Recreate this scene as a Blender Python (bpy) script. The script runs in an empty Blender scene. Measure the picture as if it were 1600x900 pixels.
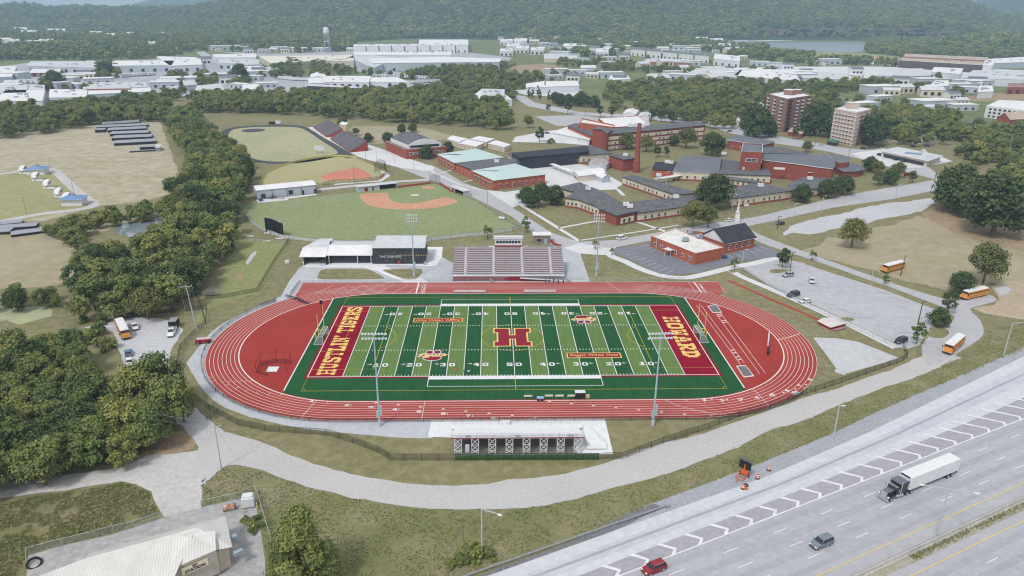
import bpy, bmesh, math, random
from mathutils import Vector, Matrix, noise
from mathutils.geometry import tessellate_polygon
C = bpy.context.scene.collection
R = random.Random(7)
PI = math.pi
# ---- surveyed camera station (from the football field's known size); g() turns a sighting into a place on the ground
CAM = Vector((-6.112, -197.343, 92.083)); FL = 1140.25
_y, _p, _r = 0.029765, 0.368569, 0.008137
FW = Vector((math.sin(_y)*math.cos(_p), math.cos(_y)*math.cos(_p), -math.sin(_p)))
_s = FW.cross(Vector((0, 0, 1))).normalized(); _u = _s.cross(FW)
RT = _s*math.cos(_r)+_u*math.sin(_r); UP = -_s*math.sin(_r)+_u*math.cos(_r)
def ray(px, py): return FW*FL+RT*(px-800)-UP*(py-450)
def g(px, py, z=0.0):
 d = ray(px, py); t = (z-CAM.z)/d.z
 return (CAM.x+d.x*t, CAM.y+d.y*t)
def atY(px, py, Y):
 d = ray(px, py); t = (Y-CAM.y)/d.y
 return (CAM.x+d.x*t, Y, CAM.z+d.z*t)
def pix(x, y, z=0.0):
 v = Vector((x, y, z))-CAM; k = v.dot(FW)
 return (800+FL*v.dot(RT)/k, 450-FL*v.dot(UP)/k)
def gs(pts, z=0.0): return [g(a, b, z) for a, b in pts]
# ---- materials
MC = {}
def lin(c):
 if isinstance(c, str):
  c = [int(c[i:i+2], 16)/255 for i in (0, 2, 4)]
  c = [v/12.92 if v <= .04045 else ((v+.055)/1.055)**2.4 for v in c]
 return tuple(c)[:3]+(1.0,)
class NT:
 def __init__(s, m):
  m.use_nodes = True; s.t = m.node_tree; s.t.nodes.clear()
 def n(s, typ, ins=None, **kw):
  nd = s.t.nodes.new(typ)
  for k, v in kw.items(): setattr(nd, k, v)
  for k, v in (ins or {}).items():
   if isinstance(v, bpy.types.NodeSocket): s.t.links.new(v, nd.inputs[k])
   else: nd.inputs[k].default_value = v
  return nd
 def ramp(s, fac, stops, interp='LINEAR'):
  nd = s.n('ShaderNodeValToRGB', {0: fac}); e = nd.color_ramp.elements; nd.color_ramp.interpolation = interp
  while len(e) < len(stops): e.new(0.5)
  for i, (p, c) in enumerate(stops):
   e[i].position = p; e[i].color = lin(c) if not isinstance(c, (int, float)) else (c, c, c, 1)
  return nd.outputs[0]
 def mix(s, f, a, b, bt='MIX'):
  nd = s.n('ShaderNodeMix', data_type='RGBA', blend_type=bt)
  for i, v in ((0, f), (6, a), (7, b)):
   if isinstance(v, bpy.types.NodeSocket): s.t.links.new(v, nd.inputs[i])
   elif i == 0: nd.inputs[0].default_value = v
   else: nd.inputs[i].default_value = lin(v)
  return nd.outputs[2]
 def noise(s, vec, scale, detail=4, rough=.55, dist=0):
  return s.n('ShaderNodeTexNoise', {'Vector': vec, 'Scale': scale, 'Detail': detail, 'Roughness': rough, 'Distortion': dist}).outputs[0]
 def out(s, sh): s.n('ShaderNodeOutputMaterial', {0: sh})
def mat(name, col, col2=None, scale=1.0, rough=.8, metal=0.0, bump=0.0, spec=.3, det=5, stretch=None, lo=.35, hi=.65, rnd=None):
 """plain surface whose colour wanders between col and col2"""
 if name in MC: return MC[name]
 m = bpy.data.materials.new(name); t = NT(m)
 co = t.n('ShaderNodeTexCoord').outputs['Object']
 if stretch: co = t.n('ShaderNodeMapping', {'Vector': co, 'Scale': stretch}).outputs[0]
 b = t.n('ShaderNodeBsdfPrincipled', {'Roughness': rough, 'Metallic': metal, 'Specular IOR Level': spec})
 c = lin(col)
 if col2 is None: col2 = tuple(v*.82 for v in c[:3])
 nz = t.noise(co, scale, det)
 cc = t.mix(t.ramp(nz, [(lo, 0.0), (hi, 1.0)]), c, col2)
 if rnd:
  oi = t.n('ShaderNodeObjectInfo').outputs['Random']
  cc = t.mix(t.ramp(oi, [(0, 0.0), (1, 1.0)]), cc, rnd)
 t.t.links.new(cc, b.inputs['Base Color'])
 if bump:
  t.t.links.new(t.n('ShaderNodeBump', {'Strength': bump, 'Distance': .05, 'Height': t.noise(co, scale*6, 3)}).outputs[0], b.inputs['Normal'])
 t.out(b.outputs[0]); MC[name] = m; return m
def ground_mat(name, cols, s1=.05, s2=.8, rough=.95, bump=.3, lo=.36, hi=.66, fine=.35, str_=None, ang=0.0):
 """three-tone patchy ground: large patches, small patches, fine grain"""
 if name in MC: return MC[name]
 m = bpy.data.materials.new(name); t = NT(m)
 co = t.n('ShaderNodeTexCoord').outputs['Object']
 cs = t.n('ShaderNodeMapping', {'Vector': co, 'Scale': str_ or (1, 1, 1), 'Rotation': (0, 0, ang)}).outputs[0]
 a = t.noise(cs, s1, 5, .6); b_ = t.noise(co, s2, 4, .65); f_ = t.noise(co, s2*7, 3, .7)
 c1 = t.mix(t.ramp(a, [(lo, 0.0), (hi, 1.0)]), cols[0], cols[1])
 c2 = t.mix(t.ramp(b_, [(.42, 0.0), (.72, 1.0)]), c1, cols[2])
 c3 = t.mix(t.ramp(f_, [(.35, fine), (.65, 0.0)]), c2, tuple(v*.55 for v in lin(cols[0])[:3]))
 b = t.n('ShaderNodeBsdfPrincipled', {'Base Color': c3, 'Roughness': rough, 'Specular IOR Level': .15})
 if bump: t.t.links.new(t.n('ShaderNodeBump', {'Strength': bump, 'Distance': .15, 'Height': f_}).outputs[0], b.inputs['Normal'])
 t.out(b.outputs[0]); MC[name] = m; return m
# ---- mesh building
class MB:
 def __init__(s): s.v = []; s.f = []; s.m = []; s.ms = []
 def mi(s, m):
  if m not in s.ms: s.ms.append(m)
  return s.ms.index(m)
 def face(s, pts, m):
  i = len(s.v); s.v += [tuple(p) for p in pts]; s.f.append(tuple(range(i, i+len(pts)))); s.m.append(s.mi(m))
 def add(s, vs, fs, m):
  i = len(s.v); s.v += [tuple(p) for p in vs]; k = s.mi(m)
  for f in fs: s.f.append(tuple(i+j for j in f)); s.m.append(k)
 def box(s, c, d, m, a=0.0, taper=1.0):
  """c = centre of the base, d = full size"""
  x, y, z = c; hx, hy = d[0]/2, d[1]/2; ca, sa = math.cos(a), math.sin(a); vs = []
  for zz, t in ((z, 1), (z+d[2], taper)):
   for px, py in ((-hx, -hy), (hx, -hy), (hx, hy), (-hx, hy)):
    px *= t; py *= t; vs.append((x+px*ca-py*sa, y+px*sa+py*ca, zz))
  s.add(vs, [(3, 2, 1, 0), (4, 5, 6, 7), (0, 1, 5, 4), (1, 2, 6, 5), (2, 3, 7, 6), (3, 0, 4, 7)], m)
 def tube(s, p, q, r, m, n=6, r2=None, cap=True):
  p, q = Vector(p), Vector(q); d = (q-p); L = d.length
  if L < 1e-6: return
  d /= L; a = d.cross(Vector((0, 0, 1)) if abs(d.z) < .9 else Vector((1, 0, 0))).normalized(); b = d.cross(a)
  r2 = r if r2 is None else r2; vs = []
  for c, rr in ((p, r), (q, r2)):
   for k in range(n):
    t = 2*PI*k/n; vs.append(c+a*(rr*math.cos(t))+b*(rr*math.sin(t)))
  fs = [(k, (k+1) % n, n+(k+1) % n, n+k) for k in range(n)]
  if cap: fs += [tuple(range(n-1, -1, -1)), tuple(range(n, 2*n))]
  s.add(vs, fs, m)
 def path(s, pts, r, m, n=6):
  for a, b in zip(pts, pts[1:]): s.tube(a, b, r, m, n)
 def prism(s, poly, z0, z1, mw, mt=None, bottom=False):
  """upright solid over a ground outline"""
  poly = ccw(poly); n = len(poly)
  z1s = z1 if isinstance(z1, (list, tuple)) else [z1]*n
  for i in range(n):
   j = (i+1) % n
   s.face([(*poly[i], z0), (*poly[j], z0), (*poly[j], z1s[j]), (*poly[i], z1s[i])], mw)
  s.flat(poly, z1s, mt or mw)
  if bottom: s.flat(poly[::-1], z0, mw)
 def flat(s, poly, z, m):
  n = len(poly); zs = z if isinstance(z, (list, tuple)) else [z]*n
  vs = [(p[0], p[1], zz) for p, zz in zip(poly, zs)]
  if n <= 4: s.add(vs, [tuple(range(n))], m); return
  tris = tessellate_polygon([[Vector((p[0], p[1], 0)) for p in poly]])
  fs = []
  for a, b, c in tris:
   A, B, D = vs[a], vs[b], vs[c]
   if (B[0]-A[0])*(D[1]-A[1])-(B[1]-A[1])*(D[0]-A[0]) < 0: b, c = c, b
   fs.append((a, b, c))
  s.add(vs, fs, m)
 def lathe(s, prof, m, n=12, c=(0, 0, 0)):
  vs = []; fs = []
  for r, z in prof:
   for k in range(n): vs.append((c[0]+r*math.cos(2*PI*k/n), c[1]+r*math.sin(2*PI*k/n), c[2]+z))
  for i in range(len(prof)-1):
   for k in range(n): fs.append((i*n+k, i*n+(k+1) % n, (i+1)*n+(k+1) % n, (i+1)*n+k))
  s.add(vs, fs, m)
 def band(s, line, w, z, m, closed=False):
  """flat strip of width w centred on a ground line"""
  P = [Vector(p[:2]) for p in line]; n = len(P); L = []; Rr = []
  for i in range(n):
   a = P[i-1] if (i or closed) else P[i]; b = P[(i+1) % n] if (i < n-1 or closed) else P[i]
   d = (b-a).normalized(); q = Vector((-d.y, d.x))*(w/2); L.append(P[i]+q); Rr.append(P[i]-q)
  for i in range(n if closed else n-1):
   j = (i+1) % n
   s.face([(*Rr[i], z), (*Rr[j], z), (*L[j], z), (*L[i], z)], m)
 def build(s, name, parent=None, smooth=False, bevel=0):
  me = bpy.data.meshes.new(name); me.from_pydata(s.v, [], s.f); me.polygons.foreach_set('material_index', s.m)
  for m in s.ms: me.materials.append(m)
  if smooth: me.polygons.foreach_set('use_smooth', [True]*len(s.f))
  me.update(); o = bpy.data.objects.new(name, me); C.objects.link(o)
  if parent: o.parent = parent
  return o
def ccw(poly):
 a = sum(p[0]*q[1]-q[0]*p[1] for p, q in zip(poly, list(poly[1:])+[poly[0]]))
 return list(poly) if a > 0 else list(poly)[::-1]
def thing(name, label, cat, loc=(0, 0, 0), a=0.0, group=None):
 o = bpy.data.objects.new(name, None); C.objects.link(o); o.empty_display_size = .1
 o.location = (loc[0], loc[1], loc[2] if len(loc) > 2 else 0); o.rotation_euler = (0, 0, a)
 o['label'] = label; o['category'] = cat
 if group: o['group'] = group
 return o
def tag(o, label, cat, group=None):
 o['label'] = label; o['category'] = cat
 if group: o['group'] = group
 return o
KIDS = {}
def _tree(o):
 ks = [k for k in bpy.data.objects if k.parent == o]; return [(k, _tree(k)) for k in ks]
def dup(root, loc, a=0.0, label=None, group=None, sc=None, cat=None):
 key = root.name
 if key not in KIDS: KIDS[key] = _tree(root)
 r = root.copy(); C.objects.link(r); r.location = (loc[0], loc[1], loc[2] if len(loc) > 2 else 0); r.rotation_euler = (0, 0, a)
 if sc: r.scale = sc if isinstance(sc, tuple) else (sc, sc, sc)
 if label: r['label'] = label
 if group: r['group'] = group
 elif 'group' in r.keys(): del r['group']
 if cat: r['category'] = cat
 def cp(lst, par):
  for k, kk in lst:
   c = k.copy(); C.objects.link(c); c.parent = par; cp(kk, c)
 cp(KIDS[key], r); return r
def wiggle(poly, step=3.0, amp=.5, closed=True):
 """natural uneven edge"""
 out = []; n = len(poly)
 for i in range(n if closed else n-1):
  a, b = Vector(poly[i][:2]), Vector(poly[(i+1) % n][:2]); k = max(1, int((b-a).length/step))
  for j in range(k):
   p = a.lerp(b, j/k); q = Vector((p.x*.07, p.y*.07, 3.1))
   out.append((p.x+amp*(noise.noise(q)*.9+noise.noise(q*6)*.7), p.y+amp*(noise.noise(q+Vector((9, 4, 1)))*.9+noise.noise(q*6+Vector((2, 8, 1)))*.7)))
 if not closed: out.append(tuple(poly[-1][:2]))
 return out
def sheet(name, poly, lv, m, w=0.0, step=3.0):
 b = MB(); p = wiggle(poly, step, w) if w else poly
 b.flat(ccw(p), lv*.012, m); o = b.build(name); o['kind'] = 'structure'; return o
def inside(p, poly):
 x, y = p[0], p[1]; c = False; n = len(poly); j = n-1
 for i in range(n):
  xi, yi = poly[i][0], poly[i][1]; xj, yj = poly[j][0], poly[j][1]
  if (yi > y) != (yj > y) and x < (xj-xi)*(y-yi)/(yj-yi)+xi: c = not c
  j = i
 return c
def smooth_line(pts, k=6):
 """Catmull-Rom through the points"""
 P = [Vector(p[:2]) for p in pts]; out = []
 for i in range(len(P)-1):
  a = P[max(i-1, 0)]; b = P[i]; c = P[i+1]; d = P[min(i+2, len(P)-1)]
  for j in range(k):
   t = j/k; out.append(tuple(.5*((2*b)+(c-a)*t+(2*a-5*b+4*c-d)*t*t+(3*b-a-3*c+d)*t**3)))
 out.append(tuple(P[-1])); return out
def text_mesh(txt, size=1.0, m=None, shear=0.0, off=0.0, depth=0.0, spacing=1.0):
 cu = bpy.data.curves.new('t', 'FONT'); cu.body = txt; cu.size = size; cu.shear = shear; cu.offset = off; cu.extrude = depth
 cu.align_x = 'CENTER'; cu.align_y = 'CENTER'; cu.space_character = spacing; cu.resolution_u = 3
 o = bpy.data.objects.new('t', cu); C.objects.link(o); bpy.context.view_layer.update()
 me = bpy.data.meshes.new_from_object(o.evaluated_get(bpy.context.evaluated_depsgraph_get()))
 bpy.data.objects.remove(o); bpy.data.curves.remove(cu)
 me.materials.clear()
 if m: me.materials.append(m)
 return me
def text_obj(name, txt, size, m, parent=None, loc=(0, 0, 0), rot=(0, 0, 0), **kw):
 me = text_mesh(txt, size, m, **kw); me.name = name
 o = bpy.data.objects.new(name, me); C.objects.link(o); o.location = loc; o.rotation_euler = rot; o.parent = parent; return o
def lerp2(a, b, t): return (a[0]+(b[0]-a[0])*t, a[1]+(b[1]-a[1])*t)
def dist(a, b): return math.hypot(a[0]-b[0], a[1]-b[1])
S = bpy.context.scene
w = bpy.data.worlds.new('World'); S.world = w; w.use_nodes = True
wt = NT.__new__(NT); wt.t = w.node_tree; wt.t.nodes.clear()
SUN_EL, SUN_AZ = math.radians(52), math.radians(215)
sky = wt.n('ShaderNodeTexSky', sky_type='NISHITA', sun_disc=False, sun_elevation=SUN_EL, sun_rotation=SUN_AZ, air_density=1.0, dust_density=3.0, ozone_density=1.0)
hs = wt.n('ShaderNodeHueSaturation', {'Saturation': .28, 'Value': 1.0, 'Color': sky.outputs[0]})
tc = wt.n('ShaderNodeTexCoord').outputs['Generated']
cl = wt.noise(wt.n('ShaderNodeMapping', {'Vector': tc, 'Scale': (1, 1, 3.5)}).outputs[0], 2.2, 6, .6)
cloud = wt.ramp(cl, [(.3, (5.6, 5.8, 6.1)), (.7, (8.4, 8.45, 8.5))])
mx = wt.mix(.72, hs.outputs[0], cloud)
bg = wt.n('ShaderNodeBackground', {'Color': mx, 'Strength': .08})
wt.n('ShaderNodeOutputWorld', {0: bg.outputs[0]})
sl = bpy.data.lights.new('sun', 'SUN'); sl.energy = 1.5; sl.angle = math.radians(10); sl.color = (1, .97, .93)
so = bpy.data.objects.new('sun', sl); C.objects.link(so)
# light comes from behind and left of the camera
so.rotation_euler = Vector((math.sin(SUN_AZ)*math.cos(SUN_EL), math.cos(SUN_AZ)*math.cos(SUN_EL), math.sin(SUN_EL))).to_track_quat('Z', 'Y').to_euler()
cam = bpy.data.cameras.new('camera'); co_ = bpy.data.objects.new('camera', cam); C.objects.link(co_); S.camera = co_
cam.sensor_width = 36; cam.lens = FL/1600*36; cam.clip_end = 30000; cam.clip_start = 1
co_.matrix_world = Matrix(((RT.x, UP.x, -FW.x, CAM.x), (RT.y, UP.y, -FW.y, CAM.y), (RT.z, UP.z, -FW.z, CAM.z), (0, 0, 0, 1)))
S.view_settings.view_transform = 'Standard'; S.view_settings.look = 'None'; S.view_settings.exposure = 0.58
S.view_settings.gamma = 1; S.view_settings.use_curve_mapping = False
S.cycles.use_denoising = True; S.cycles.max_bounces = 5; S.cycles.diffuse_bounces = 2; S.cycles.glossy_bounces = 2
S.cycles.transparent_max_bounces = 12; S.cycles.volume_bounces = 1; S.cycles.use_adaptive_sampling = True; S.cycles.adaptive_threshold = .012
S.cycles.pixel_filter_type = 'BLACKMAN_HARRIS'; S.cycles.filter_width = 1.15
# ---- materials of the setting
M = {}
M['grass'] = ground_mat('grass', ['86825f', '72744f', 'a09575'], .035, .4, fine=.5)
M['grass_far'] = ground_mat('grass_far', ['6f7d52', '59693f', '8c8a66'], .012, .08, fine=.3)
M['dry'] = ground_mat('dry_field', ['b0a592', '9b9776', 'c5bba9'], .016, .14, fine=.35, str_=(1, 2.2, 1), ang=.3)
M['dry2'] = ground_mat('dry_field_brown', ['a59c83', '908f6c', 'b2a18c'], .02, .2, fine=.25)
M['weeds'] = ground_mat('weedy_grass', ['858058', 'a3947a', '6d7a44'], .12, 1.4, fine=.6, bump=.8)
M['bank'] = ground_mat('bank_grass', ['83825a', 'a6997f', '6b7b44'], .09, 1.4, fine=.6, bump=.7)
M['gravel'] = ground_mat('gravel_road', ['bbbaba', 'b0aeaf', 'c7c5c2'], .05, 1.6, fine=.16)
M['gravel2'] = ground_mat('gravel_lot', ['bcbdc2', 'b0b1b7', 'c9c9ca'], .04, .7, fine=.12)
M['stones'] = ground_mat('stone_shoulder', ['a6a9b2', 'b4b5bb', '8f9199'], .2, 1.6, fine=.4)
M['road'] = ground_mat('road_asphalt', ['b0b0b5', 'a6a6ac', 'bab9bc'], .03, .5, fine=.1)
M['asphalt_dark'] = ground_mat('dark_asphalt', ['7c7f88', '71747e', '868992'], .06, .7, fine=.15)
M['asphalt_gore'] = ground_mat('gore_asphalt', ['a3a1a9', '9a99a2', 'adabb1'], .08, .9, fine=.15)
M['hwy'] = ground_mat('highway_asphalt', ['acacb3', 'a3a3aa', 'b5b5ba'], .10, .6, fine=.1, str_=(.12, 1.3, 1), ang=-math.radians(25.2))
M['hwy_conc'] = ground_mat('shoulder_concrete', ['c6c8cd', 'bbbec6', 'd0d1d4'], .09, .6, fine=.1, str_=(.15, 1.2, 1), ang=-math.radians(25.2))
M['concrete'] = ground_mat('concrete_slab', ['cfd0d3', 'c4c5c9', 'd8d8da'], .06, .5, fine=.08)
M['concrete_w'] = ground_mat('pale_concrete', ['dcdde0', 'd2d3d7', 'e4e4e6'], .06, .5, fine=.06)
M['path'] = ground_mat('path_concrete', ['b6b9bf', 'aaadb4', 'c0c2c7'], .07, .6, fine=.1)
M['lot'] = ground_mat('parking_asphalt', ['b1b2b8', 'a3a5ac', 'bdbcbf'], .035, .35, fine=.12, str_=(.5, 1.5, 1), ang=-.5)
M['white'] = mat('white_paint', 'e2e2e4', 'cfcfd3', 1.2, .6)
M['yellow'] = mat('yellow_paint', 'd9c27e', 'cdb878', 2, .6)
M['white_worn'] = mat('worn_white_paint', 'dadbdf', 'c6c7cd', 3, .6)
M['clay'] = ground_mat('infield_clay', ['c4937a', 'ba876b', 'cea088'], .1, .7, fine=.08)
M['clay2'] = ground_mat('infield_clay_red', ['c27e6b', 'b97462', 'cb8b78'], .1, .7, fine=.08)
M['ball_grass'] = ground_mat('ballfield_grass', ['86926a', '7a8a5c', '999b77'], .035, .4, fine=.15, bump=.2)
M['mulch'] = ground_mat('bare_earth', ['a58e74', '8c7a5e', 'b7a48b'], .15, .9, fine=.4)
M['kerb'] = mat('kerb_stone', 'c9cace', 'bbbcc2', 1, .8)
M['water'] = mat('water', '79858f', '6e7a84', .01, .3, spec=.5)
# ---- ground: one sheet to the horizon
b = MB(); b.face([(-9000, -900, 0), (9000, -900, 0), (9000, 14000, 0), (-9000, 14000, 0)], M['grass_far'])
o = b.build('ground'); o['kind'] = 'structure'
sheet('campus_lawn', gs([(0, 560), (0, 190), (300, 150), (800, 150), (1250, 180), (1500, 215), (1600, 260), (1600, 560)])+[(170, -140), (-170, -140)], 1, M['grass'], .8, 8)
# dry fields west
sheet('dry_field', gs([(-60, 205), (0, 213), (80, 203), (140, 196), (250, 190), (275, 260), (282, 300), (220, 316), (150, 322), (70, 345), (0, 350), (-60, 350)]), 2, M['dry'], 1.5, 6)
sheet('mown_field', gs([(-60, 272), (30, 268), (85, 264), (145, 320), (70, 338), (0, 347), (-60, 350)]), 3, ground_mat('mown_field', ['a09c74', '929266', 'aba583'], .02, .2), 1, 6)
sheet('brown_field', gs([(-60, 368), (0, 368), (75, 362), (115, 376), (155, 395), (118, 425), (100, 445), (0, 452), (-60, 460)]), 2, M['dry2'], 1.5, 5)
# creek pond, algae pond
pw = mat('pond_water', '8b9499', '7c878c', .05, .08, spec=.6)
sheet('pond', gs([(178, 362), (183, 352), (200, 347), (225, 345), (260, 338), (274, 334), (272, 342), (245, 348), (230, 358), (222, 368), (218, 380), (206, 382), (200, 370)]), 3, pw, .8, 3)
sheet('sand_bank', gs([(118, 352), (150, 342), (200, 335), (245, 330), (255, 334), (225, 345), (200, 347), (183, 352), (165, 362), (135, 362)]), 2, ground_mat('sand_bank', ['b3a78f', 'a59b7c', 'c0b69f'], .1, .8), 1.2, 3)
sheet('algae_pond', gs([(-20, 492), (10, 482), (75, 477), (84, 484), (80, 494), (50, 502), (30, 508), (10, 500), (-20, 505)]), 3, ground_mat('algae_water', ['adb28c', 'a2aa80', 'b7ba9c'], .1, .5, rough=.5, bump=.05), .6, 3)
# pale tracks west, round the mown field
b = MB()
b.band(smooth_line(gs([(-40, 275), (0, 272), (35, 267), (60, 264), (82, 265), (100, 280), (122, 300), (146, 318), (140, 324), (110, 329), (60, 335), (0, 346), (-40, 352)])), 5, .048, M['gravel'])
o = b.build('gravel_track'); o['kind'] = 'structure'
# ---- perimeter gravel road and lots
sheet('gravel_lot', gs([(130, 512), (180, 503), (205, 497), (245, 497), (272, 504), (287, 515), (278, 530), (268, 547), (266, 570), (292, 620), (334, 668), (400, 700), (345, 735), (313, 760), (312, 700), (285, 665), (240, 640), (208, 600), (195, 575), (185, 545), (178, 520)]), 4, M['gravel2'], .5, 2)
sheet('gravel_road', gs([(325, 655), (352, 676), (400, 688), (430, 700), (480, 720), (520, 735), (560, 745), (610, 753), (660, 758), (710, 760), (760, 758), (790, 750), (820, 748), (850, 744), (900, 735), (950, 722), (1000, 703), (1040, 691), (1075, 685), (1110, 674), (1200, 642), (1250, 625), (1325, 602), (1417, 566), (1450, 553), (1470, 540), (1500, 560), (1450, 580), (1400, 600), (1325, 627), (1268, 652), (1200, 674), (1150, 700), (1080, 725), (1020, 747), (960, 765), (900, 778), (850, 789), (800, 796), (730, 798), (660, 795), (600, 787), (540, 776), (480, 760), (440, 745), (400, 731), (370, 726), (345, 730), (313, 752), (300, 735)]), 5, M['gravel'], .7, 2)
sheet('side_track', gs([(-60, 770), (0, 757), (60, 748), (130, 738), (170, 733), (200, 725), (230, 712), (300, 706), (330, 700), (345, 722), (313, 755), (313, 770), (312, 796), (258, 812), (245, 790), (238, 768), (215, 756), (190, 752), (150, 758), (100, 768), (40, 773), (0, 778), (-60, 790)]), 4, ground_mat('pale_gravel', ['c4c2c1', 'b5b2b0', 'd2d0cd'], .08, .8), .6, 2)
sheet('weedy_plot', gs([(-80, 800), (0, 780), (50, 775), (110, 770), (160, 760), (192, 752), (215, 757), (235, 767), (243, 790), (250, 805), (175, 835), (110, 850), (45, 868), (36, 930), (-80, 960)]), 2, M['weeds'], .8, 2)
sheet('weedy_bank', gs([(345, 731), (370, 728), (400, 732), (440, 745), (480, 760), (540, 776), (600, 787), (660, 795), (730, 798), (800, 796), (850, 789), (900, 778), (960, 765), (1020, 747), (1080, 725), (1150, 700), (1200, 674), (1268, 652), (1325, 627), (1400, 600), (1450, 580), (1530, 535), (1545, 515), (1700, 460), (1700, 510), (1500, 592), (1380, 642), (1300, 682), (1200, 722), (1025, 790), (870, 850), (790, 880), (700, 915), (400, 960), (415, 870), (402, 775), (375, 770), (316, 792), (314, 760)]), 2, M['bank'], .6, 2)
sheet('yard_slab', gs([(45, 868), (110, 850), (175, 836), (258, 808), (316, 793), (355, 783), (395, 772), (402, 800), (412, 860), (420, 960), (34, 960)]), 5, ground_mat('yard_concrete', ['a6a5a6', '98979a', 'bcbaba'], .12, .7, fine=.2), .2, 3)
sheet('bare_patch', gs([(190, 726), (215, 700), (262, 680), (290, 672), (306, 690), (300, 702), (230, 714)]), 3, M['mulch'], 1, 2)
# ---- pale plaza, paths round the track
sheet('track_apron', gs([(470, 444), (455, 450), (440, 463), (400, 479), (370, 494), (346, 507), (328, 521), (318, 534), (305, 550), (291, 567), (298, 580), (315, 607), (330, 623), (350, 637), (390, 652), (440, 664), (500, 673), (560, 679), (620, 684), (677, 685), (677, 640), (700, 560), (700, 450)]), 4, M['path'], .25, 3)
sheet('stand_pad', [(-20.6, -46.1), (20.9, -46.1), (20.6, -61), (-14.2, -61), (-14.2, -54), (-20.8, -53.4)], 5, M['concrete_w'])
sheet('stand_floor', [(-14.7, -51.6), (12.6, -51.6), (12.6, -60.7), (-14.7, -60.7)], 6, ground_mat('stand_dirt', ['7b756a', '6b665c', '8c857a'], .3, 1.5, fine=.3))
sheet('plaza', gs([(438, 466), (452, 440), (467, 420), (478, 410), (488, 398), (664, 404), (664, 387), (691, 387), (691, 402), (705, 410), (820, 408), (845, 392), (880, 388), (908, 392), (908, 400), (914, 418), (922, 440), (700, 446), (470, 446)]), 5, M['path'], .15, 3)
sheet('entry_walk', gs([(472, 410), (490, 396), (663, 402), (663, 386), (692, 386), (690, 402), (682, 415), (664, 416), (600, 414), (610, 420), (655, 434), (672, 442), (632, 442), (590, 424), (568, 418), (520, 418), (478, 418)]), 6, M['concrete_w'])
sheet('grass_island', smooth_line(gs([(497, 430), (507, 421), (560, 420.5), (577, 422), (597, 432), (594, 436), (530, 437), (500, 436), (496, 433), (497, 430)]), 4), 7, M['grass'])
sheet('grass_island', smooth_line(gs([(600, 421.5), (640, 420), (659, 421.5), (657, 429), (652, 435), (640, 437), (628, 435), (600, 424), (600, 421.5)]), 4), 7, M['grass'])
sheet('gate_court', gs([(880, 388), (905, 380), (950, 388), (962, 386), (960, 396), (945, 399), (925, 398), (905, 396)]), 6.5, M['concrete'], .1, 4)
# north-east walk
b = MB()
b.band(smooth_line(gs([(950, 388), (955, 400), (975, 408), (1005, 422), (1040, 432), (1072, 434), (1100, 429), (1140, 419), (1180, 411), (1215, 402)])), 3.6, .072, M['concrete'])
b.band(smooth_line(gs([(1138, 421), (1162, 434), (1200, 450), (1250, 472), (1325, 507), (1400, 544)])), 3.0, .078, M['concrete'])
o = b.build('footpath'); o['kind'] = 'structure'
# ---- streets
sheet('street', gs([(556, 232), (590, 235), (625, 255), (660, 262), (672, 257), (695, 268), (725, 286), (762, 299), (800, 324), (862, 364), (905, 378), (962, 375), (1025, 364), (1065, 357), (1120, 348), (1175, 340), (1200, 335), (1275, 316), (1350, 300), (1420, 288), (1462, 281), (1400, 264), (1350, 250), (1290, 236), (1210, 224), (1140, 208), (1105, 196), (1050, 190), (905, 180), (862, 173), (825, 166), (812, 158), (800, 148), (820, 150), (835, 160), (905, 175), (1050, 183), (1110, 190), (1210, 212), (1325, 232), (1400, 238), (1440, 242), (1440, 252), (1475, 281), (1560, 300), (1640, 318), (1640, 324), (1540, 308), (1470, 296), (1395, 311), (1300, 325), (1200, 347), (1170, 353), (1130, 362), (1012, 377), (950, 389), (907, 395), (875, 390), (850, 378), (800, 339), (725, 302), (665, 279), (625, 263), (575, 248), (560, 242)]), 6, M['road'])
sheet('school_yard', gs([(756, 297), (790, 300), (850, 292), (852, 276), (870, 262), (905, 268), (960, 285), (965, 296), (880, 300), (860, 300), (830, 312), (800, 325)]), 5, M['concrete'], .1, 4)
sheet('school_yard', gs([(820, 258), (850, 240), (900, 255), (930, 262), (975, 288), (962, 294), (870, 268), (840, 282)]), 5.5, M['concrete'])
sheet('parking_pad', gs([(800, 312), (830, 302), (860, 300), (858, 308), (835, 322), (812, 320)]), 7, M['concrete'])
sheet('overflow_parking', gs([(1214, 372), (1240, 352), (1280, 340), (1310, 335), (1360, 322), (1400, 316), (1455, 310), (1460, 316), (1440, 330), (1380, 342), (1300, 360), (1265, 366), (1235, 364)]), 3, M['gravel2'], 2.2, 4)
sheet('dry_grass', gs([(1250, 395), (1300, 372), (1400, 350), (1440, 338), (1560, 380), (1640, 400), (1640, 470), (1560, 440), (1480, 455), (1420, 440), (1340, 415)]), 2, M['dry2'], 4, 6)
sheet('bare_earth', gs([(1440, 335), (1500, 368), (1560, 388), (1640, 392), (1640, 350), (1520, 322), (1460, 322)]), 3, M['mulch'], 3, 4)
sheet('bare_earth', gs([(1545, 448), (1575, 440), (1640, 440), (1640, 492), (1590, 498), (1540, 490), (1520, 482), (1552, 476), (1562, 468)]), 3, ground_mat('bare_pale', ['b5a48e', 'a3937b', 'c3b5a2'], .1, .8), 1.5, 3)
sheet('puddle', gs([(1553, 450), (1570, 447), (1582, 452), (1575, 459), (1562, 462)]), 4, M['gravel2'], .4, 2)
sheet('upper_lot', gs([(835, 182), (905, 180), (1000, 192), (960, 205), (930, 202), (900, 197), (870, 197)]), 7, M['road'])
sheet('upper_lot', gs([(848, 206), (870, 203), (926, 214), (925, 228), (880, 224), (800, 222), (805, 214)]), 7, M['concrete'])
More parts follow.
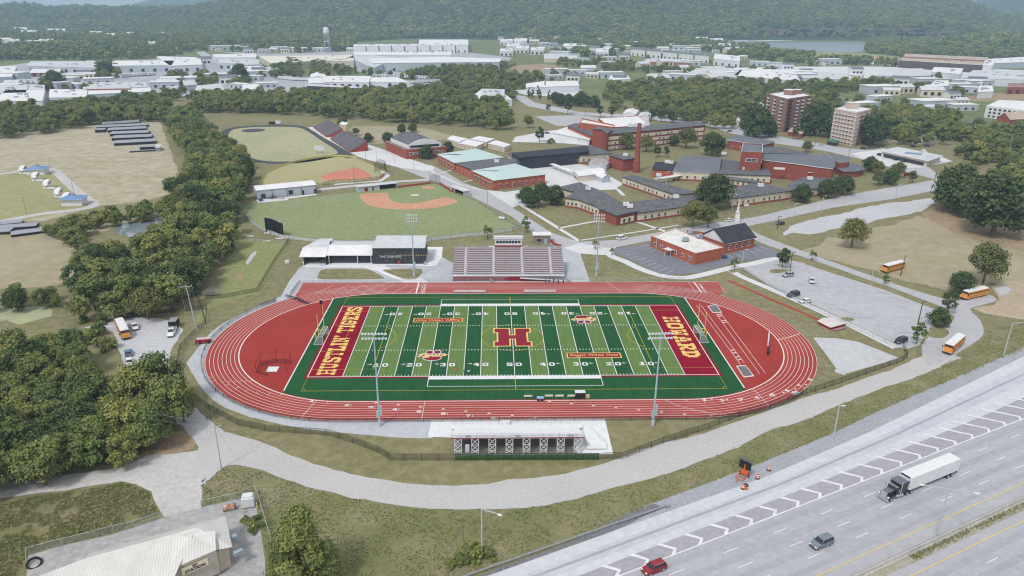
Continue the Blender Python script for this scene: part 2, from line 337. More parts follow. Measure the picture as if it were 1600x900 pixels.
sheet('stadium_forecourt', gs([(556, 232), (575, 226), (600, 234), (680, 262), (672, 268), (625, 262), (575, 250), (558, 244)]), 7, M['concrete'])
sheet('store_lot', gs([(1330, 240), (1380, 232), (1470, 245), (1488, 252), (1440, 262), (1400, 262), (1360, 254)]), 7, M['concrete'])
# ---- east parking lot, drive
sheet('parking_lot', gs([(1160, 419), (1200, 405), (1215, 400), (1240, 408), (1260, 412), (1385, 448), (1477, 484), (1462, 505), (1445, 525), (1436, 540), (1415, 546), (1398, 541), (1325, 502), (1250, 467), (1228, 458), (1200, 445)]), 5, M['lot'], .1, 4)
sheet('east_drive', smooth_line(gs([(1170, 358), (1200, 372), (1275, 400), (1350, 427), (1417, 450), (1470, 466), (1492, 471), (1510, 467), (1545, 461), (1557, 470), (1530, 478), (1516, 484), (1531, 500), (1537, 518), (1530, 530), (1500, 550), (1470, 566), (1448, 570), (1440, 545), (1445, 532), (1462, 520), (1475, 508), (1490, 500), (1480, 488), (1395, 452), (1300, 417), (1240, 397), (1190, 380), (1165, 366)]), 3), 6, M['road'])
for nm, pts in (('verge', [(1255, 411), (1270, 410), (1385, 447), (1473, 481), (1472, 487), (1455, 482), (1385, 455), (1262, 415)]),
    ('tree_island', [(1445, 522), (1455, 519), (1450, 513), (1464, 510), (1477, 513), (1485, 520), (1478, 528), (1464, 530), (1450, 527), (1445, 522)]),
    ('small_island', [(1312, 497), (1322, 496), (1336, 499), (1330, 503), (1318, 502)]),
    ('tree_verge', [(1202, 423), (1212, 421), (1232, 422), (1230, 425), (1214, 428), (1203, 427)]),
    ('path_island', [(1137, 423), (1150, 420), (1158, 422), (1150, 426), (1142, 427)])):
 P = smooth_line(gs(pts+[pts[0]]), 3)[:-1] if nm != 'verge' else gs(pts)
 b = MB(); b.prism(P, .06, .20, M['kerb'], M['kerb']); c_ = (sum(p[0] for p in P)/len(P), sum(p[1] for p in P)/len(P))
 b.flat(ccw([lerp2(p, c_, .06 if nm != 'verge' else .0) if nm != 'verge' else (p[0], p[1]) for p in P]) if nm != 'verge' else ccw(P), .212, M['grass'])
 o = b.build(nm); o['kind'] = 'structure'
sheet('throwing_sector', gs([(1270, 527.5), (1305, 528.5), (1340, 534), (1406, 560), (1322, 584), (1320, 587), (1303, 581), (1307, 576)]), 6, ground_mat('sector_gravel', ['bdbfc3', 'b0b2b7', 'cacaca'], .08, .6, fine=.2), .1, 3)
# church lot
sheet('church_lot', gs([(956, 389), (1000, 383), (1020, 378), (1100, 396), (1130, 400), (1180, 380), (1222, 395), (1210, 402), (1150, 410), (1095, 426), (1050, 430), (1030, 428), (1000, 414), (960, 396)]), 7, M['asphalt_dark'])
b = MB()
for i in range(9):
 t = i/8; p = lerp2(g(968, 395), g(1040, 428), t); q = lerp2(g(986, 393), g(1052, 423), t); b.band([p, q], .15, .1, M['white'])
 p = lerp2(g(1002, 386), g(1072, 410), t); q = lerp2(g(1020, 382), g(1096, 408), t) if i < 8 else (p[0]+5, p[1]); b.band([p, lerp2(p, q, .9)], .15, .1, M['white'])
for i in range(7):
 p = g(1136+i*10.5, 398-i*2.6); b.band([p, (p[0]+1.6, p[1]-4.5)], .15, .1, M['white'])
o = b.build('bay_lines'); o['kind'] = 'structure'
sheet('rail_ditch', gs([(1038, 794), (1022, 788), (990, 800), (950, 818), (900, 842), (860, 858), (790, 884), (735, 905), (745, 908), (870, 866), (960, 830)]), 5, ground_mat('dark_gravel', ['7b7a7e', '66666b', '96969a'], .3, 2, fine=.3), .3, 2)
# paths by the school
b = MB()
for ln, w_ in (([(800, 312), (862, 350), (905, 377)], 2), ([(905, 376), (960, 368), (1000, 362), (1060, 352)], 1.2), ([(872, 357), (935, 345)], 1.6), ([(996, 347), (1040, 362)], 2),
               ([(668, 262), (680, 271), (720, 289), (758, 298)], 1.6), ([(690, 270), (705, 266)], 1.5), ([(725, 284), (745, 280)], 1.5), ([(965, 296), (975, 306)], 2), ([(800, 307), (835, 300)], 1.5)):
 b.band(gs(ln), w_, .09, M['concrete'])
o = b.build('footpath'); o['kind'] = 'structure'
# ---- highway (own axis: s along, t across)
HO = (61.0, -84.0); HA = math.radians(25.2)
def hw(s, t): return (HO[0]+s*math.cos(HA)-t*math.sin(HA), HO[1]+s*math.sin(HA)+t*math.cos(HA))
def hstrip(name, pts, lv, m): return sheet(name, [hw(a, b_) for a, b_ in pts], lv, m)
hstrip('gravel_verge', [(-130, 16), (-40, 17.5), (-31, 20.3), (-15, 20.6), (2, 21.2), (23, 22.6), (44, 24.9), (77, 27.6), (111, 30.5), (260, 44), (260, 30), (106, 26), (32, 18), (-2, 16), (-130, 15)], 4, M['stones'])
hstrip('ramp_shoulder', [(-130, 16.8), (-62, 16.8), (-2, 16.9), (32.4, 19.2), (106, 27.1), (260, 43), (260, 26), (106, 20.5), (39, 15.7), (-6, 12.6), (-37, 12.6), (-56, 11.8), (-130, 9)], 6, M['hwy_conc'])
hstrip('ramp_lane', [(-130, 13), (-56, 14.2), (-2, 14.6), (35, 17), (106, 24), (260, 40), (260, 22), (106, 16), (48, 11.4), (-8, 10.2), (-130, 8.8)], 7, ground_mat('ramp_asphalt', ['bcbfc8', 'b0b4bf', 'c6c8ce'], .1, .6, fine=.08, str_=(.12, 1.3, 1), ang=-HA))
hstrip('ramp_concrete', [(-130, 11.2), (-53, 11.6), (-8, 12.2), (48, 14.2), (106, 19), (260, 35), (260, 20), (106, 14), (48, 11.2), (-8, 10.1), (-53, 9.7), (-130, 9)], 8, M['hwy_conc'])
hstrip('highway_carriageway', [(-150, 9.9), (-53, 9.8), (-8, 10.3), (10, 8), (57, 7.9), (260, 8), (260, -11.2), (-150, -11.2)], 9, M['hwy'])
hstrip('gore_area', [(-150, 9.7), (-53, 9.7), (-17, 9.9), (-8, 10.2), (48, 11.4), (81, 12.6), (260, 22), (260, 7.1), (-150, 6.9)], 10, M['asphalt_gore'])
hstrip('far_carriageway', [(-150, -12.5), (260, -12.5), (260, -36), (-150, -36)], 9, M['hwy'])
b = MB()
def hb(s0, t0, s1, t1, w_, m, z=.15): b.band([hw(s0, t0), hw(s1, t1)], w_, z, m)
hb(-150, 6.7, -12, 6.6, .28, M['white']); hb(-12, 6.6, 260, 7.2, .28, M['white'])
for k in range(-11, 20):
 hb(-14.4+12.3*k, 2.95, -11.0+12.3*k, 2.95, .2, M['white']); hb(-14.5+12.3*k, -1.05, -11.1+12.3*k, -1.05, .2, M['white']); hb(-14.1+12.3*k+.1, -4.8, -10.6+12.3*k, -4.8, .2, M['white']); hb(-11+12.3*k, -19.8, -7.6+12.3*k, -19.8, .2, M['white'])
hb(-150, -8.6, 260, -8.6, .22, M['yellow']); hb(-150, -15.85, 260, -15.85, .22, M['yellow'])
o = b.build('lane_markings'); o['kind'] = 'structure'
b = MB()
for k in range(-6, 17):
 s = -17.2+6.15*k; tu = 10.1 if s < -5 else 10.2+(s+5)*.055
 b.face([(*hw(s-.45+(tu-10)*-.7, tu), .155), (*hw(s+1.5, 7.75), .155), (*hw(s+2.3, 7.75), .155), (*hw(s+.5-(tu-10)*.7, tu), .155)], M['white'])
 b.face([(*hw(s+1.5, 7.75), .156), (*hw(s-.1, 6.3+.25), .156), (*hw(s+.95, 6.3+.25), .156), (*hw(s+2.3, 7.75), .156)], M['white'])
o = b.build('chevron_markings'); o['kind'] = 'structure'
b = MB()
for t_, w_ in ((4.9, 1.1), (1.0, 1.3), (-3.0, 1.3), (-6.8, 1.0), (-17.8, 1.3), (-21.6, 1.3)): b.band([hw(-150, t_), hw(260, t_)], w_, .136, ground_mat('worn_lane', ['a4a4ac', '9b9ba3', 'adadb4'], .06, .5, fine=.1, str_=(.08, 1.3, 1), ang=-HA))
b.band([hw(-150, 12.6), hw(-56, 13.1), hw(-2, 13.6), hw(35, 15.6), hw(106, 21.5), hw(260, 38)], .5, .136, ground_mat('joint_line', ['a3a6ae', 'b0b3ba', '9da0a9'], .2, 1))
o = b.build('wheel_wear'); o['kind'] = 'structure'
b = MB()
rj = random.Random(3)
for k in range(26): c_ = g(rj.uniform(1215, 1430), rj.uniform(425, 520)); (b.band([c_, (c_[0]+rj.uniform(2, 9), c_[1]-rj.uniform(.5, 4))], rj.uniform(.15, .4), .0905, mat('skid', '8e9098', '999ba3', 1, .9)) if inside(c_, gs([(1240, 420), (1385, 455), (1460, 490), (1410, 530), (1240, 460)])) else None)
o = b.build('skid_marks'); o['kind'] = 'structure'
b = MB()
b.band([hw(-130, -13.2), hw(260, -13.2)], 1.5, .13, ground_mat('median_weeds', ['a9a395', '7f8350', 'b9b4aa'], .2, 1.2, fine=.5)); o = b.build('median_strip'); o['kind'] = 'structure'
# ================= running track and football field
TC = (0.15, -0.9); RI = 36.5; HS = 42.2
def oval(r, n=40, hs=HS):
 p = []
 for k in range(n+1): a = -PI/2+PI*k/n; p.append((TC[0]+hs+r*math.cos(a), TC[1]+r*math.sin(a)))
 for k in range(n+1): a = PI/2+PI*k/n; p.append((TC[0]-hs+r*math.cos(a), TC[1]+r*math.sin(a)))
 return p
def track_mat(name, c1, c2, c3):
 m = bpy.data.materials.new(name); t = NT(m); co = t.n('ShaderNodeTexCoord').outputs['Object']
 a = t.noise(co, .045, 5, .6); f = t.noise(co, 1.2, 4, .7)
 cc = t.mix(t.ramp(a, [(.38, 0.0), (.64, 1.0)]), c1, c2); cc = t.mix(t.ramp(f, [(.4, .25), (.7, 0.0)]), cc, c3)
 b_ = t.n('ShaderNodeBsdfPrincipled', {'Base Color': cc, 'Roughness': .7, 'Specular IOR Level': .2}); t.out(b_.outputs[0]); return m
TR = track_mat('track_rubber', 'a03c31', 'ab4a3e', '8a3028'); DZ = track_mat('dzone_rubber', '992f29', 'a33a31', '7a241f')
M['track_white'] = mat('track_line_white', 'e2dcdc', 'd6cfcf', 2, .6)
sheet('running_track', oval(RI+8.9, 60), 8, TR)
sheet('sprint_straight', [(-72.8, 34.3), (-60, 20), (60, 20), (74.9, 37.2), (75.6, 46.5), (-72.9, 46.5)], 9, TR)
sheet('track_infield', oval(RI-.1, 60), 10, DZ)
inner = [p for p in oval(RI-.4, 80) if abs(p[0]-0) < 59.3]
sx = 59.35
def cut_oval(r, X):
 a = math.acos((X-HS)/r); ys = r*math.sin(a); P = []
 n = 30
 a0 = a
 for k in range(n+1): t = -PI/2+(PI/2-a0)*k/n; P.append((TC[0]+HS+r*math.cos(t), TC[1]+r*math.sin(t)))
 for k in range(n+1): t = a0+(PI/2-a0)*k/n; P.append((TC[0]+HS+r*math.cos(t), TC[1]+r*math.sin(t)))
 L = [(2*TC[0]-x, y) for x, y in P[::-1]]
 return P+L
def turf_mat(name, c1, c2):
 m = bpy.data.materials.new(name); t = NT(m); co = t.n('ShaderNodeTexCoord').outputs['Object']
 a = t.noise(t.n('ShaderNodeMapping', {'Vector': co, 'Scale': (1.4, .12, 1)}).outputs[0], .9, 4, .6); f = t.noise(co, 3.5, 3, .7); g2 = t.noise(co, .05, 3, .5)
 cc = t.mix(t.ramp(a, [(.35, 0.0), (.65, 1.0)]), c1, c2); cc = t.mix(t.ramp(f, [(.3, .28), (.6, 0.0)]), cc, tuple(v*.6 for v in lin(c1)[:3]))
 cc = t.mix(t.ramp(g2, [(.35, .22), (.65, 0.0)]), cc, tuple(min(1, v*1.35) for v in lin(c2)[:3]))
 t.out(t.n('ShaderNodeBsdfPrincipled', {'Base Color': cc, 'Roughness': .9, 'Specular IOR Level': .08}).outputs[0]); return m
TD = turf_mat('turf_dark', '1f4d2c', '275832'); TL = turf_mat('turf_light', '5a743f', '657f47')
MR = turf_mat('turf_maroon', '7e0a26', '8c0f2c'); MRS = mat('turf_maroon_plain', '8a0f2a', '7e0a25', 1, .8)
GO = mat('turf_gold', 'e6c376', 'dcb768', 1.5, .8); GOL = mat('turf_gold_line', 'c8a53c', 'bb9a36', 1.5, .8)
sheet('turf_field', cut_oval(RI-.45, sx-TC[0]), 12, TD)
YD = .9144; HW_ = 26.67*YD
b = MB()
b.flat([(-60.9*YD, -27.6*YD), (60.9*YD, -27.6*YD), (60.9*YD, 27.6*YD), (-60.9*YD, 27.6*YD)], .158, MR)
o = b.build('maroon_border'); o['kind'] = 'structure'
b = MB()
for k in range(20):
 i = k if k < 10 else 19-k
 x0 = (-50+5*k)*YD
 b.flat([(x0, -HW_), (x0+5*YD, -HW_), (x0+5*YD, HW_), (x0, HW_)], .17, TL if i % 2 == 0 else TD)
o = b.build('striped_turf'); o['kind'] = 'structure'
# ---- white lines
b = MB(); Wm = M['white']; z = .182
lw = .2
for k in range(21): x = (-50+5*k)*YD; b.box((x, 0, z-.01), (lw, 2*HW_, .01), Wm)
for sx_ in (-1, 1):
 b.box((sx_*60*YD, 0, z-.01), (lw*1.4, 2*HW_, .012), Wm)
 b.box((0, sx_*HW_, z-.009), (120*YD, lw*1.2, .012), Wm)
 b.box((0, sx_*(HW_+.95), z-.008), (50*YD, 1.7, .012), Wm)
 # team boxes
 for p, q in (((-25*YD, HW_), (-25*YD, 30)), ((25*YD, HW_), (25*YD, 30)), ((-25*YD, 30), (25*YD, 30))): b.band([(p[0], p[1]*sx_), (q[0], q[1]*sx_)], .2, z+.006, Wm)
for k in range(-49, 50):
 if k % 5:
  for sy in (-1, 1):
   b.box((k*YD, sy*(HW_-.55), z-.01), (.13, .7, .012), Wm); b.box((k*YD, sy*8.5, z-.01), (.28, .5, .012), Wm)
o = b.build('field_lines'); o['kind'] = 'structure'
# ---- soccer lines
b = MB(); z = .192
b.band([(-54.75, -32), (54.75, -32), (54.75, 32), (-54.75, 32)], .18, z, GOL, True)
b.band([(9.15*math.cos(2*PI*k/60), 9.15*math.sin(2*PI*k/60)) for k in range(60)], .15, z, GOL, True)
for sy in (-1, 1): b.band([(0, sy*32), (0, sy*HW_)], .18, z, GOL)
for sg in (-1, 1):
 b.band([(sg*54.75, -20.16), (sg*38.25, -20.16), (sg*38.25, 20.16), (sg*54.75, 20.16)], .16, z, GOL)
 b.band([(sg*54.75, -9.16), (sg*49.25, -9.16), (sg*49.25, 9.16), (sg*54.75, 9.16)], .12, z, GOL)
 b.band([(sg*43.75-sg*9.15*math.cos(a), 9.15*math.sin(a)) for a in [math.radians(-53+106*k/20) for k in range(21)]], .15, z, GOL)
 for sy in (-1, 1): b.band([(sg*54.75-sg*math.sin(a), sy*(32-math.cos(a))) for a in [PI/2*k/6 for k in range(7)]], .12, z, GOL)
o = b.build('soccer_lines'); o['kind'] = 'structure'
# ---- block lettering (own letters drawn on a grid)
GL = {
'H': ['###.###', '###.###', '.#...#.', '.#...#.', '.#####.', '.#...#.', '.#...#.', '###.###', '###.###'],
'U': ['###.###', '###.###', '.#...#.', '.#...#.', '.#...#.', '.#...#.', '.##.##.', '.#####.', '..###..'],
'S': ['.####.#', '#######', '##...##', '###....', '.#####.', '....###', '##...##', '#######', '#.####.'],
'T': ['#######', '#######', '#..#..#', '...#...', '...#...', '...#...', '...#...', '..###..', '..###..'],
'L': ['####...', '####...', '.##....', '.##....', '.##....', '.##...#', '.##..##', '#######', '#######'],
'I': ['####', '####', '.##.', '.##.', '.##.', '.##.', '.##.', '####', '####'],
'N': ['##..###', '###.###', '.##..#.', '.###.#.', '.#.###.', '.#..##.', '.#..##.', '###..#.', '###..#.'],
"'": ['##', '##', '#.', '..', '..', '..', '..', '..', '..'],
'G': ['.####.#', '#######', '##...##', '##.....', '##.####', '##.####', '##...#.', '######.', '.####..'],
'E': ['#######', '#######', '.##...#', '.##.#..', '.####..', '.##.#..', '.##...#', '#######', '#######'],
'R': ['######.', '#######', '.##..##', '.##..##', '.#####.', '.####..', '.##.##.', '###.###', '###..##'],
'O': ['.#####.', '#######', '##...##', '##...##', '##...##', '##...##', '##...##', '#######', '.#####.'],
'W': ['###.###', '###.###', '.#...#.', '.#.#.#.', '.#.#.#.', '.#####.', '.#####.', '.##.##.', '.#...#.'],
'A': ['..###..', '..###..', '..#.#..', '.##.##.', '.##.##.', '.#####.', '.#...#.', '###.###', '###.###'],
'D': ['#####..', '######.', '.##.###', '.##..##', '.##..##', '.##..##', '.##.###', '######.', '#####..'],
'0': ['.#####.', '#######', '##...##', '##...##', '##...##', '##...##', '##...##', '#######', '.#####.'],
'1': ['..##.', '.###.', '####.', '..##.', '..##.', '..##.', '..##.', '#####', '#####'],
'2': ['.#####.', '#######', '##...##', '....##.', '...##..', '..##...', '.##...#', '#######', '#######'],
'3': ['.#####.', '#######', '#....##', '...###.', '...###.', '.....##', '#....##', '#######', '.#####.'],
'4': ['...###.', '..####.', '.##.##.', '##..##.', '#######', '#######', '....##.', '...####', '...####'],
'5': ['#######', '#######', '##.....', '######.', '#######', '.....##', '##...##', '#######', '.#####.'],
'6': ['.#####.', '#######', '##...#.', '######.', '#######', '##...##', '##...##', '#######', '.#####.'],
'7': ['#######', '#######', '#...##.', '...##..', '...##..', '..##...', '..##...', '..##...', '..##...'],
'8': ['.#####.', '##...##', '##...##', '.#####.', '.#####.', '##...##', '##...##', '#######', '.#####.'],
' ': ['...']*9}
def block(bm, txt, org, ax, ay, L, h, m, z, gap=1.0):
 """letters fill length L along ax, height h along ay, starting at org"""
 n = sum(len(GL[c][0]) for c in txt)+gap*(len(txt)-1); u = L/n; v = h/9; x = 0
 for c in txt:
  rows = GL[c]; wd = len(rows[0])
  for r_, row in enumerate(rows):
   k = 0
   while k < wd:
    if row[k] == '#':
     e = k
     while e < wd and row[e] == '#': e += 1
     q = [(x+k)*u, (x+e)*u, h-(r_+1)*v-.001, h-r_*v]
     P = [(org[0]+ax[0]*a+ay[0]*b_, org[1]+ax[1]*a+ay[1]*b_, z) for a, b_ in ((q[0], q[2]), (q[1], q[2]), (q[1], q[3]), (q[0], q[3]))]
     cr = ax[0]*ay[1]-ax[1]*ay[0]
     bm.face(P if cr > 0 else P[::-1], m); k = e
    else: k += 1
  x += wd+gap
b = MB()
block(b, "HUSTLIN' TIGERS", (-48.0, -23.2), (0, 1), (-1, 0), 46.7, 4.9, GO, .19)
block(b, "HOWARD", (48.1, 14.7), (0, -1), (1, 0), 28.7, 5.0, GO, .19)
o = b.build('end_zone_lettering'); o['kind'] = 'structure'
b = MB(); Wt = M['white']
for k, s in ((-40, '10'), (-30, '20'), (-20, '30'), (-10, '40'), (0, '50'), (10, '40'), (20, '30'), (30, '20'), (40, '10')):
 x = k*YD
 for sy in (-1, 1):
  # near numbers read towards the camera, far ones towards the far stands
  ax = (1, 0) if sy < 0 else (-1, 0); ay = (0, 1) if sy < 0 else (0, -1); yb = -18.7 if sy < 0 else 18.7
  for j, c in enumerate(s):
   off = -2.05 if j == 0 else .45
   block(b, c, (x+ax[0]*off, yb), ax, ay, 1.6, 1.9, Wt, .2)
  if k: # arrow to the nearer goal
   e = -1 if k < 0 else 1; tip = x+e*3.9; bs = x+e*2.5; yc = yb+ay[1]*1.4
   P = [(tip, yc, .2), (bs, yc+.28, .2), (bs, yc-.28, .2)]
   b.face(P if e < 0 else P[::-1], Wt)
o = b.build('yard_numbers'); o['kind'] = 'structure'
# ---- emblem H
def hpoly(sw, ow, hh, bar, slab, gr):
 g_ = gr
 return [(-ow-g_, -hh-g_), (-sw+g_, -hh-g_), (-sw+g_, -hh+slab+g_), (-sw-.85+g_, -hh+slab+g_), (-sw-.85+g_, -bar-g_), (sw+.85-g_, -bar-g_), (sw+.85-g_, -hh+slab+g_), (sw-g_, -hh+slab+g_), (sw-g_, -hh-g_), (ow+g_, -hh-g_),
   (ow+g_, -hh+slab+g_), (ow-.95+g_, -hh+slab+g_), (ow-.95+g_, hh-slab-g_), (ow+g_, hh-slab-g_), (ow+g_, hh+g_), (sw-g_, hh+g_), (sw-g_, hh-slab-g_), (sw+.85-g_, hh-slab-g_), (sw+.85-g_, bar+g_), (-sw-.85+g_, bar+g_),
   (-sw-.85+g_, hh-slab-g_), (-sw+g_, hh-slab-g_), (-sw+g_, hh+g_), (-ow-g_, hh+g_), (-ow-g_, hh-slab-g_), (-ow+.95-g_, hh-slab-g_), (-ow+.95-g_, -hh+slab+g_), (-ow-g_, -hh+slab+g_)]
b = MB()
def hx(g_, m, z):
 o_, s_, i_ = 5.3, 1.0, 2.05
 pt = [(-o_, -6.0), (-s_, -6.0), (-s_, -3.9), (-1.0, -3.9), (-1.0, -1.3), (1.0, -1.3), (1.0, -3.9), (s_, -3.9), (s_, -6.0), (o_, -6.0), (o_, -3.4), (4.2, -3.4), (4.2, 3.4), (o_, 3.4), (o_, 6.0), (s_, 6.0), (s_, 1.3), (-s_, 1.3), (-s_, 6.0), (-o_, 6.0), (-o_, 3.4), (-4.2, 3.4), (-4.2, -3.4), (-o_, -3.4)]
 rects = [(-o_, -s_, -6.0, -3.4), (-4.2, -s_, -3.4, 3.4), (-o_, -s_, 3.4, 6.0), (s_, o_, -6.0, -3.4), (s_, 4.2, -3.4, 3.4), (s_, o_, 3.4, 6.0), (-s_, s_, -1.2, 1.2)]
 for k, (a, c, d, e) in enumerate(rects): b.flat([(a-g_, d-g_), (c+g_, d-g_), (c+g_, e+g_), (a-g_, e+g_)], z+k*.0007, m)
hx(.45, GO, .20); hx(0, MRS, .21)
# name panels
def panel(cx, cy, ln, ht, flip):
 b.flat([(cx-ln/2, cy-ht/2), (cx+ln/2, cy-ht/2), (cx+ln/2, cy+ht/2), (cx-ln/2, cy+ht/2)], .2, GO)
 b.flat([(cx-ln/2+.3, cy-ht/2+.3), (cx+ln/2-.3, cy-ht/2+.3), (cx+ln/2-.3, cy+ht/2-.3), (cx-ln/2+.3, cy+ht/2-.3)], .206, MRS)
 me = text_mesh('Reggie White Field', 2.6, GO, shear=.35, off=.02)
 s_ = -1 if flip else 1
 xs = [v.co.x for v in me.vertices]; sc = (ln-1.4)/(max(xs)-min(xs)); mx_ = (max(xs)+min(xs))/2; my_ = (max(v.co.y for v in me.vertices)+min(v.co.y for v in me.vertices))/2
 b.add([(cx+s_*(v.co.x-mx_)*sc, cy+s_*(v.co.y-my_)*sc*.95, .213) for v in me.vertices], [tuple(f.vertices) for f in me.polygons], GO)
panel((g(886, 556)[0]+g(970, 556)[0])/2, g(930, 556)[1], g(971, 556)[0]-g(886, 556)[0], 3.3, False)
panel((g(646, 501)[0]+g(723, 501)[0])/2, g(684, 501)[1], g(723, 501)[0]-g(646, 501)[0], 3.3, True)
# paw emblem with script
def ell(cx, cy, rx, ry, a, z, m, s_):
 b.flat(ccw([(cx+s_*(rx*math.cos(t)*math.cos(a)-ry*math.sin(t)*math.sin(a)), cy+s_*(rx*math.cos(t)*math.sin(a)+ry*math.sin(t)*math.cos(a))) for t in [2*PI*k/18 for k in range(18)]]), z, m)
def paw(cx, cy, s_):
 shapes = [(0, -1.5, 2.5, 1.5, 0), (-1.0, 2.1, .95, 1.05, .2), (1.2, 2.2, .95, 1.05, -.2), (-2.5, .4, .75, .8, .5), (2.6, .5, .75, .8, -.5)]
 for k, (x, y, rx, ry, a) in enumerate(shapes): ell(cx+s_*x, cy+s_*y, rx+.22, ry+.28, a, .2+k*.001, Wt, s_)
 for k, (x, y, rx, ry, a) in enumerate(shapes): ell(cx+s_*x, cy+s_*y, rx, ry, a, .207+k*.001, MRS, s_)
 for off, m, z in ((.12, M['cream_paint'], .214), (.03, GO, .218)):
  me = text_mesh('Tigers', 3.2, m, shear=.5, off=off)
  xs = [v.co.x for v in me.vertices]; sc = 8.6/(max(xs)-min(xs)); mx_ = (max(xs)+min(xs))/2
  b.add([(cx+s_*(v.co.x-mx_)*sc, cy+s_*(v.co.y*.75*sc+.1+v.co.x*.06), z) for v in me.vertices], [tuple(f.vertices) for f in me.polygons], m)
M['cream_paint'] = mat('cream_paint', 'e0d0b0', 'd6c6a4', 1, .8)
paw(*g(676, 556.5), 1); paw(*g(912, 499.5), -1)
o = b.build('field_emblems'); o['kind'] = 'structure'
# ---- track lines
b = MB(); TW = M['track_white']
for k in range(9):
 r = RI+.05+k*1.09
 P = oval(r, 40); b.band(P, .12 if k else .32, .128+.0005*k, TW, True)
for k in range(9, 11): b.band([(-72.6, TC[1]+RI+k*1.09), (75.2, TC[1]+RI+k*1.09)], .07, .134, TW)
for k in range(0, 9):
 for sg in (-1, 1): b.band([(TC[0]+sg*HS, TC[1]+RI+.05+k*1.09), (-72.6 if sg < 0 else 75.2, TC[1]+RI+.05+k*1.09)], .07, .135, TW)
b.band([(-72.7, 34.5), (-72.7, 46.4), (75.3, 46.4), (74.7, 37.4)], .2, .137, TW)
o = b.build('lane_lines'); o['kind'] = 'structure'
b = MB()
for sg in (-1, 1): b.band([(sg*59.3+TC[0]*.5, -31.7), (sg*59.3+TC[0]*.5, 31.0)], .35, .16, TW)
# stagger marks, numbers, start lines
def tpos(s, lane):
 """s metres from the centre of the near straight, anticlockwise, lane centre 0..7"""
 r = RI+.6+lane*1.09
 if abs(s) <= HS: return (TC[0]+s, TC[1]-r), 0.0
 sg = 1 if s > 0 else -1; a = (abs(s)-HS)/RI
 return (TC[0]+sg*(HS+r*math.sin(a)), TC[1]-r*math.cos(a)), sg*a
def tmark(s, lane, w_, h_, m=TW):
 (x, y), a = tpos(s, lane); ca, sa = math.cos(a), math.sin(a)
 b.face([(x+px_*ca-py_*sa, y+px_*sa+py_*ca, .14) for px_, py_ in ((-w_/2, -h_/2), (w_/2, -h_/2), (w_/2, h_/2), (-w_/2, h_/2))], m)
def tnum(s, lane, c, sz=.95):
 (x, y), a = tpos(s, lane); ca, sa = math.cos(a), math.sin(a)
 block(b, c, (x-sz*.6*ca+sz/2*sa, y-sz*.6*sa-sz/2*ca), (ca, sa), (-sa, ca), sz*1.2, sz, TW, .142)
for l in range(8):
 tnum(-45+l*6.0-(3 if l else 6), l, str(l+1)); tmark(-47+l*6.0, l, .12, .9)
 tmark(-29+l*5.6-6, l, .7, .5, M['cream_paint']); tmark(8+l*5.4, l, .7, .45, M['cream_paint'])
 tnum(44+l*4.2+3, l, str(l+1)); tmark(42.5+l*4.2, l, .12, .9); tmark(49+l*3.5, l, .6, .4)
 tmark(-60-l*2.8, l, .15, .9, M['cream_paint']); tmark(-72-l*.8, l, .15, .9, M['cream_paint']); tmark(62-l*.4, l, .15, .9)
def radial(s): 
 p = tpos(s, -.55)[0]; q = tpos(s, 7.6)[0]; b.band([p, q], .12, .141, TW)
radial(-50); radial(-23)
b.band([tpos(s, l)[0] for s, l in ((37, -.5), (39.5, 2), (43, 4.2), (49, 7.4))], .12, .141, TW)
b.band([(-32, 35.8), (-32, 46.3)], .5, .142, TW); b.band([(-30.4, 35.8), (-30.4, 46.3)], .12, .142, TW)
b.band([(39, 35.8), (35, 46.3)], .12, .142, TW); b.band([(66.5, 36), (66.5, 46.3)], .5, .142, TW); b.band([(64.5, 36), (64.5, 46.3)], .12, .142, TW)
for l in range(8):
 for k in range(7):
  x = -66+k*5.2+l*.6; b.box((x, TC[1]+RI+.6+l*1.09, .138), (.5, .32, .005), TW)
 block(b, str(l+1), (-30.0, TC[1]+RI+.2+l*1.09+.8), (0, -1), (1, 0), .7, .9, TW, .143); block(b, str(l+1), (67.5, TC[1]+RI+.2+l*1.09+.8), (0, -1), (1, 0), .7, .9, TW, .143)
 b.box((*tpos(98+.5*l, l)[0], .138), (.5, .5, .005), TW)
# runways in the east D-zone
DR = M['track_white']
for x in (62.9, 64.2, 68.6, 70.0): pass
def rp(px, py): return g(px, py)
for A, B in (((1088, 477), (1157, 570)), ((1095, 477), (1163, 568)), ((1119, 491), (1187, 585)), ((1126, 490), (1196, 584))):
 b.band([rp(*A), rp(*B)], .13, .146, TW)
for t in (.02, .08, .13, .22, .25, .8, .84, .9, .94):
 p, q = lerp2(rp(1088, 477), rp(1157, 570), t), lerp2(rp(1095, 477), rp(1163, 568), t)
 if t > .5: b.band([p, q], .4, .147, TW)
for t in (.02, .05, .14, .17):
 p, q = lerp2(rp(1119, 491), rp(1187, 585), t), lerp2(rp(1126, 490), rp(1196, 584), t); b.band([p, q], .4, .147, TW)
o = b.build('track_markings'); o['kind'] = 'structure'
b = MB(); SP = ground_mat('pit_sand', ['6f6f72', '8a8a88', '5c5d62'], .6, 1.6)
for q in ([(1105, 479), (1119, 476), (1128, 489), (1114, 489.5)], [(1150, 572.5), (1165, 571.5), (1178.5, 588.5), (1162, 590.5)]):
 P = ccw(gs(q)); b.prism(P, .12, .19, TW, TW); c_ = (sum(p[0] for p in P)/4, sum(p[1] for p in P)/4); b.flat([lerp2(p, c_, .14) for p in P], .196, SP)
o = b.build('sand_pits'); o['kind'] = 'structure'
b = MB(); b.band(gs([(1138, 438), (1200, 466), (1250, 487), (1283, 502)]), 1.3, .06, TR); o = b.build('javelin_runway'); o['kind'] = 'structure'
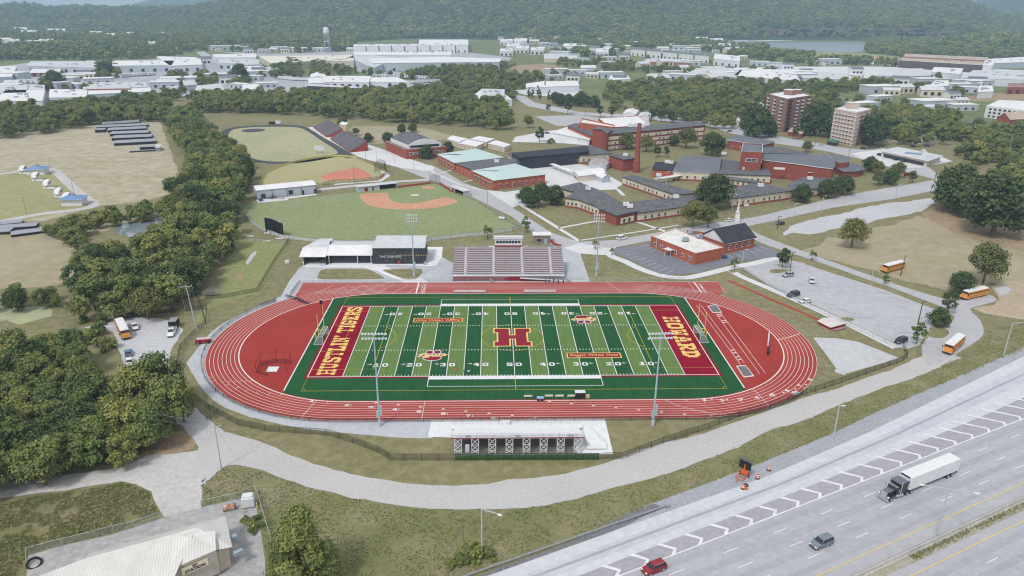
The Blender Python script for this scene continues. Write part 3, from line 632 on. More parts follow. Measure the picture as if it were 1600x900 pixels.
# ================= far hills (height field), river, haze
# azimuth column (sighting x), distance where the slope starts, distance and height of the crest
HT = [(-900, 2900, 3900, 60), (-300, 2900, 3900, 66), (0, 2900, 3900, 58), (55, 2900, 3900, 52), (105, 2800, 3900, 70), (160, 2800, 3900, 60), (205, 2700, 3900, 62), (270, 2600, 3900, 60), (330, 2500, 3900, 62), (390, 2400, 3900, 92), (450, 2300, 3900, 190),
      (600, 2250, 3900, 260), (800, 2200, 4000, 320), (1000, 2150, 4000, 300), (1200, 2350, 3900, 240), (1340, 2350, 3700, 170), (1400, 2400, 3600, 142), (1440, 2450, 3600, 108), (1500, 2500, 3500, 66), (1560, 2600, 3500, 40), (1640, 2600, 3500, 60), (1800, 2500, 3600, 90), (2600, 2500, 3600, 90)]
# second, farther range
HT2 = [(-900, 6400, 8200, 10), (230, 6400, 8200, 10), (300, 6400, 8200, 125), (420, 6400, 8200, 200), (600, 6400, 8200, 120), (1300, 6400, 8200, 240), (1400, 6400, 8200, 330), (1500, 6400, 8200, 270), (1560, 6400, 8200, 250), (1800, 6400, 8200, 280), (2600, 6400, 8200, 200)]
HT3 = [(-900, 5000, 6000, 0), (1180, 4600, 5400, 0), (1400, 4600, 5400, 30), (1500, 4300, 5400, 170), (1560, 4200, 5400, 215), (1620, 4200, 5400, 240), (2600, 4200, 5400, 240)]
HT4 = [(-900, 1500, 1800, 0), (1400, 1500, 1900, 0), (1440, 1560, 1900, 8), (1500, 1500, 1950, 14), (1600, 1450, 2000, 34), (2600, 1400, 2000, 40)]
def itab(T, u):
 if u <= T[0][0]: return T[0][1:]
 for a, b_ in zip(T, T[1:]):
  if u <= b_[0]:
   t = (u-a[0])/(b_[0]-a[0]); t = t*t*(3-2*t)
   return tuple(p+(q-p)*t for p, q in zip(a[1:], b_[1:]))
 return T[-1][1:]
def hz(x, y):
 if y < 1200: return 0.0
 u = 800+1100*(x-CAM.x-.03*(y-CAM.y))/(y-CAM.y)*1.0; d = y-CAM.y; z = 0
 for T, fall in ((HT, .55), (HT2, .6), (HT3, .5), (HT4, .2)):
  d0, d1, h = itab(T, u)
  if h < 1: continue
  d1 += 160*noise.noise(Vector((x*.0012, y*.0003, 4)))
  t = (d-d0)/(d1-d0)
  if t <= 0: continue
  if t < 1: k = (t*t*(3-2*t))**1.0
  else: k = max(fall, 1-(t-1)*.8)
  if T is HT and 1040 < u < 1500:  # river bluff: a steep step at the foot of the mountain
   e = min(1, (u-1040)/120, (1500-u)/80); s_ = min(1, max(0, (t-.02)/.06)); k = k*(1-.3*e)+e*.22*s_*s_*(3-2*s_)*(200/max(h, 60))*.8
  q = Vector((x*.0016, y*.0016, 1.7)); v = k*h*(1+.16*noise.noise(q)+.10*noise.noise(q*2.7)+.05*noise.noise(q*6.5))
  v += min(1, t*3)*12*noise.noise(Vector((x*.006, y*.006, 9)))*min(1, h/80)
  z = max(z, v)
 return max(0, z)
wood_floor = ground_mat('forest_floor', ['35472e', '435636', '55643f'], .004, .03, fine=.4)
rock = ground_mat('bluff_rock', ['7d756c', '6a645e', '938b80'], .02, .1, fine=.4)
b = MB(); nx, ny = 200, 110; P = []
for j in range(ny+1):
 y = 1380+7600*(j/ny)**1.45
 half = (y+300)*.86
 for i in range(nx+1):
  x = -half+2*half*i/nx+.03*y; P.append((x, y, hz(x, y)-.4))
fs = []
for j in range(ny):
 for i in range(nx):
  q = (j*(nx+1)+i, j*(nx+1)+i+1, (j+1)*(nx+1)+i+1, (j+1)*(nx+1)+i)
  if max(P[k][2] for k in q) > 0: fs.append(q)
b.add(P, fs, wood_floor); o = b.build('hills', smooth=True); o['kind'] = 'structure'
# the bluff above the river: bare rock faces standing out of the slope
b = MB(); rr = random.Random(11)
for px in range(1185, 1500, 5):
 h0 = 47+rr.uniform(-1.5, 1.5)+(4 if px > 1440 else 0)
 a = atY(px, h0, 2215+rr.uniform(-8, 8)); wd = rr.uniform(5, 14); hh = rr.uniform(5, 13)*(1 if rr.random() < .8 else .3)
 zt = hz(a[0], 2215)
 b.prism([(a[0]-wd, 2205), (a[0]+wd, 2205), (a[0]+wd*.8, 2240), (a[0]-wd*.8, 2240)], max(0, a[2]-hh), a[2]+rr.uniform(0, 3), rock)
o = b.build('rock_bluff'); o['kind'] = 'structure'
sheet('river', gs([(1080, 67), (1150, 65), (1200, 65.5), (1338, 66), (1400, 66), (1620, 70), (1620, 78), (1420, 76), (1350, 80), (1330, 81.5), (1270, 80), (1225, 75), (1160, 72)]), 3, M['water'], 4, 40)
# low land between town and river
sheet('river_meadow', gs([(1215, 79), (1270, 80.5), (1330, 82), (1400, 85), (1410, 96), (1380, 104), (1290, 99), (1220, 87)]), 2, ground_mat('meadow', ['8f9a6f', '82895f', 'a19b78'], .01, .06), 3, 30)
sheet('bare_hillock', gs([(1350, 92), (1365, 88), (1385, 92), (1388, 97), (1360, 97)]), 3, M['clay'], 2, 10)
sheet('bare_field', gs([(795, 108), (805, 102), (850, 100), (880, 103), (882, 110), (850, 116), (815, 115)]), 3, M['mulch'], 3, 12)
sheet('far_meadow', gs([(905, 53), (940, 51), (965, 53), (975, 57), (940, 60), (910, 57)]), 2, M['dry'], 4, 40)
sheet('far_meadow', gs([(520, 218), (545, 198), (600, 197), (660, 200), (690, 208), (720, 216), (640, 222), (600, 226), (570, 224)]), 2, M['dry2'], 2, 8)
# ---- the air
hm = bpy.data.materials.new('haze_air'); ht = NT(hm)
pv = ht.n('ShaderNodeVolumePrincipled', {'Color': (.52, .74, 1, 1), 'Density': .00014, 'Anisotropy': .0})
ho = ht.n('ShaderNodeOutputMaterial'); ht.t.links.new(pv.outputs[0], ho.inputs['Volume'])
b = MB(); b.box((0, 4300, -1), (15000, 9400, 461), hm); o = b.build('haze'); o['kind'] = 'stuff'; o['label'] = 'pale blue haze filling the air over the town'
# ================= trees
def leaf_mat(name, cols, var=.5, tex=.25):
 m = bpy.data.materials.new(name); t = NT(m); co = t.n('ShaderNodeTexCoord').outputs['Object']
 oi = t.n('ShaderNodeObjectInfo').outputs['Random']
 c = t.ramp(oi, [(i/(len(cols)-1), x) for i, x in enumerate(cols)])
 nz = t.noise(co, tex, 3, .6)
 c = t.mix(t.ramp(nz, [(.36, .34), (.62, 0.0)]), c, '3a4b2e'); c = t.mix(t.ramp(t.noise(co, tex*2.3, 2), [(.5, 0.0), (.75, .42)]), c, '96995a')
 d = t.n('ShaderNodeBsdfPrincipled', {'Base Color': c, 'Roughness': .75, 'Specular IOR Level': .2})
 t.out(d.outputs[0]); return m
LM = leaf_mat('oak_leaves', ['5a6d3c', '728045', '8d9150', '627642', '999854', '54693e', '84904e'])
LMD = leaf_mat('dark_leaves', ['3a4c2c', '425432', '4c5d34', '3c4e2d'])
LMO = leaf_mat('autumn_leaves', ['626a3c', '74743f', '7d7943', '61693c'])
BK = mat('bark', '5b5248', '7a7064', 1.2, .9)
BKP = mat('pale_bark', 'a09a90', '8b857b', 1.2, .9)
def crown_mesh(seed, rx, rz, n, leaf, clumps=26, m=None, flat=0.0, cone=0.0, low=.12, gap=0.0):
 """leafy crown: leaf-size faces spread over many clumps in an uneven dome, centre of base at z = 0"""
 r = random.Random(seed); V = []; F = []; cl = []
 for k in range(clumps):
  for _ in range(20):
   a = r.uniform(0, 2*PI); h = r.random()**.8; rad = math.sqrt(max(0, 1-(max(0, h-.32)/.68)**2)) if not cone else (1-h*.85)
   if h < .32: rad *= .55+.45*h/.32
   q = rad*(.35+.65*math.sqrt(r.random()))*rx*.8
   p = (math.cos(a)*q, math.sin(a)*q, (low+h*.86)*2*rz*(1-flat))
   if not gap or all(dist(p, c[0][:2]) > gap for c in cl[-3:]): break
  cl.append((p, rx*r.uniform(.15, .38)*(1-.5*cone*h)))
 tot = sum(c[1]**2 for c in cl)
 for (px, py, pz), cr in cl:
  for _ in range(int(n*cr*cr/tot)):
   while True:
    d = Vector((r.gauss(0, 1), r.gauss(0, 1), r.gauss(0, 1)))
    if d.length > .1: break
   d.normalize()
   if d.z < -.35 and r.random() < .7: d.z = -d.z
   k = cr*(.62+.72*r.random()**1.7); c = Vector((px, py, pz))+Vector((d.x*k, d.y*k, d.z*k*.82))
   nn = (d+Vector((r.gauss(0, .45), r.gauss(0, .45), r.gauss(0, .45)+.25))).normalized()
   a = nn.orthogonal().normalized(); b_ = nn.cross(a); t = r.uniform(0, PI); a, b_ = a*math.cos(t)+b_*math.sin(t), b_*math.cos(t)-a*math.sin(t)
   s = leaf*r.uniform(.55, 1.25); i = len(V)
   V += [tuple(c+a*s), tuple(c+b_*s*.7), tuple(c-a*s*.9), tuple(c-b_*s*.75)]; F.append((i, i+1, i+2, i+3))
 me = bpy.data.meshes.new('crown'); me.from_pydata(V, [], F); me.materials.append(m or LM); me.update(); return me
def trunk_mesh(seed, h, r0, limbs=4, spread=2.5, m=None, th=.5):
 r = random.Random(seed); b = MB(); m = m or BK
 b.tube((0, 0, -.3), (0, 0, h*th), r0*1.15, m, 7, r0*.75); lean = (r.uniform(-.3, .3), r.uniform(-.3, .3), h*.95)
 b.tube((0, 0, h*th), lean, r0*.7, m, 6, r0*.2)
 for k in range(limbs):
  a = 2*PI*k/limbs+r.uniform(-.4, .4); z = h*(th+r.uniform(-.08, .2))
  p = (0, 0, z); q = (math.cos(a)*spread*.5, math.sin(a)*spread*.5, z+h*.18); e = (math.cos(a+.2)*spread, math.sin(a+.2)*spread, z+h*.34)
  b.tube(p, q, r0*.5, m, 5, r0*.32); b.tube(q, e, r0*.32, m, 5, r0*.12)
 o = b.build('trunk'); me = o.data; bpy.data.objects.remove(o); return me
# detail classes: near (leaf faces about 0.3 m), middle, far
CR = {}
for k in range(5): CR['near', k] = (crown_mesh(10+k, 4.2, 3.6, 5200, .27, 34), trunk_mesh(k, 6.5, .28), 1.2)
for k in range(5): CR['mid', k] = (crown_mesh(30+k, 4.5, 3.8, 2600, .40, 30), trunk_mesh(k, 6.5, .3), 2.0)
for k in range(4): CR['far', k] = (crown_mesh(50+k, 5, 4, 420, 1.05, 16), trunk_mesh(k, 6, .35, 2), 1.6)
for k in range(2): CR['dark', k] = (crown_mesh(60+k, 5.6, 4.3, 7500, .36, 60, LMD), trunk_mesh(k, 7, .4), .3)
for k in range(3): CR['cone', k] = (crown_mesh(70+k, 1.9, 3.6, 1100, .3, 20, LMD, cone=.9, low=.02), trunk_mesh(k, 5, .15, 2, .7), .8)
for k in range(3): CR['shrub', k] = (crown_mesh(80+k, 2.6, 1.3, 900, .3, 14, LM, low=-.02), trunk_mesh(k, 1.6, .1, 5, 1.0, th=.2), 0.0)
for k in range(2): CR['street', k] = (crown_mesh(90+k, 2.4, 2.3, 1500, .26, 20, LMD), trunk_mesh(k, 4.2, .14, 4, 1.2), 1.6)
for k in range(2): CR['sapling', k] = (crown_mesh(95+k, 1.5, 2.0, 700, .22, 14, leaf_mat('sapling_leaves', ['55703a', '62783f']) if k == 0 else LM, low=.02), trunk_mesh(k, 3.6, .09, 3, .7), .7)
CR['tall', 0] = (crown_mesh(140, 4.4, 6.2, 13000, .21, 60, LM, cone=.35, low=.02), trunk_mesh(9, 12, .3, 5, 2), .6)
for k in range(2): CR['autumn', k] = (crown_mesh(100+k, 5.2, 3.6, 5000, .3, 42, LMO), trunk_mesh(k, 7, .3, 5, 3), 2.2)
TREES = []
def tree(kind, px_base, sc=1.0, label='', name='tree', group=None, k=None, world=False, hs=1.0, cat='tree', sx=1.0, r=R):
 keys = [q for q in CR if q[0] == kind]; key = keys[r.randrange(len(keys))] if k is None else (kind, k)
 cm, tm, z0 = CR[key]; x, y = px_base if world else g(*px_base)
 t = thing(name, label, cat, (x, y, 0), r.uniform(0, 2*PI), group); t.scale = (sc*sx, sc*sx, sc*hs)
 c = bpy.data.objects.new('crown', cm); C.objects.link(c); c.parent = t; c.location = (0, 0, z0)
 q = bpy.data.objects.new('trunk', tm); C.objects.link(q); q.parent = t
 TREES.append(t); return t
def scatter(poly, gap, seed, jitter=.45):
 """places on a loose grid inside a ground outline"""
 r = random.Random(seed); xs = [p[0] for p in poly]; ys = [p[1] for p in poly]; out = []; y = min(ys); row = 0
 while y < max(ys):
  x = min(xs)+(row % 2)*gap/2
  while x < max(xs):
   p = (x+r.uniform(-jitter, jitter)*gap, y+r.uniform(-jitter, jitter)*gap)
   if inside(p, poly): out.append(p)
   x += gap
  y += gap*.87; row += 1
 return out
def canopy(pts, h=6.0): return [g(a, b_, h) for a, b_ in pts]
# woods whose trees one can tell apart (outline traced at mid-crown height)
W1 = [(-60, 560), (0, 548), (60, 540), (100, 533), (122, 545), (136, 575), (165, 602), (215, 624), (255, 617), (284, 624), (288, 655), (262, 680), (230, 695), (190, 700), (160, 702), (110, 716), (60, 726), (0, 738), (-60, 748)]
W2 = [(92, 470), (105, 440), (118, 412), (150, 390), (185, 392), (212, 388), (232, 366), (275, 352), (282, 322), (268, 296), (300, 262), (290, 232), (268, 205), (262, 180), (300, 165), (318, 195), (352, 222), (382, 240), (388, 275), (372, 300), (368, 335), (360, 365), (345, 395), (325, 425), (295, 448), (262, 470), (210, 478), (160, 484), (120, 486)]
W3 = [(72, 348), (95, 335), (140, 326), (180, 322), (222, 312), (262, 305), (275, 318), (262, 334), (225, 330), (180, 338), (140, 343), (120, 356), (130, 370), (178, 378), (184, 396), (140, 384), (108, 370)]
W4 = [(296, 168), (330, 165), (430, 172), (520, 178), (600, 180), (690, 184), (760, 196), (792, 200), (800, 185), (770, 160), (700, 150), (600, 146), (500, 142), (400, 142), (300, 148)]
W0 = [(-40, 530), (0, 525), (45, 522), (85, 524), (120, 522), (128, 530), (60, 540), (0, 548), (-40, 552)]
W5 = [(-40, 455), (0, 455), (50, 448), (90, 442), (98, 450), (88, 460), (40, 462), (0, 466), (-40, 470)]
POOL = []
def wood(poly, gap, kind, s0, s1, seed, label, group, hs=1.0):
 for p in scatter(canopy(poly, 5.5), gap, seed): POOL.append((p, kind, s0, s1, label, group, hs))
wood(W1, 5.8, 'near', .85, 1.25, 101, 'leafy olive green tree in the dense wood beside the gravel lot at lower left', 'trees of the lower left wood')
wood(W2, 7.6, 'mid', .8, 1.25, 102, 'broad green tree crowded into the creek wood west of the running track', 'trees of the creek wood')
wood(W3, 5.5, 'mid', .45, .75, 103, 'low bushy tree in the thin belt round the creek pond', 'bushy trees round the pond')
wood(W0, 5.5, 'mid', .4, .75, 104, 'low bushy tree between the algae pond and the lower left wood', 'bushy trees below the algae pond')
wood(W5, 6, 'mid', .4, .7, 105, 'low dark bush along the far edge of the algae pond', 'bushes along the algae pond')
r = random.Random(9)
POOL = [(p, k, r.uniform(a, b_), lb, gr, hs*r.uniform(.85, 1.15)) for p, k, a, b_, lb, gr, hs in POOL]
POOL.sort(key=lambda q: -q[2]/math.hypot(q[0][0]-CAM.x, q[0][1]-CAM.y, CAM.z))
NIND = 205
for p, k, sc, lb, gr, hs in POOL[:NIND]:
 if k == 'near' and r.random() < .07: k = 'dark'
 if k == 'mid' and r.random() < .22: k = r.choice(('autumn', 'dark', 'dark'))
 tree(k, p, sc, lb, 'tree', gr, world=True, hs=hs, r=r)
REST = POOL[NIND:]
# ---- single trees
for px, kind, sc, lb in (
 ((1330, 387), 'autumn', .95, 'spreading olive tree on a forked trunk, alone in the dry field by the parked bus'),
 ((1490, 330), 'dark', 1.75, 'huge dark green tree at left of the pair in the dry eastern field'),
 ((1550, 368), 'dark', 2.05, 'largest dark green tree, standing at right in the dry eastern field'),
 ((1520, 340), 'dark', 1.6, 'dark green tree rising behind the pair of huge trees in the eastern field'),
 ((1535, 445), 'autumn', 1.15, 'leaning olive tree with bare pale limbs above the yellow school bus'),
 ((1500, 458), 'dark', .62, 'ragged dark tree beside the leaning one, behind the easternmost bus'),
 ((1465, 510), 'dark', .48, 'round green tree on the kerbed island at the parking lot corner'),
 ((1222, 419), 'street', .95, 'small oval tree on the verge at the top of the big parking lot'),
 ((1269, 408), 'sapling', .8, 'thin yellowish sapling on the grass verge above the parking lot'),
 ((1384, 444), 'sapling', .8, 'thin sapling at the roadside below the school bus in the field'),
 ((1432, 538), 'sapling', 1.25, 'leafy young tree on the grass corner beside the moving school bus'),
 ((1480, 490), 'street', .9, 'green tree just above the round tree of the parking lot island'),
 ((1115, 326), 'dark', 1.35, 'large round dark tree in front of the long brick school wing'),
 ((1082, 357), 'autumn', .95, 'spreading olive tree left of the white steeple'),
 ((1106, 356), 'autumn', .75, 'smaller olive tree close behind the chapel roof'),
 ((1252, 316), 'dark', .72, 'round green tree before the cream school wing, left of the pair'),
 ((1292, 309), 'dark', .78, 'round green tree at the left of the pair beside the red brick hall'),
 ((1316, 304), 'dark', .82, 'round green tree at the right of the pair beside the red brick hall'),
 ((1358, 268), 'dark', .72, 'dark green tree right of the curved brick hall'),
 ((1372, 290), 'autumn', .6, 'olive tree in the clump by the street corner sign'),
 ((1390, 288), 'dark', .68, 'dark tree in the middle of the clump by the street corner sign'),
 ((1402, 278), 'autumn', .7, 'olive tree behind the clump by the street corner'),
 ((1370, 272), 'autumn', .6, 'small olive tree topping the street corner clump'),
 ((1425, 286), 'street', .85, 'small dark tree alone at the corner of the two streets'),
 ((832, 324), 'dark', .72, 'dark green tree, front one of the cluster before the school wing'),
 ((822, 318), 'dark', .66, 'dark green tree at left of the cluster before the school wing'),
 ((846, 312), 'dark', .68, 'dark green tree at the back of the cluster before the school wing'),
 ((866, 320), 'dark', .76, 'rounded green tree at right of the cluster before the school wing'),
 ((822, 363), 'sapling', 1.25, 'young green tree beside the white outfield fence and street'),
 ((762, 374), 'sapling', 1.1, 'young tree on brown mulch behind the press box'),
 ((613, 357), 'sapling', .01, ''),
 ((930, 390), 'sapling', .8, 'slim young tree beside the walkway gate near the parking lot'),
 ((956, 399), 'sapling', .6, 'tiny sapling at the corner of the small dark parking lot'),
 ((1147, 420), 'sapling', .8, 'young tree on the small path island below the dark parking lot'),
 ((666, 248), 'dark', .7, 'round green tree before the arched roof gymnasium, the left one'),
 ((700, 240), 'dark', .62, 'round green tree before the arched roof gymnasium, the right one'),
 ((576, 222), 'dark', .5, 'small round tree beside the old grandstand end'),
 ((606, 224), 'dark', .62, 'dark oval tree at the near corner of the arched gymnasium'),
 ((628, 208), 'dark', .55, 'dark round tree at the left of two behind the arched gymnasium'),
 ((645, 207), 'dark', .55, 'dark round tree at the right of two behind the arched gymnasium'),
 ((536, 201), 'autumn', .7, 'grey green tree behind the upper end of the old grandstand'),
 ((556, 212), 'autumn', .45, 'small grey green tree between old grandstand and meadow'),
 ((979, 234), 'autumn', .9, 'yellow green tree left of the tall brick chimney'),
 ((1010, 237), 'autumn', .85, 'yellow green tree right of the tall brick chimney'),
 ((1072, 232), 'autumn', 1.1, 'broad yellow green tree in front of the three storey block'),
 ((1052, 228), 'dark', .6, 'dark green tree half hidden beside the yellow tree at the three storey block'),
 ((1112, 243), 'dark', 1.2, 'large dark blue green tree by the flat roofed brick annex'),
 ((1027, 246), 'street', 1.0, 'small round tree on the lawn right of the chimney'),
 ((1040, 246), 'street', .85, 'small pale tree on the lawn, second from the chimney'),
 ((1179, 215), 'dark', 1.9, 'massive dark tree in front of the brown apartment tower'),
 ((1200, 214), 'dark', 1.0, 'green tree at the foot of the brown apartment tower'),
 ((1272, 212), 'dark', 1.9, 'massive dark tree between the two apartment towers'),
 ((1302, 216), 'dark', .9, 'green tree at the foot of the tan apartment tower'),
 ((1362, 226), 'dark', 1.7, 'massive dark tree right of the tan apartment tower'),
 ((1242, 218), 'street', 1.1, 'small round tree on the corner lawn below the towers'),
 ((1260, 238), 'autumn', .6, 'thin olive tree by the tall pole near the towers'),
 ((825, 200), 'autumn', .75, 'grey green tree alone on the lawn by the upper lot'),
 ((843, 222), 'street', 1.3, 'dark rounded shrub tree on the pale island'),
 ((861, 224), 'shrub', 1.0, 'low dark shrub in the middle of the pale island'),
 ((911, 224), 'shrub', 1.1, 'low dark shrub at the right end of the pale island'),
 ((857, 176), 'street', .9, 'small dark lollipop tree along the pale road, leftmost of the row'),
 ((887, 178), 'street', 1.4, 'dark lollipop tree on a thin trunk beside the pale road'),
 ((938, 183), 'street', 1.2, 'dark round tree beside the pale road, third of the row'),
 ((955, 184), 'street', 1.2, 'dark round tree beside the pale road, fourth of the row'),
 ((1018, 189), 'street', 1.2, 'dark round tree beside the pale road, left of the last three'),
 ((1033, 191), 'street', 1.2, 'dark round tree beside the pale road, middle of the last three'),
 ((1048, 192), 'street', 1.2, 'dark round tree beside the pale road, right of the last three'),
 ((166, 119), 'dark', 1.5, 'round green tree standing among the warehouses'),
 ((88, 139), 'dark', 1.6, 'broad green tree between warehouse yards at left'),
 ((375, 128), 'dark', 1.7, 'dark green tree by the wide white road through the warehouses'),
 ):
 if lb: tree(kind, px, sc*1.28, lb)
# the big tree at the bottom edge and the fallen grey one
t = tree('tall', (478, 918), 1.35, 'tall olive green tree on the bank at the bottom edge, beside the metal roof', k=0, hs=1.0)
tree('tall', (442, 920), .85, 'shorter bushy tree at left of the tall one on the bank at the bottom edge')
tree('tall', (515, 915), .75, 'small yellowish tree at right of the tall one at the bottom edge')
for px, lb, s_ in (((258, 640), 'tall dark tree at the right end of the lower left wood, by the gravel lot', 1.45), ((275, 668), 'dark tree overhanging the road fork at the corner of the lower left wood', 1.3), ((222, 655), 'dark tree beside the gravel lot, second from the wood corner', 1.35), ((205, 700), 'dark tree at the near edge of the wood by the bare earth', 1.2), ((245, 700), 'dark tree at the near corner of the wood above the side track', 1.1)):
 tree('near', px, s_, lb, hs=1.15)
for px, s_ in (((162, 505), 1.0), ((130, 503), .8), ((150, 535), 1.5), ((165, 545), 1.3), ((155, 522), 1.1)): tree('shrub', px, s_, 'low green shrub on the weedy bank left of the parked bus', 'shrub', 'shrubs left of the parked bus', cat='shrub')
for px, s_ in (((735, 868), 1.0), ((745, 873), .9), ((752, 865), .7), ((722, 878), .8), ((700, 885), .6), ((770, 872), .6)): tree('shrub', px, s_*.9, 'low green shrub at the foot of the street lamp on the bank', 'shrub', 'shrubs at the foot of the lamp', cat='shrub')
# clumps of cedars behind the long low white building
for i, px in enumerate(((827, 153), (832, 154), (841, 150), (852, 143), (844, 157), (858, 158))): tree('cone', px, 1.6, 'narrow dark evergreen before the long low white building', 'evergreen_tree', 'evergreens before the white building')
for i, px in enumerate(((868, 162), (876, 165), (888, 165), (902, 166), (915, 167), (928, 168), (908, 160))): tree('dark', px, 1.15, 'rounded dark tree in the row on the lawn beside the pale road', 'tree', 'tree row beside the pale road')
# ---- woods that read as one mass: one object each, leafy crowns placed by geometry nodes
def mass(name, label, pts, kinds, smin, smax, seed, flat=False):
 """pts: list of (x, y, z) roots"""
 r = random.Random(seed); me = bpy.data.meshes.new(name); me.from_pydata([tuple(p) for p in pts], [], []); n = len(pts)
 for an, tp, vals in (('sc', 'FLOAT', [r.uniform(smin, smax) for _ in range(n)]), ('ang', 'FLOAT', [r.uniform(0, 6.28) for _ in range(n)]), ('pick', 'INT', [r.randrange(len(kinds)) for _ in range(n)])):
  at = me.attributes.new(an, tp, 'POINT'); at.data.foreach_set('value', vals)
 ob = bpy.data.objects.new(name, me); C.objects.link(ob); ob['kind'] = 'stuff'; ob['label'] = label
 ng = bpy.data.node_groups.new(name, 'GeometryNodeTree'); ng.interface.new_socket('Geometry', in_out='INPUT', socket_type='NodeSocketGeometry'); ng.interface.new_socket('Geometry', in_out='OUTPUT', socket_type='NodeSocketGeometry')
 N = ng.nodes; L = ng.links; gi = N.new('NodeGroupInput'); go = N.new('NodeGroupOutput'); jn = N.new('GeometryNodeJoinGeometry')
 for src in kinds:
  oi = N.new('GeometryNodeObjectInfo'); oi.inputs['Object'].default_value = src; oi.inputs['As Instance'].default_value = True; oi.transform_space = 'ORIGINAL'
  L.new(oi.outputs['Geometry'], jn.inputs[0])
 def na(a, tp):
  q = N.new('GeometryNodeInputNamedAttribute'); q.data_type = tp; q.inputs['Name'].default_value = a; return q.outputs['Attribute']
 ip = N.new('GeometryNodeInstanceOnPoints'); ip.inputs['Pick Instance'].default_value = True
 L.new(gi.outputs[0], ip.inputs['Points']); L.new(jn.outputs[0], ip.inputs['Instance']); L.new(na('pick', 'INT'), ip.inputs['Instance Index'])
 cx = N.new('ShaderNodeCombineXYZ'); L.new(na('ang', 'FLOAT'), cx.inputs[2]); L.new(cx.outputs[0], ip.inputs['Rotation'])
 L.new(na('sc', 'FLOAT'), ip.inputs['Scale']); L.new(ip.outputs[0], go.inputs[0])
 md = ob.modifiers.new('leaves', 'NODES'); md.node_group = ng; return ob
# crown shapes for the masses: parts of real trees standing in the scene
farsrc = []
for k, px in enumerate(((430, 112), (452, 114), (440, 118), (462, 117))):
 t = tree('far', px, 1.15, 'green tree by the white fronted yard, number %s from the left of the clump' % ('first', 'second', 'third', 'fourth')[k] if False else ['low green tree at the left of the clump by the white yard', 'green tree at the back of the clump by the white yard', 'green tree at the front of the clump by the white yard', 'green tree at the right of the clump by the white yard'][k], k=k)
 farsrc.append(t.children[0] if t.children[0].name.startswith('crown') else t.children[1])
def crown_of(t): return [c for c in t.children if c.name.startswith('crown')][0]
nearsrc, midsrc = [], []
seenm = set()
for t in TREES:
 c = crown_of(t)
 if c.data.name in seenm: continue
 for key in CR:
  if CR[key][0] == c.data:
   if key[0] == 'near': nearsrc.append(c); seenm.add(c.data.name)
   elif key[0] in ('mid',): midsrc.append(c); seenm.add(c.data.name)
mass('creek_woodland', 'dense green woods along the creek, farther trees of the same wood', [(p[0], p[1], 1.6*sc) for p, k, sc, lb, gr, hs in REST if sc > .78], midsrc, .8, 1.25, 3)
mass('creek_brush', 'low green brush round the creek pond', [(p[0], p[1], .7) for p, k, sc, lb, gr, hs in REST if sc <= .78], midsrc, .45, .75, 4)
# ================= buildings
FOOT = []
BR = ground_mat('red_brick', ['965044', '85453a', 'a35e50'], .15, 1.5, fine=.2, bump=.1)
BRO = ground_mat('orange_brick', ['ac6049', '9c5540', 'b76d57'], .15, 1.5, fine=.2, bump=.1)
BRD = ground_mat('brown_brick', ['967467', '89685b', 'a17f73'], .15, 1.5, fine=.2, bump=.1)
BRT = ground_mat('tan_brick', ['c6b3a6', 'bba698', 'd0beb2'], .15, 1.5, fine=.2, bump=.1)
CRM = mat('cream_panel', 'd4cbbd', 'c6bba9', .4, .8)
CONCW = mat('white_trim', 'e0e0e2', 'd2d3d6', .5, .7)
RFD = ground_mat('dark_flat_roof', ['5e6065', '4d4f54', '8a8b8f'], .2, .8, fine=.3, bump=.05)
RFB = ground_mat('black_roof', ['3b3d45', '33353c', '484b54'], .1, .6, fine=.15, bump=.05)
RFG = ground_mat('grey_shingle_roof', ['6e727a', '62666e', '7d8189'], .1, .8, fine=.15, bump=.05)
RFW = ground_mat('white_membrane_roof', ['dcdcde', 'cfd0d4', 'e6e6e7'], .05, .3, fine=.08, bump=.02)
RFS = ground_mat('stained_white_roof', ['dddcd9', 'c9c6c0', 'e6e5e2'], .09, .5, fine=.15, bump=.02)
RFL = ground_mat('light_grey_roof', ['c3c6cb', 'b7babf', 'cfd1d4'], .03, .3, fine=.08, bump=.02)
RFGN = ground_mat('pale_green_roof', ['b9cccb', 'b0c4c3', 'c4d3d1'], .05, .4, fine=.06, bump=.02)
RFT = ground_mat('tan_roof', ['b8a896', 'a99a8a', 'c4b7a8'], .05, .4, fine=.15, bump=.02)
GLS = mat('window_glass', '23272d', '2e343c', .6, .2, spec=.6)
MTL = mat('galvanised_metal', 'b5bac0', 'a5abb2', 1, .45, metal=.5)
MTW = mat('white_metal', 'd6d9de', 'c8ccd3', .6, .5)
MTG = mat('grey_metal_wall', 'b9c0ca', 'adb4bf', .3, .6)
DRK = mat('dark_metal', '3a3c42', '2f3137', 1, .6)
BLK = mat('black_metal', '24262a', '1d1f22', 1, .6)
MRN = mat('maroon_panel', '8a1a2b', '7b1525', 1, .6)
CHR = mat('charcoal_wall', '3f4148', '35373d', .8, .8)
BLUE = mat('blue_paint', '33598f', '2b4f84', 1, .5)
def rel(poly, c): return [(p[0]-c[0], p[1]-c[1]) for p in poly]
def cen(poly): return (sum(p[0] for p in poly)/len(poly), sum(p[1] for p in poly)/len(poly))
def offs(poly, d):
 poly = ccw(poly); n = len(poly); out = []
 for i in range(n):
  a, b_, c = Vector(poly[i-1]), Vector(poly[i]), Vector(poly[(i+1) % n]); u = (b_-a).normalized(); v = (c-b_).normalized()
  nu = Vector((u.y, -u.x)); nv = Vector((v.y, -v.x)); m = (nu+nv); L = m.length_squared
  out.append(tuple(b_+m*(2*d/L if L > .2 else d)))
 return out
WM = {}
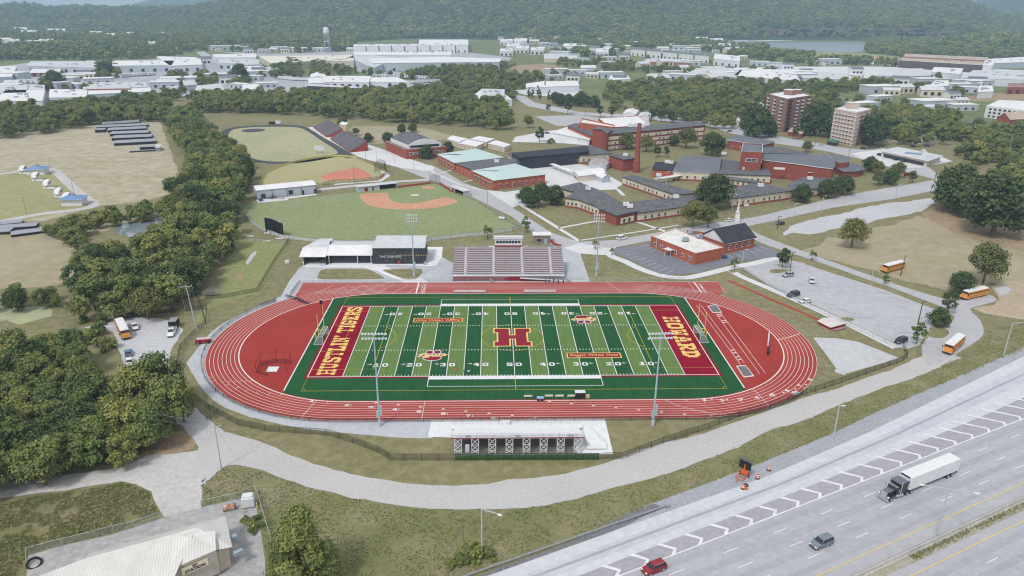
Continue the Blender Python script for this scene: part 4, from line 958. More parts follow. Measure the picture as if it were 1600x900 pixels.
def win_mesh(w_, h_, style='cream'):
 k = (round(w_, 1), round(h_, 1), style)
 if k not in WM:
  b = MB(); fr = {'cream': CRM, 'white': CONCW, 'dark': DRK, 'metal': MTL}[style]
  b.box((0, -.04, 0), (w_, .1, h_), fr); b.box((0, -.1, h_*.12), (w_*.8, .06, h_*.76), GLS); b.box((0, -.13, h_*.48), (w_*.82, .05, .08), fr)
  o = b.build('window'); WM[k] = o.data; bpy.data.objects.remove(o)
 return WM[k]
def windows(t, poly, i, n, z=1.0, w_=1.2, h_=1.6, a0=.06, a1=.94, style='cream', name='window', lv=1, dz=3.2, skip=0, off=0.0):
 """n windows on side i of outline (relative coordinates)"""
 p, q = poly[i], poly[(i+1) % len(poly)]; d = Vector((q[0]-p[0], q[1]-p[1])); a = math.atan2(d.y, d.x); nn = Vector((d.y, -d.x)).normalized()*off
 for l in range(lv):
  for k in range(n):
   if skip and (k+l) % skip == skip-1: continue
   f = a0+(a1-a0)*(k+.5)/n; o = bpy.data.objects.new(name, win_mesh(w_, h_, style)); C.objects.link(o); o.parent = t
   o.location = (p[0]+d.x*f+nn.x, p[1]+d.y*f+nn.y, z+l*dz); o.rotation_euler = (0, 0, a)
def side(poly, px, py):
 """index of the outline's side facing the sighting point (ground)"""
 best = 0; bd = 1e9; x, y = px, py
 for i in range(len(poly)):
  m = lerp2(poly[i], poly[(i+1) % len(poly)], .5); d = dist(m, (x, y))
  if d < bd: bd, best = d, i
 return best
def house(name, label, cat, poly, h, wall, roof, kind='flat', rise=2.0, ov=.35, group=None, par=0.0, axis=None, z0=0.0, parent=None, gw=None, foot=True):
 """walls and roof over a ground outline; flat (with parapet), gable, hip, barrel"""
 poly = ccw(poly); c = cen(poly); P = rel(poly, c)
 if foot: FOOT.append(offs(poly, 5) if h > 3 else poly)
 t = thing(name, label, cat, (c[0], c[1], 0), 0, group)
 b = MB(); n = len(P); hs_ = h+par
 for i in range(n):
  j = (i+1) % n; b.face([(*P[i], z0-.2), (*P[j], z0-.2), (*P[j], hs_), (*P[i], hs_)], wall)
 if par:
  Q = offs(P, -.3)
  for i in range(n):
   j = (i+1) % n; b.face([(*P[i], hs_), (*P[j], hs_), (*Q[j], hs_), (*Q[i], hs_)], CONCW); b.face([(*Q[j], h-.1), (*Q[i], h-.1), (*Q[i], hs_), (*Q[j], hs_)], wall)
 r = MB()
 if kind == 'flat':
  if par: r.prism(offs(P, -.28), h-.25, h, roof)
  else: r.prism(offs(P, ov), h, h+.35, DRK if roof in (RFD, RFB) else CONCW, roof, bottom=True)
 else:
  e = offs(P, ov); L0 = dist(e[0], e[1]); L1 = dist(e[1], e[2]); k = 0 if (L0 >= L1) else 1
  if axis is not None: k = axis
  a, b2, c2, d2 = (e[k], e[(k+1) % 4], e[(k+2) % 4], e[(k+3) % 4])     # a-b2 and c2-d2 are the long eaves
  m1, m2 = lerp2(a, d2, .5), lerp2(b2, c2, .5)
  if kind == 'hip': s_ = min(.45, dist(a, d2)/2/max(dist(a, b2), 1)); m1, m2 = lerp2(m1, m2, s_), lerp2(m2, m1, s_/(1-s_) if s_ < .5 else .5)
  H = h+rise
  if kind in ('gable', 'hip'):
   r.face([(*a, h), (*b2, h), (*m2, H), (*m1, H)], roof); r.face([(*c2, h), (*d2, h), (*m1, H), (*m2, H)], roof)
   if kind == 'hip': r.face([(*b2, h), (*c2, h), (*m2, H)], roof); r.face([(*d2, h), (*a, h), (*m1, H)], roof)
   else:
    g1 = [P[k], P[(k+1) % 4], P[(k+2) % 4], P[(k+3) % 4]]; hh = H-rise*ov*2/max(1, dist(a, d2)); gwm = gw or wall
    b.face([(*g1[1], h), (*g1[2], h), (*lerp2(g1[1], g1[2], .5), hh)], gwm); b.face([(*g1[3], h), (*g1[0], h), (*lerp2(g1[3], g1[0], .5), hh)], gwm)
   r.face([(*a, h-.15), (*b2, h-.15), (*b2, h), (*a, h)], CONCW); r.face([(*c2, h-.15), (*d2, h-.15), (*d2, h), (*c2, h)], CONCW)
  elif kind == 'barrel':
   ns = 12; prev = None
   for s_ in range(ns+1):
    th = PI*(1-s_/ns); f = .5-.5*math.cos(PI*s_/ns); zz = h+rise*math.sin(PI*s_/ns)**.8 if 0 < s_ < ns else h
    p1, p2 = lerp2(a, d2, s_/ns), lerp2(b2, c2, s_/ns); zz = h+rise*(1-(2*s_/ns-1)**2)
    if prev: r.face([(*prev[0], prev[2]), (*prev[1], prev[2]), (*p2, zz), (*p1, zz)], roof); b.face([(*prev[1], h), (*p2, h), (*lerp2(p2, prev[1], 0), zz), (*prev[1], prev[2])], gw or wall); b.face([(*p1, h), (*prev[0], h), (*prev[0], prev[2]), (*p1, zz)], gw or wall)
    prev = (p1, p2, zz)
 b.build('wall', t); r.build('roof', t); return t, P
def add_box(t, name, x, y, z, d, m, a=0.0):
 b = MB(); b.box((x, y, z), d, m, a); return b.build(name, t)
def vent(t, x, y, z, s=1.0, m=None, a=0.0):
 b = MB(); b.box((x, y, z), (2.2*s, 1.6*s, .3), DRK, a); b.box((x, y, z+.3), (2.1*s, 1.5*s, 1.2*s), m or CONCW, a, .94); b.lathe([(.45*s, 0), (.45*s, .15), (0, .15)], MTL, 8, (x, y, z+.3+1.2*s)); return b.build('roof_unit', t)
def pxrel(t, px, py, z): x, y = g(px, py, z); return x-t.location.x, y-t.location.y
# --- clubhouse of the stadium (dark walls, pale standing roofs)
hc = 6.4
A, B_ = g(583, 413), g(664, 412); y0 = (A[1]+B_[1])/2
t = thing('clubhouse', 'charcoal clubhouse with pale sloping roofs beside the far stands', 'building', (A[0], y0, 0))
FOOT.append([(-80, 60), (-28, 60), (-28, 90), (-80, 90)])
W_ = B_[0]-A[0]
b = MB(); b.prism([(0, 0), (W_, 0), (W_, 13), (0, 13)], 0, [hc, hc, 7.4, 7.4], CHR, RFL); b.build('wall', t)
b = MB(); b.prism([(-.3, -.3), (W_+.3, -.3), (W_+.3, 13.3), (-.3, 13.3)], hc+.02, hc+.2, MTW, RFL); b.prism([(-.3, 11), (W_+.3, 11), (W_+.3, 13.3), (-.3, 13.3)], hc+.2, hc+.25, MTW, RFL); b.build('roof', t)
b = MB(); b.box((W_*.56, -.06, .5), (W_*.72, .12, 4.6), DRK)
rr = random.Random(5)
for k in range(220): b.box((W_*.22+rr.random()*W_*.67, -.14, .7+rr.random()*4.2), (.28, .05, .1), mat('perforated_glint', '6f6a62', '8a847a', 2, .5))
b.build('screen_wall', t)
text_obj('wall_lettering', 'THE TIGER DEN', 1.15, CONCW, t, (W_*.34, -.2, 3.0), (PI/2, 0, 0))
b = MB()
for k in range(12): b.box((W_*.5+k*.95, -.17, 3.3), (.42, .05, .5), mat('brass_letters', 'b5a27a', 'a3916c', 1, .5))
b.build('wall_lettering', t)
add_box(t, 'door', W_*.47, -.1, 0, (1.8, .14, 2.3), DRK); add_box(t, 'notice_board', W_*.5, -.3, .2, (1.1, .3, 1.2), mat('red_sign', 'b03a3a', 'a03232', 1, .6))
# middle lower wing and open west pavilion
x1, x2 = g(512, 413)[0]-A[0], -.2
b = MB(); b.prism([(x1, 1.2), (x2, 1.2), (x2, 12.6), (x1, 12.6)], 0, 3.4, CHR); o = b.build('wall', t)
b = MB(); b.prism([(x1-.4, -.2), (x2, -.2), (x2, 6.6), (x1-.4, 6.6)], 3.42, [3.6, 3.6, 5.6, 5.6], MTW, RFW); b.prism([(x1-.4, 6.6), (x2, 6.6), (x2, 13.2), (x1-.4, 13.2)], 3.42, [5.6, 5.6, 4.9, 4.9], MTW, RFL); b.build('roof', t)
for k in range(5): add_box(t, 'window', x1+5+k*2.9, 1.12, 2.1, (1.9, .12, .9), GLS)
b = MB()
for xx in (x1+.6, x2-5.6, x2-.5): b.box((xx, 0, 0), (.22, .22, 3.45), MTW)
b.build('porch_post', t)
xa, xb = g(470, 413)[0]-A[0], x1-.2
b = MB(); b.prism([(xa, -1.5), (xb, -1.5), (xb, 5.2), (xa, 5.2)], 3.3, [3.5, 3.5, 5.0, 5.0], MTW, RFW); b.prism([(xa, 5.2), (xb, 5.2), (xb+.1, 12.8), (xa+5, 12.8)], 3.3, [5.0, 5.0, 6.2, 6.2], MTW, RFL); b.build('roof', t)
b = MB(); b.box((xa+1.6, 1.5, 0), (.25, 5.5, 3.3), CHR); b.prism([(xb-.3, -1.4), (xb, -1.4), (xb, 10), (xb-.3, 10)], 0, [3.4, 3.4, 6.3, 6.3], CHR); b.box(((xa+xb)/2, 6, 0), (xb-xa-1.5, .3, 3.2), CHR); b.box((xb-6, 4, 0), (4, 3, 2.6), CHR); b.build('wall', t)
tag(add_box(None, 'cool_box', *g(449, 411), 0, (1.6, 1.0, 1.1), CONCW), 'white box unit alone on the lawn left of the clubhouse', 'utility box')
tag(add_box(None, 'utility_box', *g(664, 414), 0, (.9, .7, 1.3), MTL), 'small grey utility box at the right corner of the clubhouse', 'utility box')
# --- ticket kiosk
c_ = g(845, 381); t, P = house('ticket_kiosk', 'small stone kiosk with a tilted white roof by the street gate', 'kiosk', [(c_[0]-3, c_[1]), (c_[0]+4, c_[1]), (c_[0]+4, c_[1]+4), (c_[0]-3, c_[1]+4)], 3.6, ground_mat('kiosk_stone', ['8e857c', '7d746c', '9f968c'], .5, 2), RFW, 'flat')
add_box(t, 'door', 1.5, -2.05, 0, (1.1, .1, 2.1), MTG); add_box(t, 'hatch', -1.2, -2.05, 1.1, (1.6, .1, 1), DRK)
# --- church
A, B_, Cc = g(1016, 386), g(1085, 414.5), g(1128, 405); D_ = (A[0]+Cc[0]-B_[0], A[1]+Cc[1]-B_[1]+4)
t, P = house('church_hall', 'orange brick church hall with a stained white flat roof by the small parking lot', 'church hall', [A, B_, Cc, D_], 4.6, BRO, RFS, 'flat', par=.3)
i = side(P, *rel([lerp2(A, B_, .5)], t.location)[0]); windows(t, P, i, 6, 1.4, 1.5, 1.5, .03, .97, 'white')
q = lerp2(P[i], P[(i+1) % 4], .45); aa = math.atan2(P[(i+1) % 4][1]-P[i][1], P[(i+1) % 4][0]-P[i][0])
b = MB(); b.box((q[0]-.8, q[1]-1.4, 2.7), (3.4, 2.4, .25), CONCW, aa); b.tube((q[0]-2.3, q[1]-1.9, 0), (q[0]-2.3, q[1]-1.9, 2.7), .08, CONCW); b.tube((q[0]-.2, q[1]-2.7, 0), (q[0]-.2, q[1]-2.7, 2.7), .08, CONCW); b.build('porch', t)
for px, py in ((1080, 366), (1093, 372), (1071, 377)): vent(t, *pxrel(t, px, py, 4.6), 4.6, 1.1, MTL, .4)
b = MB(); p0 = pxrel(t, 1086, 366, 4.6); b.box((*p0, 4.6), (7, .3, 1.4), BRO, -.5); b.build('roof_wall', t)
tag(add_box(None, 'waste_bin', *g(1132, 404), 0, (1.7, 1.4, 1.4), BLUE), 'blue waste container at the corner of the church hall', 'waste container')
E_, F_ = g(1131, 397), g(1177, 387); dx, dy = F_[0]-E_[0], F_[1]-E_[1]; L = math.hypot(dx, dy); nx_, ny_ = -dy/L, dx/L
t, P = house('chapel', 'brick chapel with a steep dark roof and white gables beside the white roofed hall', 'chapel', [E_, F_, (F_[0]+nx_*13, F_[1]+ny_*13), (E_[0]+nx_*13, E_[1]+ny_*13)], 4.4, BRO, RFB, 'gable', 4.6, .7, gw=CONCW)
windows(t, P, side(P, *rel([lerp2(E_, F_, .5)], t.location)[0]), 4, 1.3, 1.3, 2.0, style='white')
c_ = g(1151, 347.5); b = MB(); b.box((0, 0, 0), (1.9, 1.9, 3.4), CONCW); b.box((0, 0, 3.4), (1.4, 1.4, 1.6), CONCW); b.box((0, 0, 5.0), (1.6, 1.6, .2), CONCW)
t = thing('steeple', 'slender white steeple rising by the chapel roof', 'steeple', c_); b.build('tower', t); b = MB(); b.tube((0, 0, 5.2), (0, 0, 11.4), .62, CONCW, 8, .04); b.build('spire', t)
# --- school buildings
def rect3(a, b_, c): return [a, b_, c, (a[0]+c[0]-b_[0], a[1]+c[1]-b_[1])]
def roofq(px, h): return [g(a, b_, h) for a, b_ in px]
def school(label, px, h, n, sides, roof=RFD, wall=CRM, par=0.0, name='school_wing', base=True, lv=1, w_=1.3, h_=1.7, z=1.3, units=(), kind='flat', rise=2, style='cream', dz=3.2, base_h=.95, wallname=None, ov=.5, axis=None, gw=None):
 t, P = house(name, label, 'school building', roofq(px, h), h, wall, roof, kind, rise, ov, par=par, axis=axis, gw=gw)
 if base and wall is CRM:
  b = MB(); Q = offs(P, .06)
  for i in range(len(Q)):
   j = (i+1) % len(Q)
   for l in range(lv): b.face([(*Q[i], 0+l*dz), (*Q[j], 0+l*dz), (*Q[j], base_h+l*dz), (*Q[i], base_h+l*dz)], BR); b.face([(*Q[j], base_h+l*dz), (*Q[i], base_h+l*dz), (*P[i], base_h+l*dz+.02), (*P[j], base_h+l*dz+.02)][::-1], BR)
  b.build('brick_base', t)
 for i, k in zip(sides, n):
  if k: windows(t, P, i, k, z, w_, h_, style=style, lv=lv, dz=dz, skip=(5 if k > 8 else 0), off=.05, name='window')
 for u in units: vent(t, *pxrel(t, u[0], u[1], h), h+.3, 1.3)
 return t, P
def fs(px, h):
 """side index of the ccw outline that starts with the first two px points"""
 Q = ccw(roofq(px, h)); a = lerp2(g(*px[0], h), g(*px[1], h), .5); return side(Q, *a)
def sch(label, px, h, n, **kw):
 Q = ccw(roofq(px, h)); ss = [side(Q, *lerp2(g(*px[k], h), g(*px[(k+1) % len(px)], h), .5)) for k in range(len(n))]
 return school(label, px, h, n, ss, **kw)
sch('cream and brick school wing at left, its dark roof running back from the front block', [(884, 310), (905, 313), (937, 325), (972, 318), (935, 298), (905, 286), (872, 294), (899, 301)], 4.4, [3, 5], name='school_wing', units=((919, 298),), wall=CRM)
sch('red brick front block with a big cream window at the school corner', [(936, 326), (963, 337.5), (997.5, 330), (985, 322), (975, 318)], 4.6, [0, 0], wall=BR, par=.0, units=((978, 323), (984, 326)))
t = bpy.data.objects[[o.name for o in C.objects if o.get('label', '').startswith('red brick front block')][0]]
pa, pb = g(967, 353.5), g(992, 347.5); b = MB(); mx = lerp2(pa, pb, .5); aa = math.atan2(pb[1]-pa[1], pb[0]-pa[0]); b.box((mx[0]-t.location.x, mx[1]-t.location.y-.1, 1.0), (dist(pa, pb)*.8, .3, 2.4), CRM, aa); b.build('window_panel', t)
for f in (.3, .62): q = lerp2(pa, pb, f); add_box(t, 'window', q[0]-t.location.x, q[1]-t.location.y-.25, 1.3, (1.2, .2, 1.7), GLS, aa)
sch('long cream school wing running right from the front block to the dark tree', [(997, 333.5), (1100, 319), (1097, 305), (985, 317)], 4.2, [9, 0], units=((1056, 311),))
sch('cream school wing across the courtyard, north of the long one', [(973, 277), (1054, 304.5), (1090, 302), (990, 274.5)], 4.2, [12, 0], units=((1029, 277),))
sch('cream school wing between the large dark tree and the round tree', [(1143, 311), (1236, 298.5), (1190, 287), (1146, 293)], 4.4, [10, 3], units=((1188, 293),))
sch('low dark roofed link between the red hall and the front wing', [(1236, 299), (1278, 295), (1311, 279), (1255, 278), (1232, 289)], 4.0, [4, 2], units=((1265, 282),), wall=CRM)
sch('dark roofed school hall left of the fly tower with a broad sloping roof', [(1052, 268), (1122, 271), (1128, 246), (1070, 244)], 5, [5, 0], roof=RFG, kind='gable', rise=3, ov=.4, axis=0)
sch('grey roofed connecting block between sloping hall and fly tower', [(1121, 272), (1204, 275), (1196, 258), (1128, 250)], 4.6, [8, 0], roof=RFD, units=((1163, 266), (1131, 243)))
sch('orange brick kitchen block with a white plant box on its roof', [(1020, 264.5), (1064, 267.5), (1068, 254), (1025, 254)], 4.5, [0, 0], wall=BRO, roof=RFB, units=((1042, 256), (1048, 257)))
sch('low cream link curving below the fly tower', [(1138, 281), (1186, 287), (1188, 284), (1142, 277)], 3.2, [5, 0])
t, P = school('tall square red brick fly tower of the school hall', [(1158, 238), (1191, 239.5), (1192, 226), (1161, 225)], 15, (0,), (0,), wall=BR, roof=RFG, par=.6, name='fly_tower', base=False)
i = side(P, *pxrel(t, 1174, 239, 15)); windows(t, P, i, 2, 9.8, 3.4, 2.0, .28, .78, 'white')
t, P = school('wedge shaped red brick auditorium with a sloping grey roof', [(1192, 250), (1206, 252), (1240, 256), (1275, 261), (1300, 264), (1304, 258), (1302, 249), (1288, 242.5), (1250, 242), (1192, 241.5)], 9.5, (0,), (0,), wall=BR, roof=RFG, name='auditorium', base=False, ov=.5)
for k, (px, py) in enumerate(((1206, 280), (1227, 281), (1247, 282), (1262, 282))): q = pxrel(t, px, py-22+k, 7); b = MB(); b.box((q[0], q[1]-.3, 0), (.5, .6, 9.3), BR); b.build('pilaster', t)
q = pxrel(t, 1218, 259.5, 8.3); add_box(t, 'window', q[0], q[1]-.25, 6.4, (6, .2, 1.2), CONCW, -.25)
sch('small brick box projecting from the auditorium wall', [(1264, 270), (1281, 270), (1282, 264), (1265, 263)], 6, [0], wall=BR, name='auditorium_annex', roof=RFG)
c_ = g(1300, 268); t = thing('curved_foyer', 'curved low foyer wrapping the rounded end of the auditorium', 'school building', c_)
def arcp(r, a0, a1, n=14): return [(r*math.cos(math.radians(a0+(a1-a0)*k/n)), r*math.sin(math.radians(a0+(a1-a0)*k/n))) for k in range(n+1)]
b = MB(); b.prism([(p[0], p[1]) for p in arcp(17, -95, 50)]+[(p[0], p[1]) for p in arcp(4, 50, -95)], 0, 3.2, BR, RFG); b.build('wall', t)
b = MB(); b.prism([(p[0], p[1]) for p in arcp(17.6, -96, 51)]+[(p[0], p[1]) for p in arcp(4, 51, -96)], 3.2, 3.6, DRK, RFG); b.prism([(p[0], p[1]+3) for p in arcp(10, -90, 60)]+[(p[0], p[1]+3) for p in arcp(2, 60, -90)], 3.6, 6.6, BR, RFG); b.build('roof', t); FOOT.append([(c_[0]-10, c_[1]-20), (c_[0]+20, c_[1]-20), (c_[0]+20, c_[1]+20), (c_[0]-10, c_[1]+20)])
sch('flat roofed brick annex behind the fly tower, by the street', [(1137, 219), (1190, 227), (1210, 221.5), (1150, 211)], 6, [4, 1], wall=BR, roof=RFG, style='cream')
sch('low dark roofed block between the annex and the auditorium', [(1192, 240), (1262, 241), (1225, 231), (1192, 229)], 4, [0], wall=BR)
sch('low grey block at the rounded end of the auditorium', [(1304, 249), (1326, 252), (1327, 247), (1292, 241)], 4.5, [0], wall=BR, roof=RFG)
# three storey block
def big3():
 t, P = school('three storey cream and red brick school block behind the chimney', [(948, 211), (1102, 196), (1090, 189.5), (942, 203)], 11, (0,), (0,), wall=BR, roof=RFD, name='school_block', base=False)
 i = side(P, *pxrel(t, 1025, 203.5, 11)); p, q = P[i], P[(i+1) % 4]; aa = math.atan2(q[1]-p[1], q[0]-p[0])
 for l in range(3):
  b = MB(); m_ = lerp2(p, q, .5); b.box((m_[0]+.12*math.sin(aa), m_[1]-.12*math.cos(aa), .9+l*3.3), (dist(p, q)*.97, .25, 2.1), CRM, aa); b.build('wall_panel', t)
 windows(t, P, i, 22, 1.1, 1.3, 1.7, lv=3, dz=3.3, skip=3, off=.3)
 for u in ((985, 199.5), (992, 199), (1010, 197.5), (1003, 200)): vent(t, *pxrel(t, u[0], u[1], 11), 11.3, 1.8)
big3()
sch('square red brick stair tower at the left end of the three storey block', [(926, 202), (942, 203.5), (948, 210), (957, 203), (935, 198.5)], 12.5, [0], wall=BR, name='stair_tower', roof=RFD)
sch('sports hall with a vast white flat roof behind the three storey block', [(954, 200), (1016, 195), (998, 181.5), (935, 185)], 10, [0], wall=BRO, roof=RFW, par=.4)
sch('stepped orange brick hall with curved skylights left of the white roof', [(905, 193), (958, 200.5), (960, 197), (909, 186)], 10.5, [0], wall=BRO, roof=RFS, par=1)
sch('low orange brick block before the stepped hall', [(887, 197), (925, 213), (936, 204), (900, 193)], 6.5, [0], wall=BRO, roof=RFD)
sch('low school canopy block with a white roof left of the stair tower', [(862, 207), (921, 219), (925, 213), (887, 199)], 4, [0], wall=CONCW, roof=RFW)
sch('long dark roofed school wing with grey garage doors', [(805, 252), (957, 239.5), (920, 228), (795, 240)], 5, [16], roof=RFD, units=((900, 236), (905, 238), (911, 238)))
sch('black raised roof strip over the long wing', [(812, 247), (919, 237), (917, 229), (800, 240)], 7.2, [0], wall=RFB, roof=RFB, name='raised_roof')
# twin halls with pale green roofs
def lowhip(label, px, h, rise=1.6): return sch(label, px, h, [0], wall=BRO, roof=RFGN, kind='hip', rise=rise, name='school_hall', ov=.6)
t, P = lowhip('brick school hall with a pale green roof, the far one of two', [(684, 241), (710, 254), (785, 245.5), (744, 232.5)], 5.5)
windows(t, P, side(P, *pxrel(t, 697, 247.5, 5.5)), 5, 1, 2.4, 2.6, off=.1)
t, P = lowhip('brick school hall with a pale green roof, the near one of two', [(738, 266.5), (771, 281.5), (852, 272), (805, 256)], 5.5)
windows(t, P, side(P, *pxrel(t, 754, 274, 5.5)), 5, 1, 2.6, 2.8, off=.1); windows(t, P, side(P, *pxrel(t, 812, 277, 5.5)), 7, .6, 1.3, 2.6, off=.1)
sch('grey flat roofed link between the two green roofed halls', [(710, 254.5), (738, 266), (812, 255.5), (786, 246)], 5.0, [4], wall=BRO, roof=RFD, units=((776, 255),))
# gymnasium with the arched roof
A, B_, Cc = g(603, 235), g(635, 249), g(698, 244); Q = rect3(A, B_, Cc)
t, P = house('gymnasium', 'old red brick gymnasium with an arched grey roof and white clerestory', 'gymnasium', Q, 6, BR, RFD, 'flat', par=.3)
Pi = offs(P, -2.6); b = MB()
for i in range(4): j = (i+1) % 4; b.face([(*Pi[i], 5.8), (*Pi[j], 5.8), (*Pi[j], 8.6), (*Pi[i], 8.6)], CONCW)
k = 0 if dist(Pi[0], Pi[1]) > dist(Pi[1], Pi[2]) else 1; a, b2, c2, d2 = [Pi[(k+m) % 4] for m in range(4)]; r = MB(); prev = None
for s_ in range(13):
 zz = 8.6+3.4*(1-(2*s_/12-1)**2); p1, p2 = lerp2(a, d2, s_/12), lerp2(b2, c2, s_/12)
 if prev: r.face([(*prev[0], prev[2]), (*prev[1], prev[2]), (*p2, zz), (*p1, zz)], RFD); b.face([(*prev[1], 8.6), (*p2, 8.6), (*p2, zz), (*prev[1], prev[2])], CONCW); b.face([(*p1, 8.6), (*prev[0], 8.6), (*prev[0], prev[2]), (*p1, zz)], CONCW)
 prev = (p1, p2, zz)
b.build('clerestory', t); r.build('arched_roof', t)
i = side(Pi, *pxrel(t, 666, 235, 8)); windows(t, Pi, i, 16, 6.7, 1.3, 1.4, style='dark', off=.1)
i = side(P, *pxrel(t, 666, 246, 3)); windows(t, P, i, 9, 2.4, 2, 1.8, style='white', off=.08)
for k, (px, lb) in enumerate((([(699, 217), (718, 223), (731, 217), (707, 212)], 'white roofed portable classroom nearest the arched gymnasium'), ([(716, 223.5), (744, 229), (756, 223), (730, 217.5)], 'white roofed portable classroom, front left of the four'), ([(736, 217), (760, 222), (772, 217), (748, 213)], 'white roofed portable classroom at the back of the four'), ([(763, 224), (788, 230), (797, 226), (775, 219.5)], 'white roofed portable classroom, rightmost of the four'))):
 t, P = house('portable_classroom', lb, 'classroom', roofq(px, 3.4), 3.2, CRM, RFW, 'flat', group='portable classrooms'); windows(t, P, side(P, *pxrel(t, *lerp2(px[0], px[1], .5), 3.4)), 4, 1, 1, 1, off=.05)
# boiler house, chimney, sheds
sch('square red brick boiler house beside the tall chimney', [(952, 243), (974, 250), (995.5, 247.5), (973, 241.5)], 7, [0], wall=BR, name='boiler_house', units=((977, 245),))
c_ = g(994, 269); t = thing('chimney', 'tall tapering red brick chimney beside the boiler house', 'chimney', c_); b = MB(); b.lathe([(2.1, 0), (2.05, 7), (1.7, 7.3), (1.05, 28), (1.2, 28.1), (1.2, 28.8), (.7, 28.8)], BR, 12); b.build('stack', t); b = MB(); b.lathe([(1.28, 27.2), (1.28, 27.8)], BRD, 12); b.build('collar', t)
c_ = g(925, 262); t, P = house('storage_building', 'long white roofed beige building beside the brick boiler house', 'building', roofq([(895, 268), (904, 275), (946, 270), (936, 262)], 3.4), 3.4, CRM, RFW, 'gable', 1, .4)
windows(t, P, side(P, *pxrel(t, 899, 272, 2)), 3, .9, 1.2, 1.3, style='dark', off=.05)
t, P = house('storage_shed', 'small pale grey gabled shed in front of the long beige building', 'shed', [g(923, 278), g(941, 286), g(953, 284), g(935, 277)], 2.8, MTG, RFW, 'gable', 1.6, .3)
t = thing('covered_walkway', 'white roofed covered walkway beside the pale school yard', 'walkway', g(880, 270)); b = MB(); q = [rel([g(*p)], t.location)[0] for p in ((862, 263), (893, 275))]; aa = math.atan2(q[1][1]-q[0][1], q[1][0]-q[0][0]); m_ = lerp2(*q, .5); b.box((*m_, 2.7), (dist(*q), 3, .25), CONCW, aa); b.build('roof', t)
for f in range(9):
 p_ = lerp2(*q, f/8)
 for s_ in (-1.2, 1.2): b = MB(); b.tube((p_[0]-s_*math.sin(aa), p_[1]+s_*math.cos(aa), 0), (p_[0]-s_*math.sin(aa), p_[1]+s_*math.cos(aa), 2.7), .1, CONCW, 5); b.build('post', t)
t = thing('canopy', 'long white canopy on posts leading to the sloping school hall', 'canopy', g(1050, 284)); b = MB(); q = [rel([g(*p)], t.location)[0] for p in ((1024, 288), (1078, 279))]; aa = math.atan2(q[1][1]-q[0][1], q[1][0]-q[0][0]); m_ = lerp2(*q, .5); b.box((*m_, 2.9), (dist(*q), 3.2, .25), CONCW, aa); b.build('roof', t)
for f in range(8): p_ = lerp2(*q, f/7); b = MB(); b.tube((p_[0], p_[1]-1, 0), (p_[0], p_[1]-1, 2.9), .12, CONCW, 5); b.build('post', t)
t, P = house('collapsed_shed', 'grey corrugated lean-to with rust stains left of the boiler house', 'shed', [g(920, 262), g(947, 266), g(953, 262), g(938, 252)], 3.2, MTG, mat('rusty_sheet', 'a3a5aa', '9a8174', .4, .6, lo=.45, hi=.6), 'gable', 1, .3)
# --- strip shop, towers
t, P = house('strip_shop', 'long low shop with a pale slanted canopy roof beside parked cars at the corner', 'shop', roofq([(1378, 236), (1449, 251), (1470, 244), (1404, 231)], 4), 4, CRM, RFL, 'flat', ov=1.4); windows(t, P, side(P, *pxrel(t, 1413, 244, 4)), 8, .4, 4, 2.2, style='dark', off=.05)
add_box(t, 'roof_band', 0, -2, 4.4, (10, 4, .5), mat('blue_grey_band', '7f93a5', '74889a', .3, .6), -.55)
def tower(label, corner_l, corner_f, corner_r, h, fl, wall, name):
 A, B_, Cc = g(*corner_l), g(*corner_f), g(*corner_r); Q = ccw(rect3(A, B_, Cc)); t, P = house(name, label, 'apartment tower', Q, h, wall, RFW, 'flat', par=.7); return t, P, (A, B_, Cc)
t, P, (A, B_, Cc) = tower('brown brick apartment tower with stacked white balconies, the left one', (1192, 196), (1223, 207), (1262, 199), 25.5, 9, BRD, 'apartment_tower')
u = side(P, *rel([lerp2(A, B_, .5)], t.location)[0]); v = side(P, *rel([lerp2(B_, Cc, .5)], t.location)[0])
def balc(t, P, i, cols, fl, m, w_=2.6, dz=2.75, name='balcony'):
 p, q = P[i], P[(i+1) % 4]; aa = math.atan2(q[1]-p[1], q[0]-p[0]); nx_, ny_ = math.sin(aa), -math.cos(aa); b = MB(); b.box((0, 0, 0), (w_, 1.2, .18), m); b.box((0, -.55, .15), (w_, .08, .95), m); b.box((-w_/2, 0, .15), (.08, 1.2, .95), m); b.box((w_/2, 0, .15), (.08, 1.2, .95), m); b.box((0, .62, .2), (w_*.8, .06, 2.1), GLS)
 o = b.build(name); me = o.data; bpy.data.objects.remove(o)
 for f in cols:
  for l in range(fl):
   c_ = lerp2(p, q, f); o = bpy.data.objects.new(name, me); C.objects.link(o); o.parent = t; o.location = (c_[0]+nx_*.65, c_[1]+ny_*.65, .4+dz*(l+.1)); o.rotation_euler = (0, 0, aa)
balc(t, P, u, (.15, .47, .8), 9, MTW); balc(t, P, v, (.42, .62, .85), 9, MTW)
b = MB(); p, q = P[v], P[(v+1) % 4]; m_ = lerp2(p, q, .12); aa = math.atan2(q[1]-p[1], q[0]-p[0])
for l in range(9): b.box((m_[0]+.3, m_[1]-.3, 1.6+l*2.75), (4, 1.2, 1.3), BLK, aa)
b.build('stair_opening', t)
b = MB(); b.box((1, 2, 25.5), (8, 7, 4), BRD, aa); b.box((1, 2, 29.5), (8.4, 7.4, .3), CONCW, aa); b.box((10, 9, 25.5), (5, 5, 3.4), BRD, aa); b.box((10, 9, 28.9), (5.4, 5.4, .3), CONCW, aa); b.build('roof_house', t)
t, P, (A, B_, Cc) = tower('tan brick apartment tower with pale floor bands, the right one', (1296, 221), (1330, 229), (1352, 222), 23.5, 8, BRT, 'apartment_tower')
for l in range(9):
 b = MB(); Q = offs(P, .15)
 b.prism(Q, 2.7*l+1.9, 2.7*l+2.35, CONCW); b.build('floor_band', t)
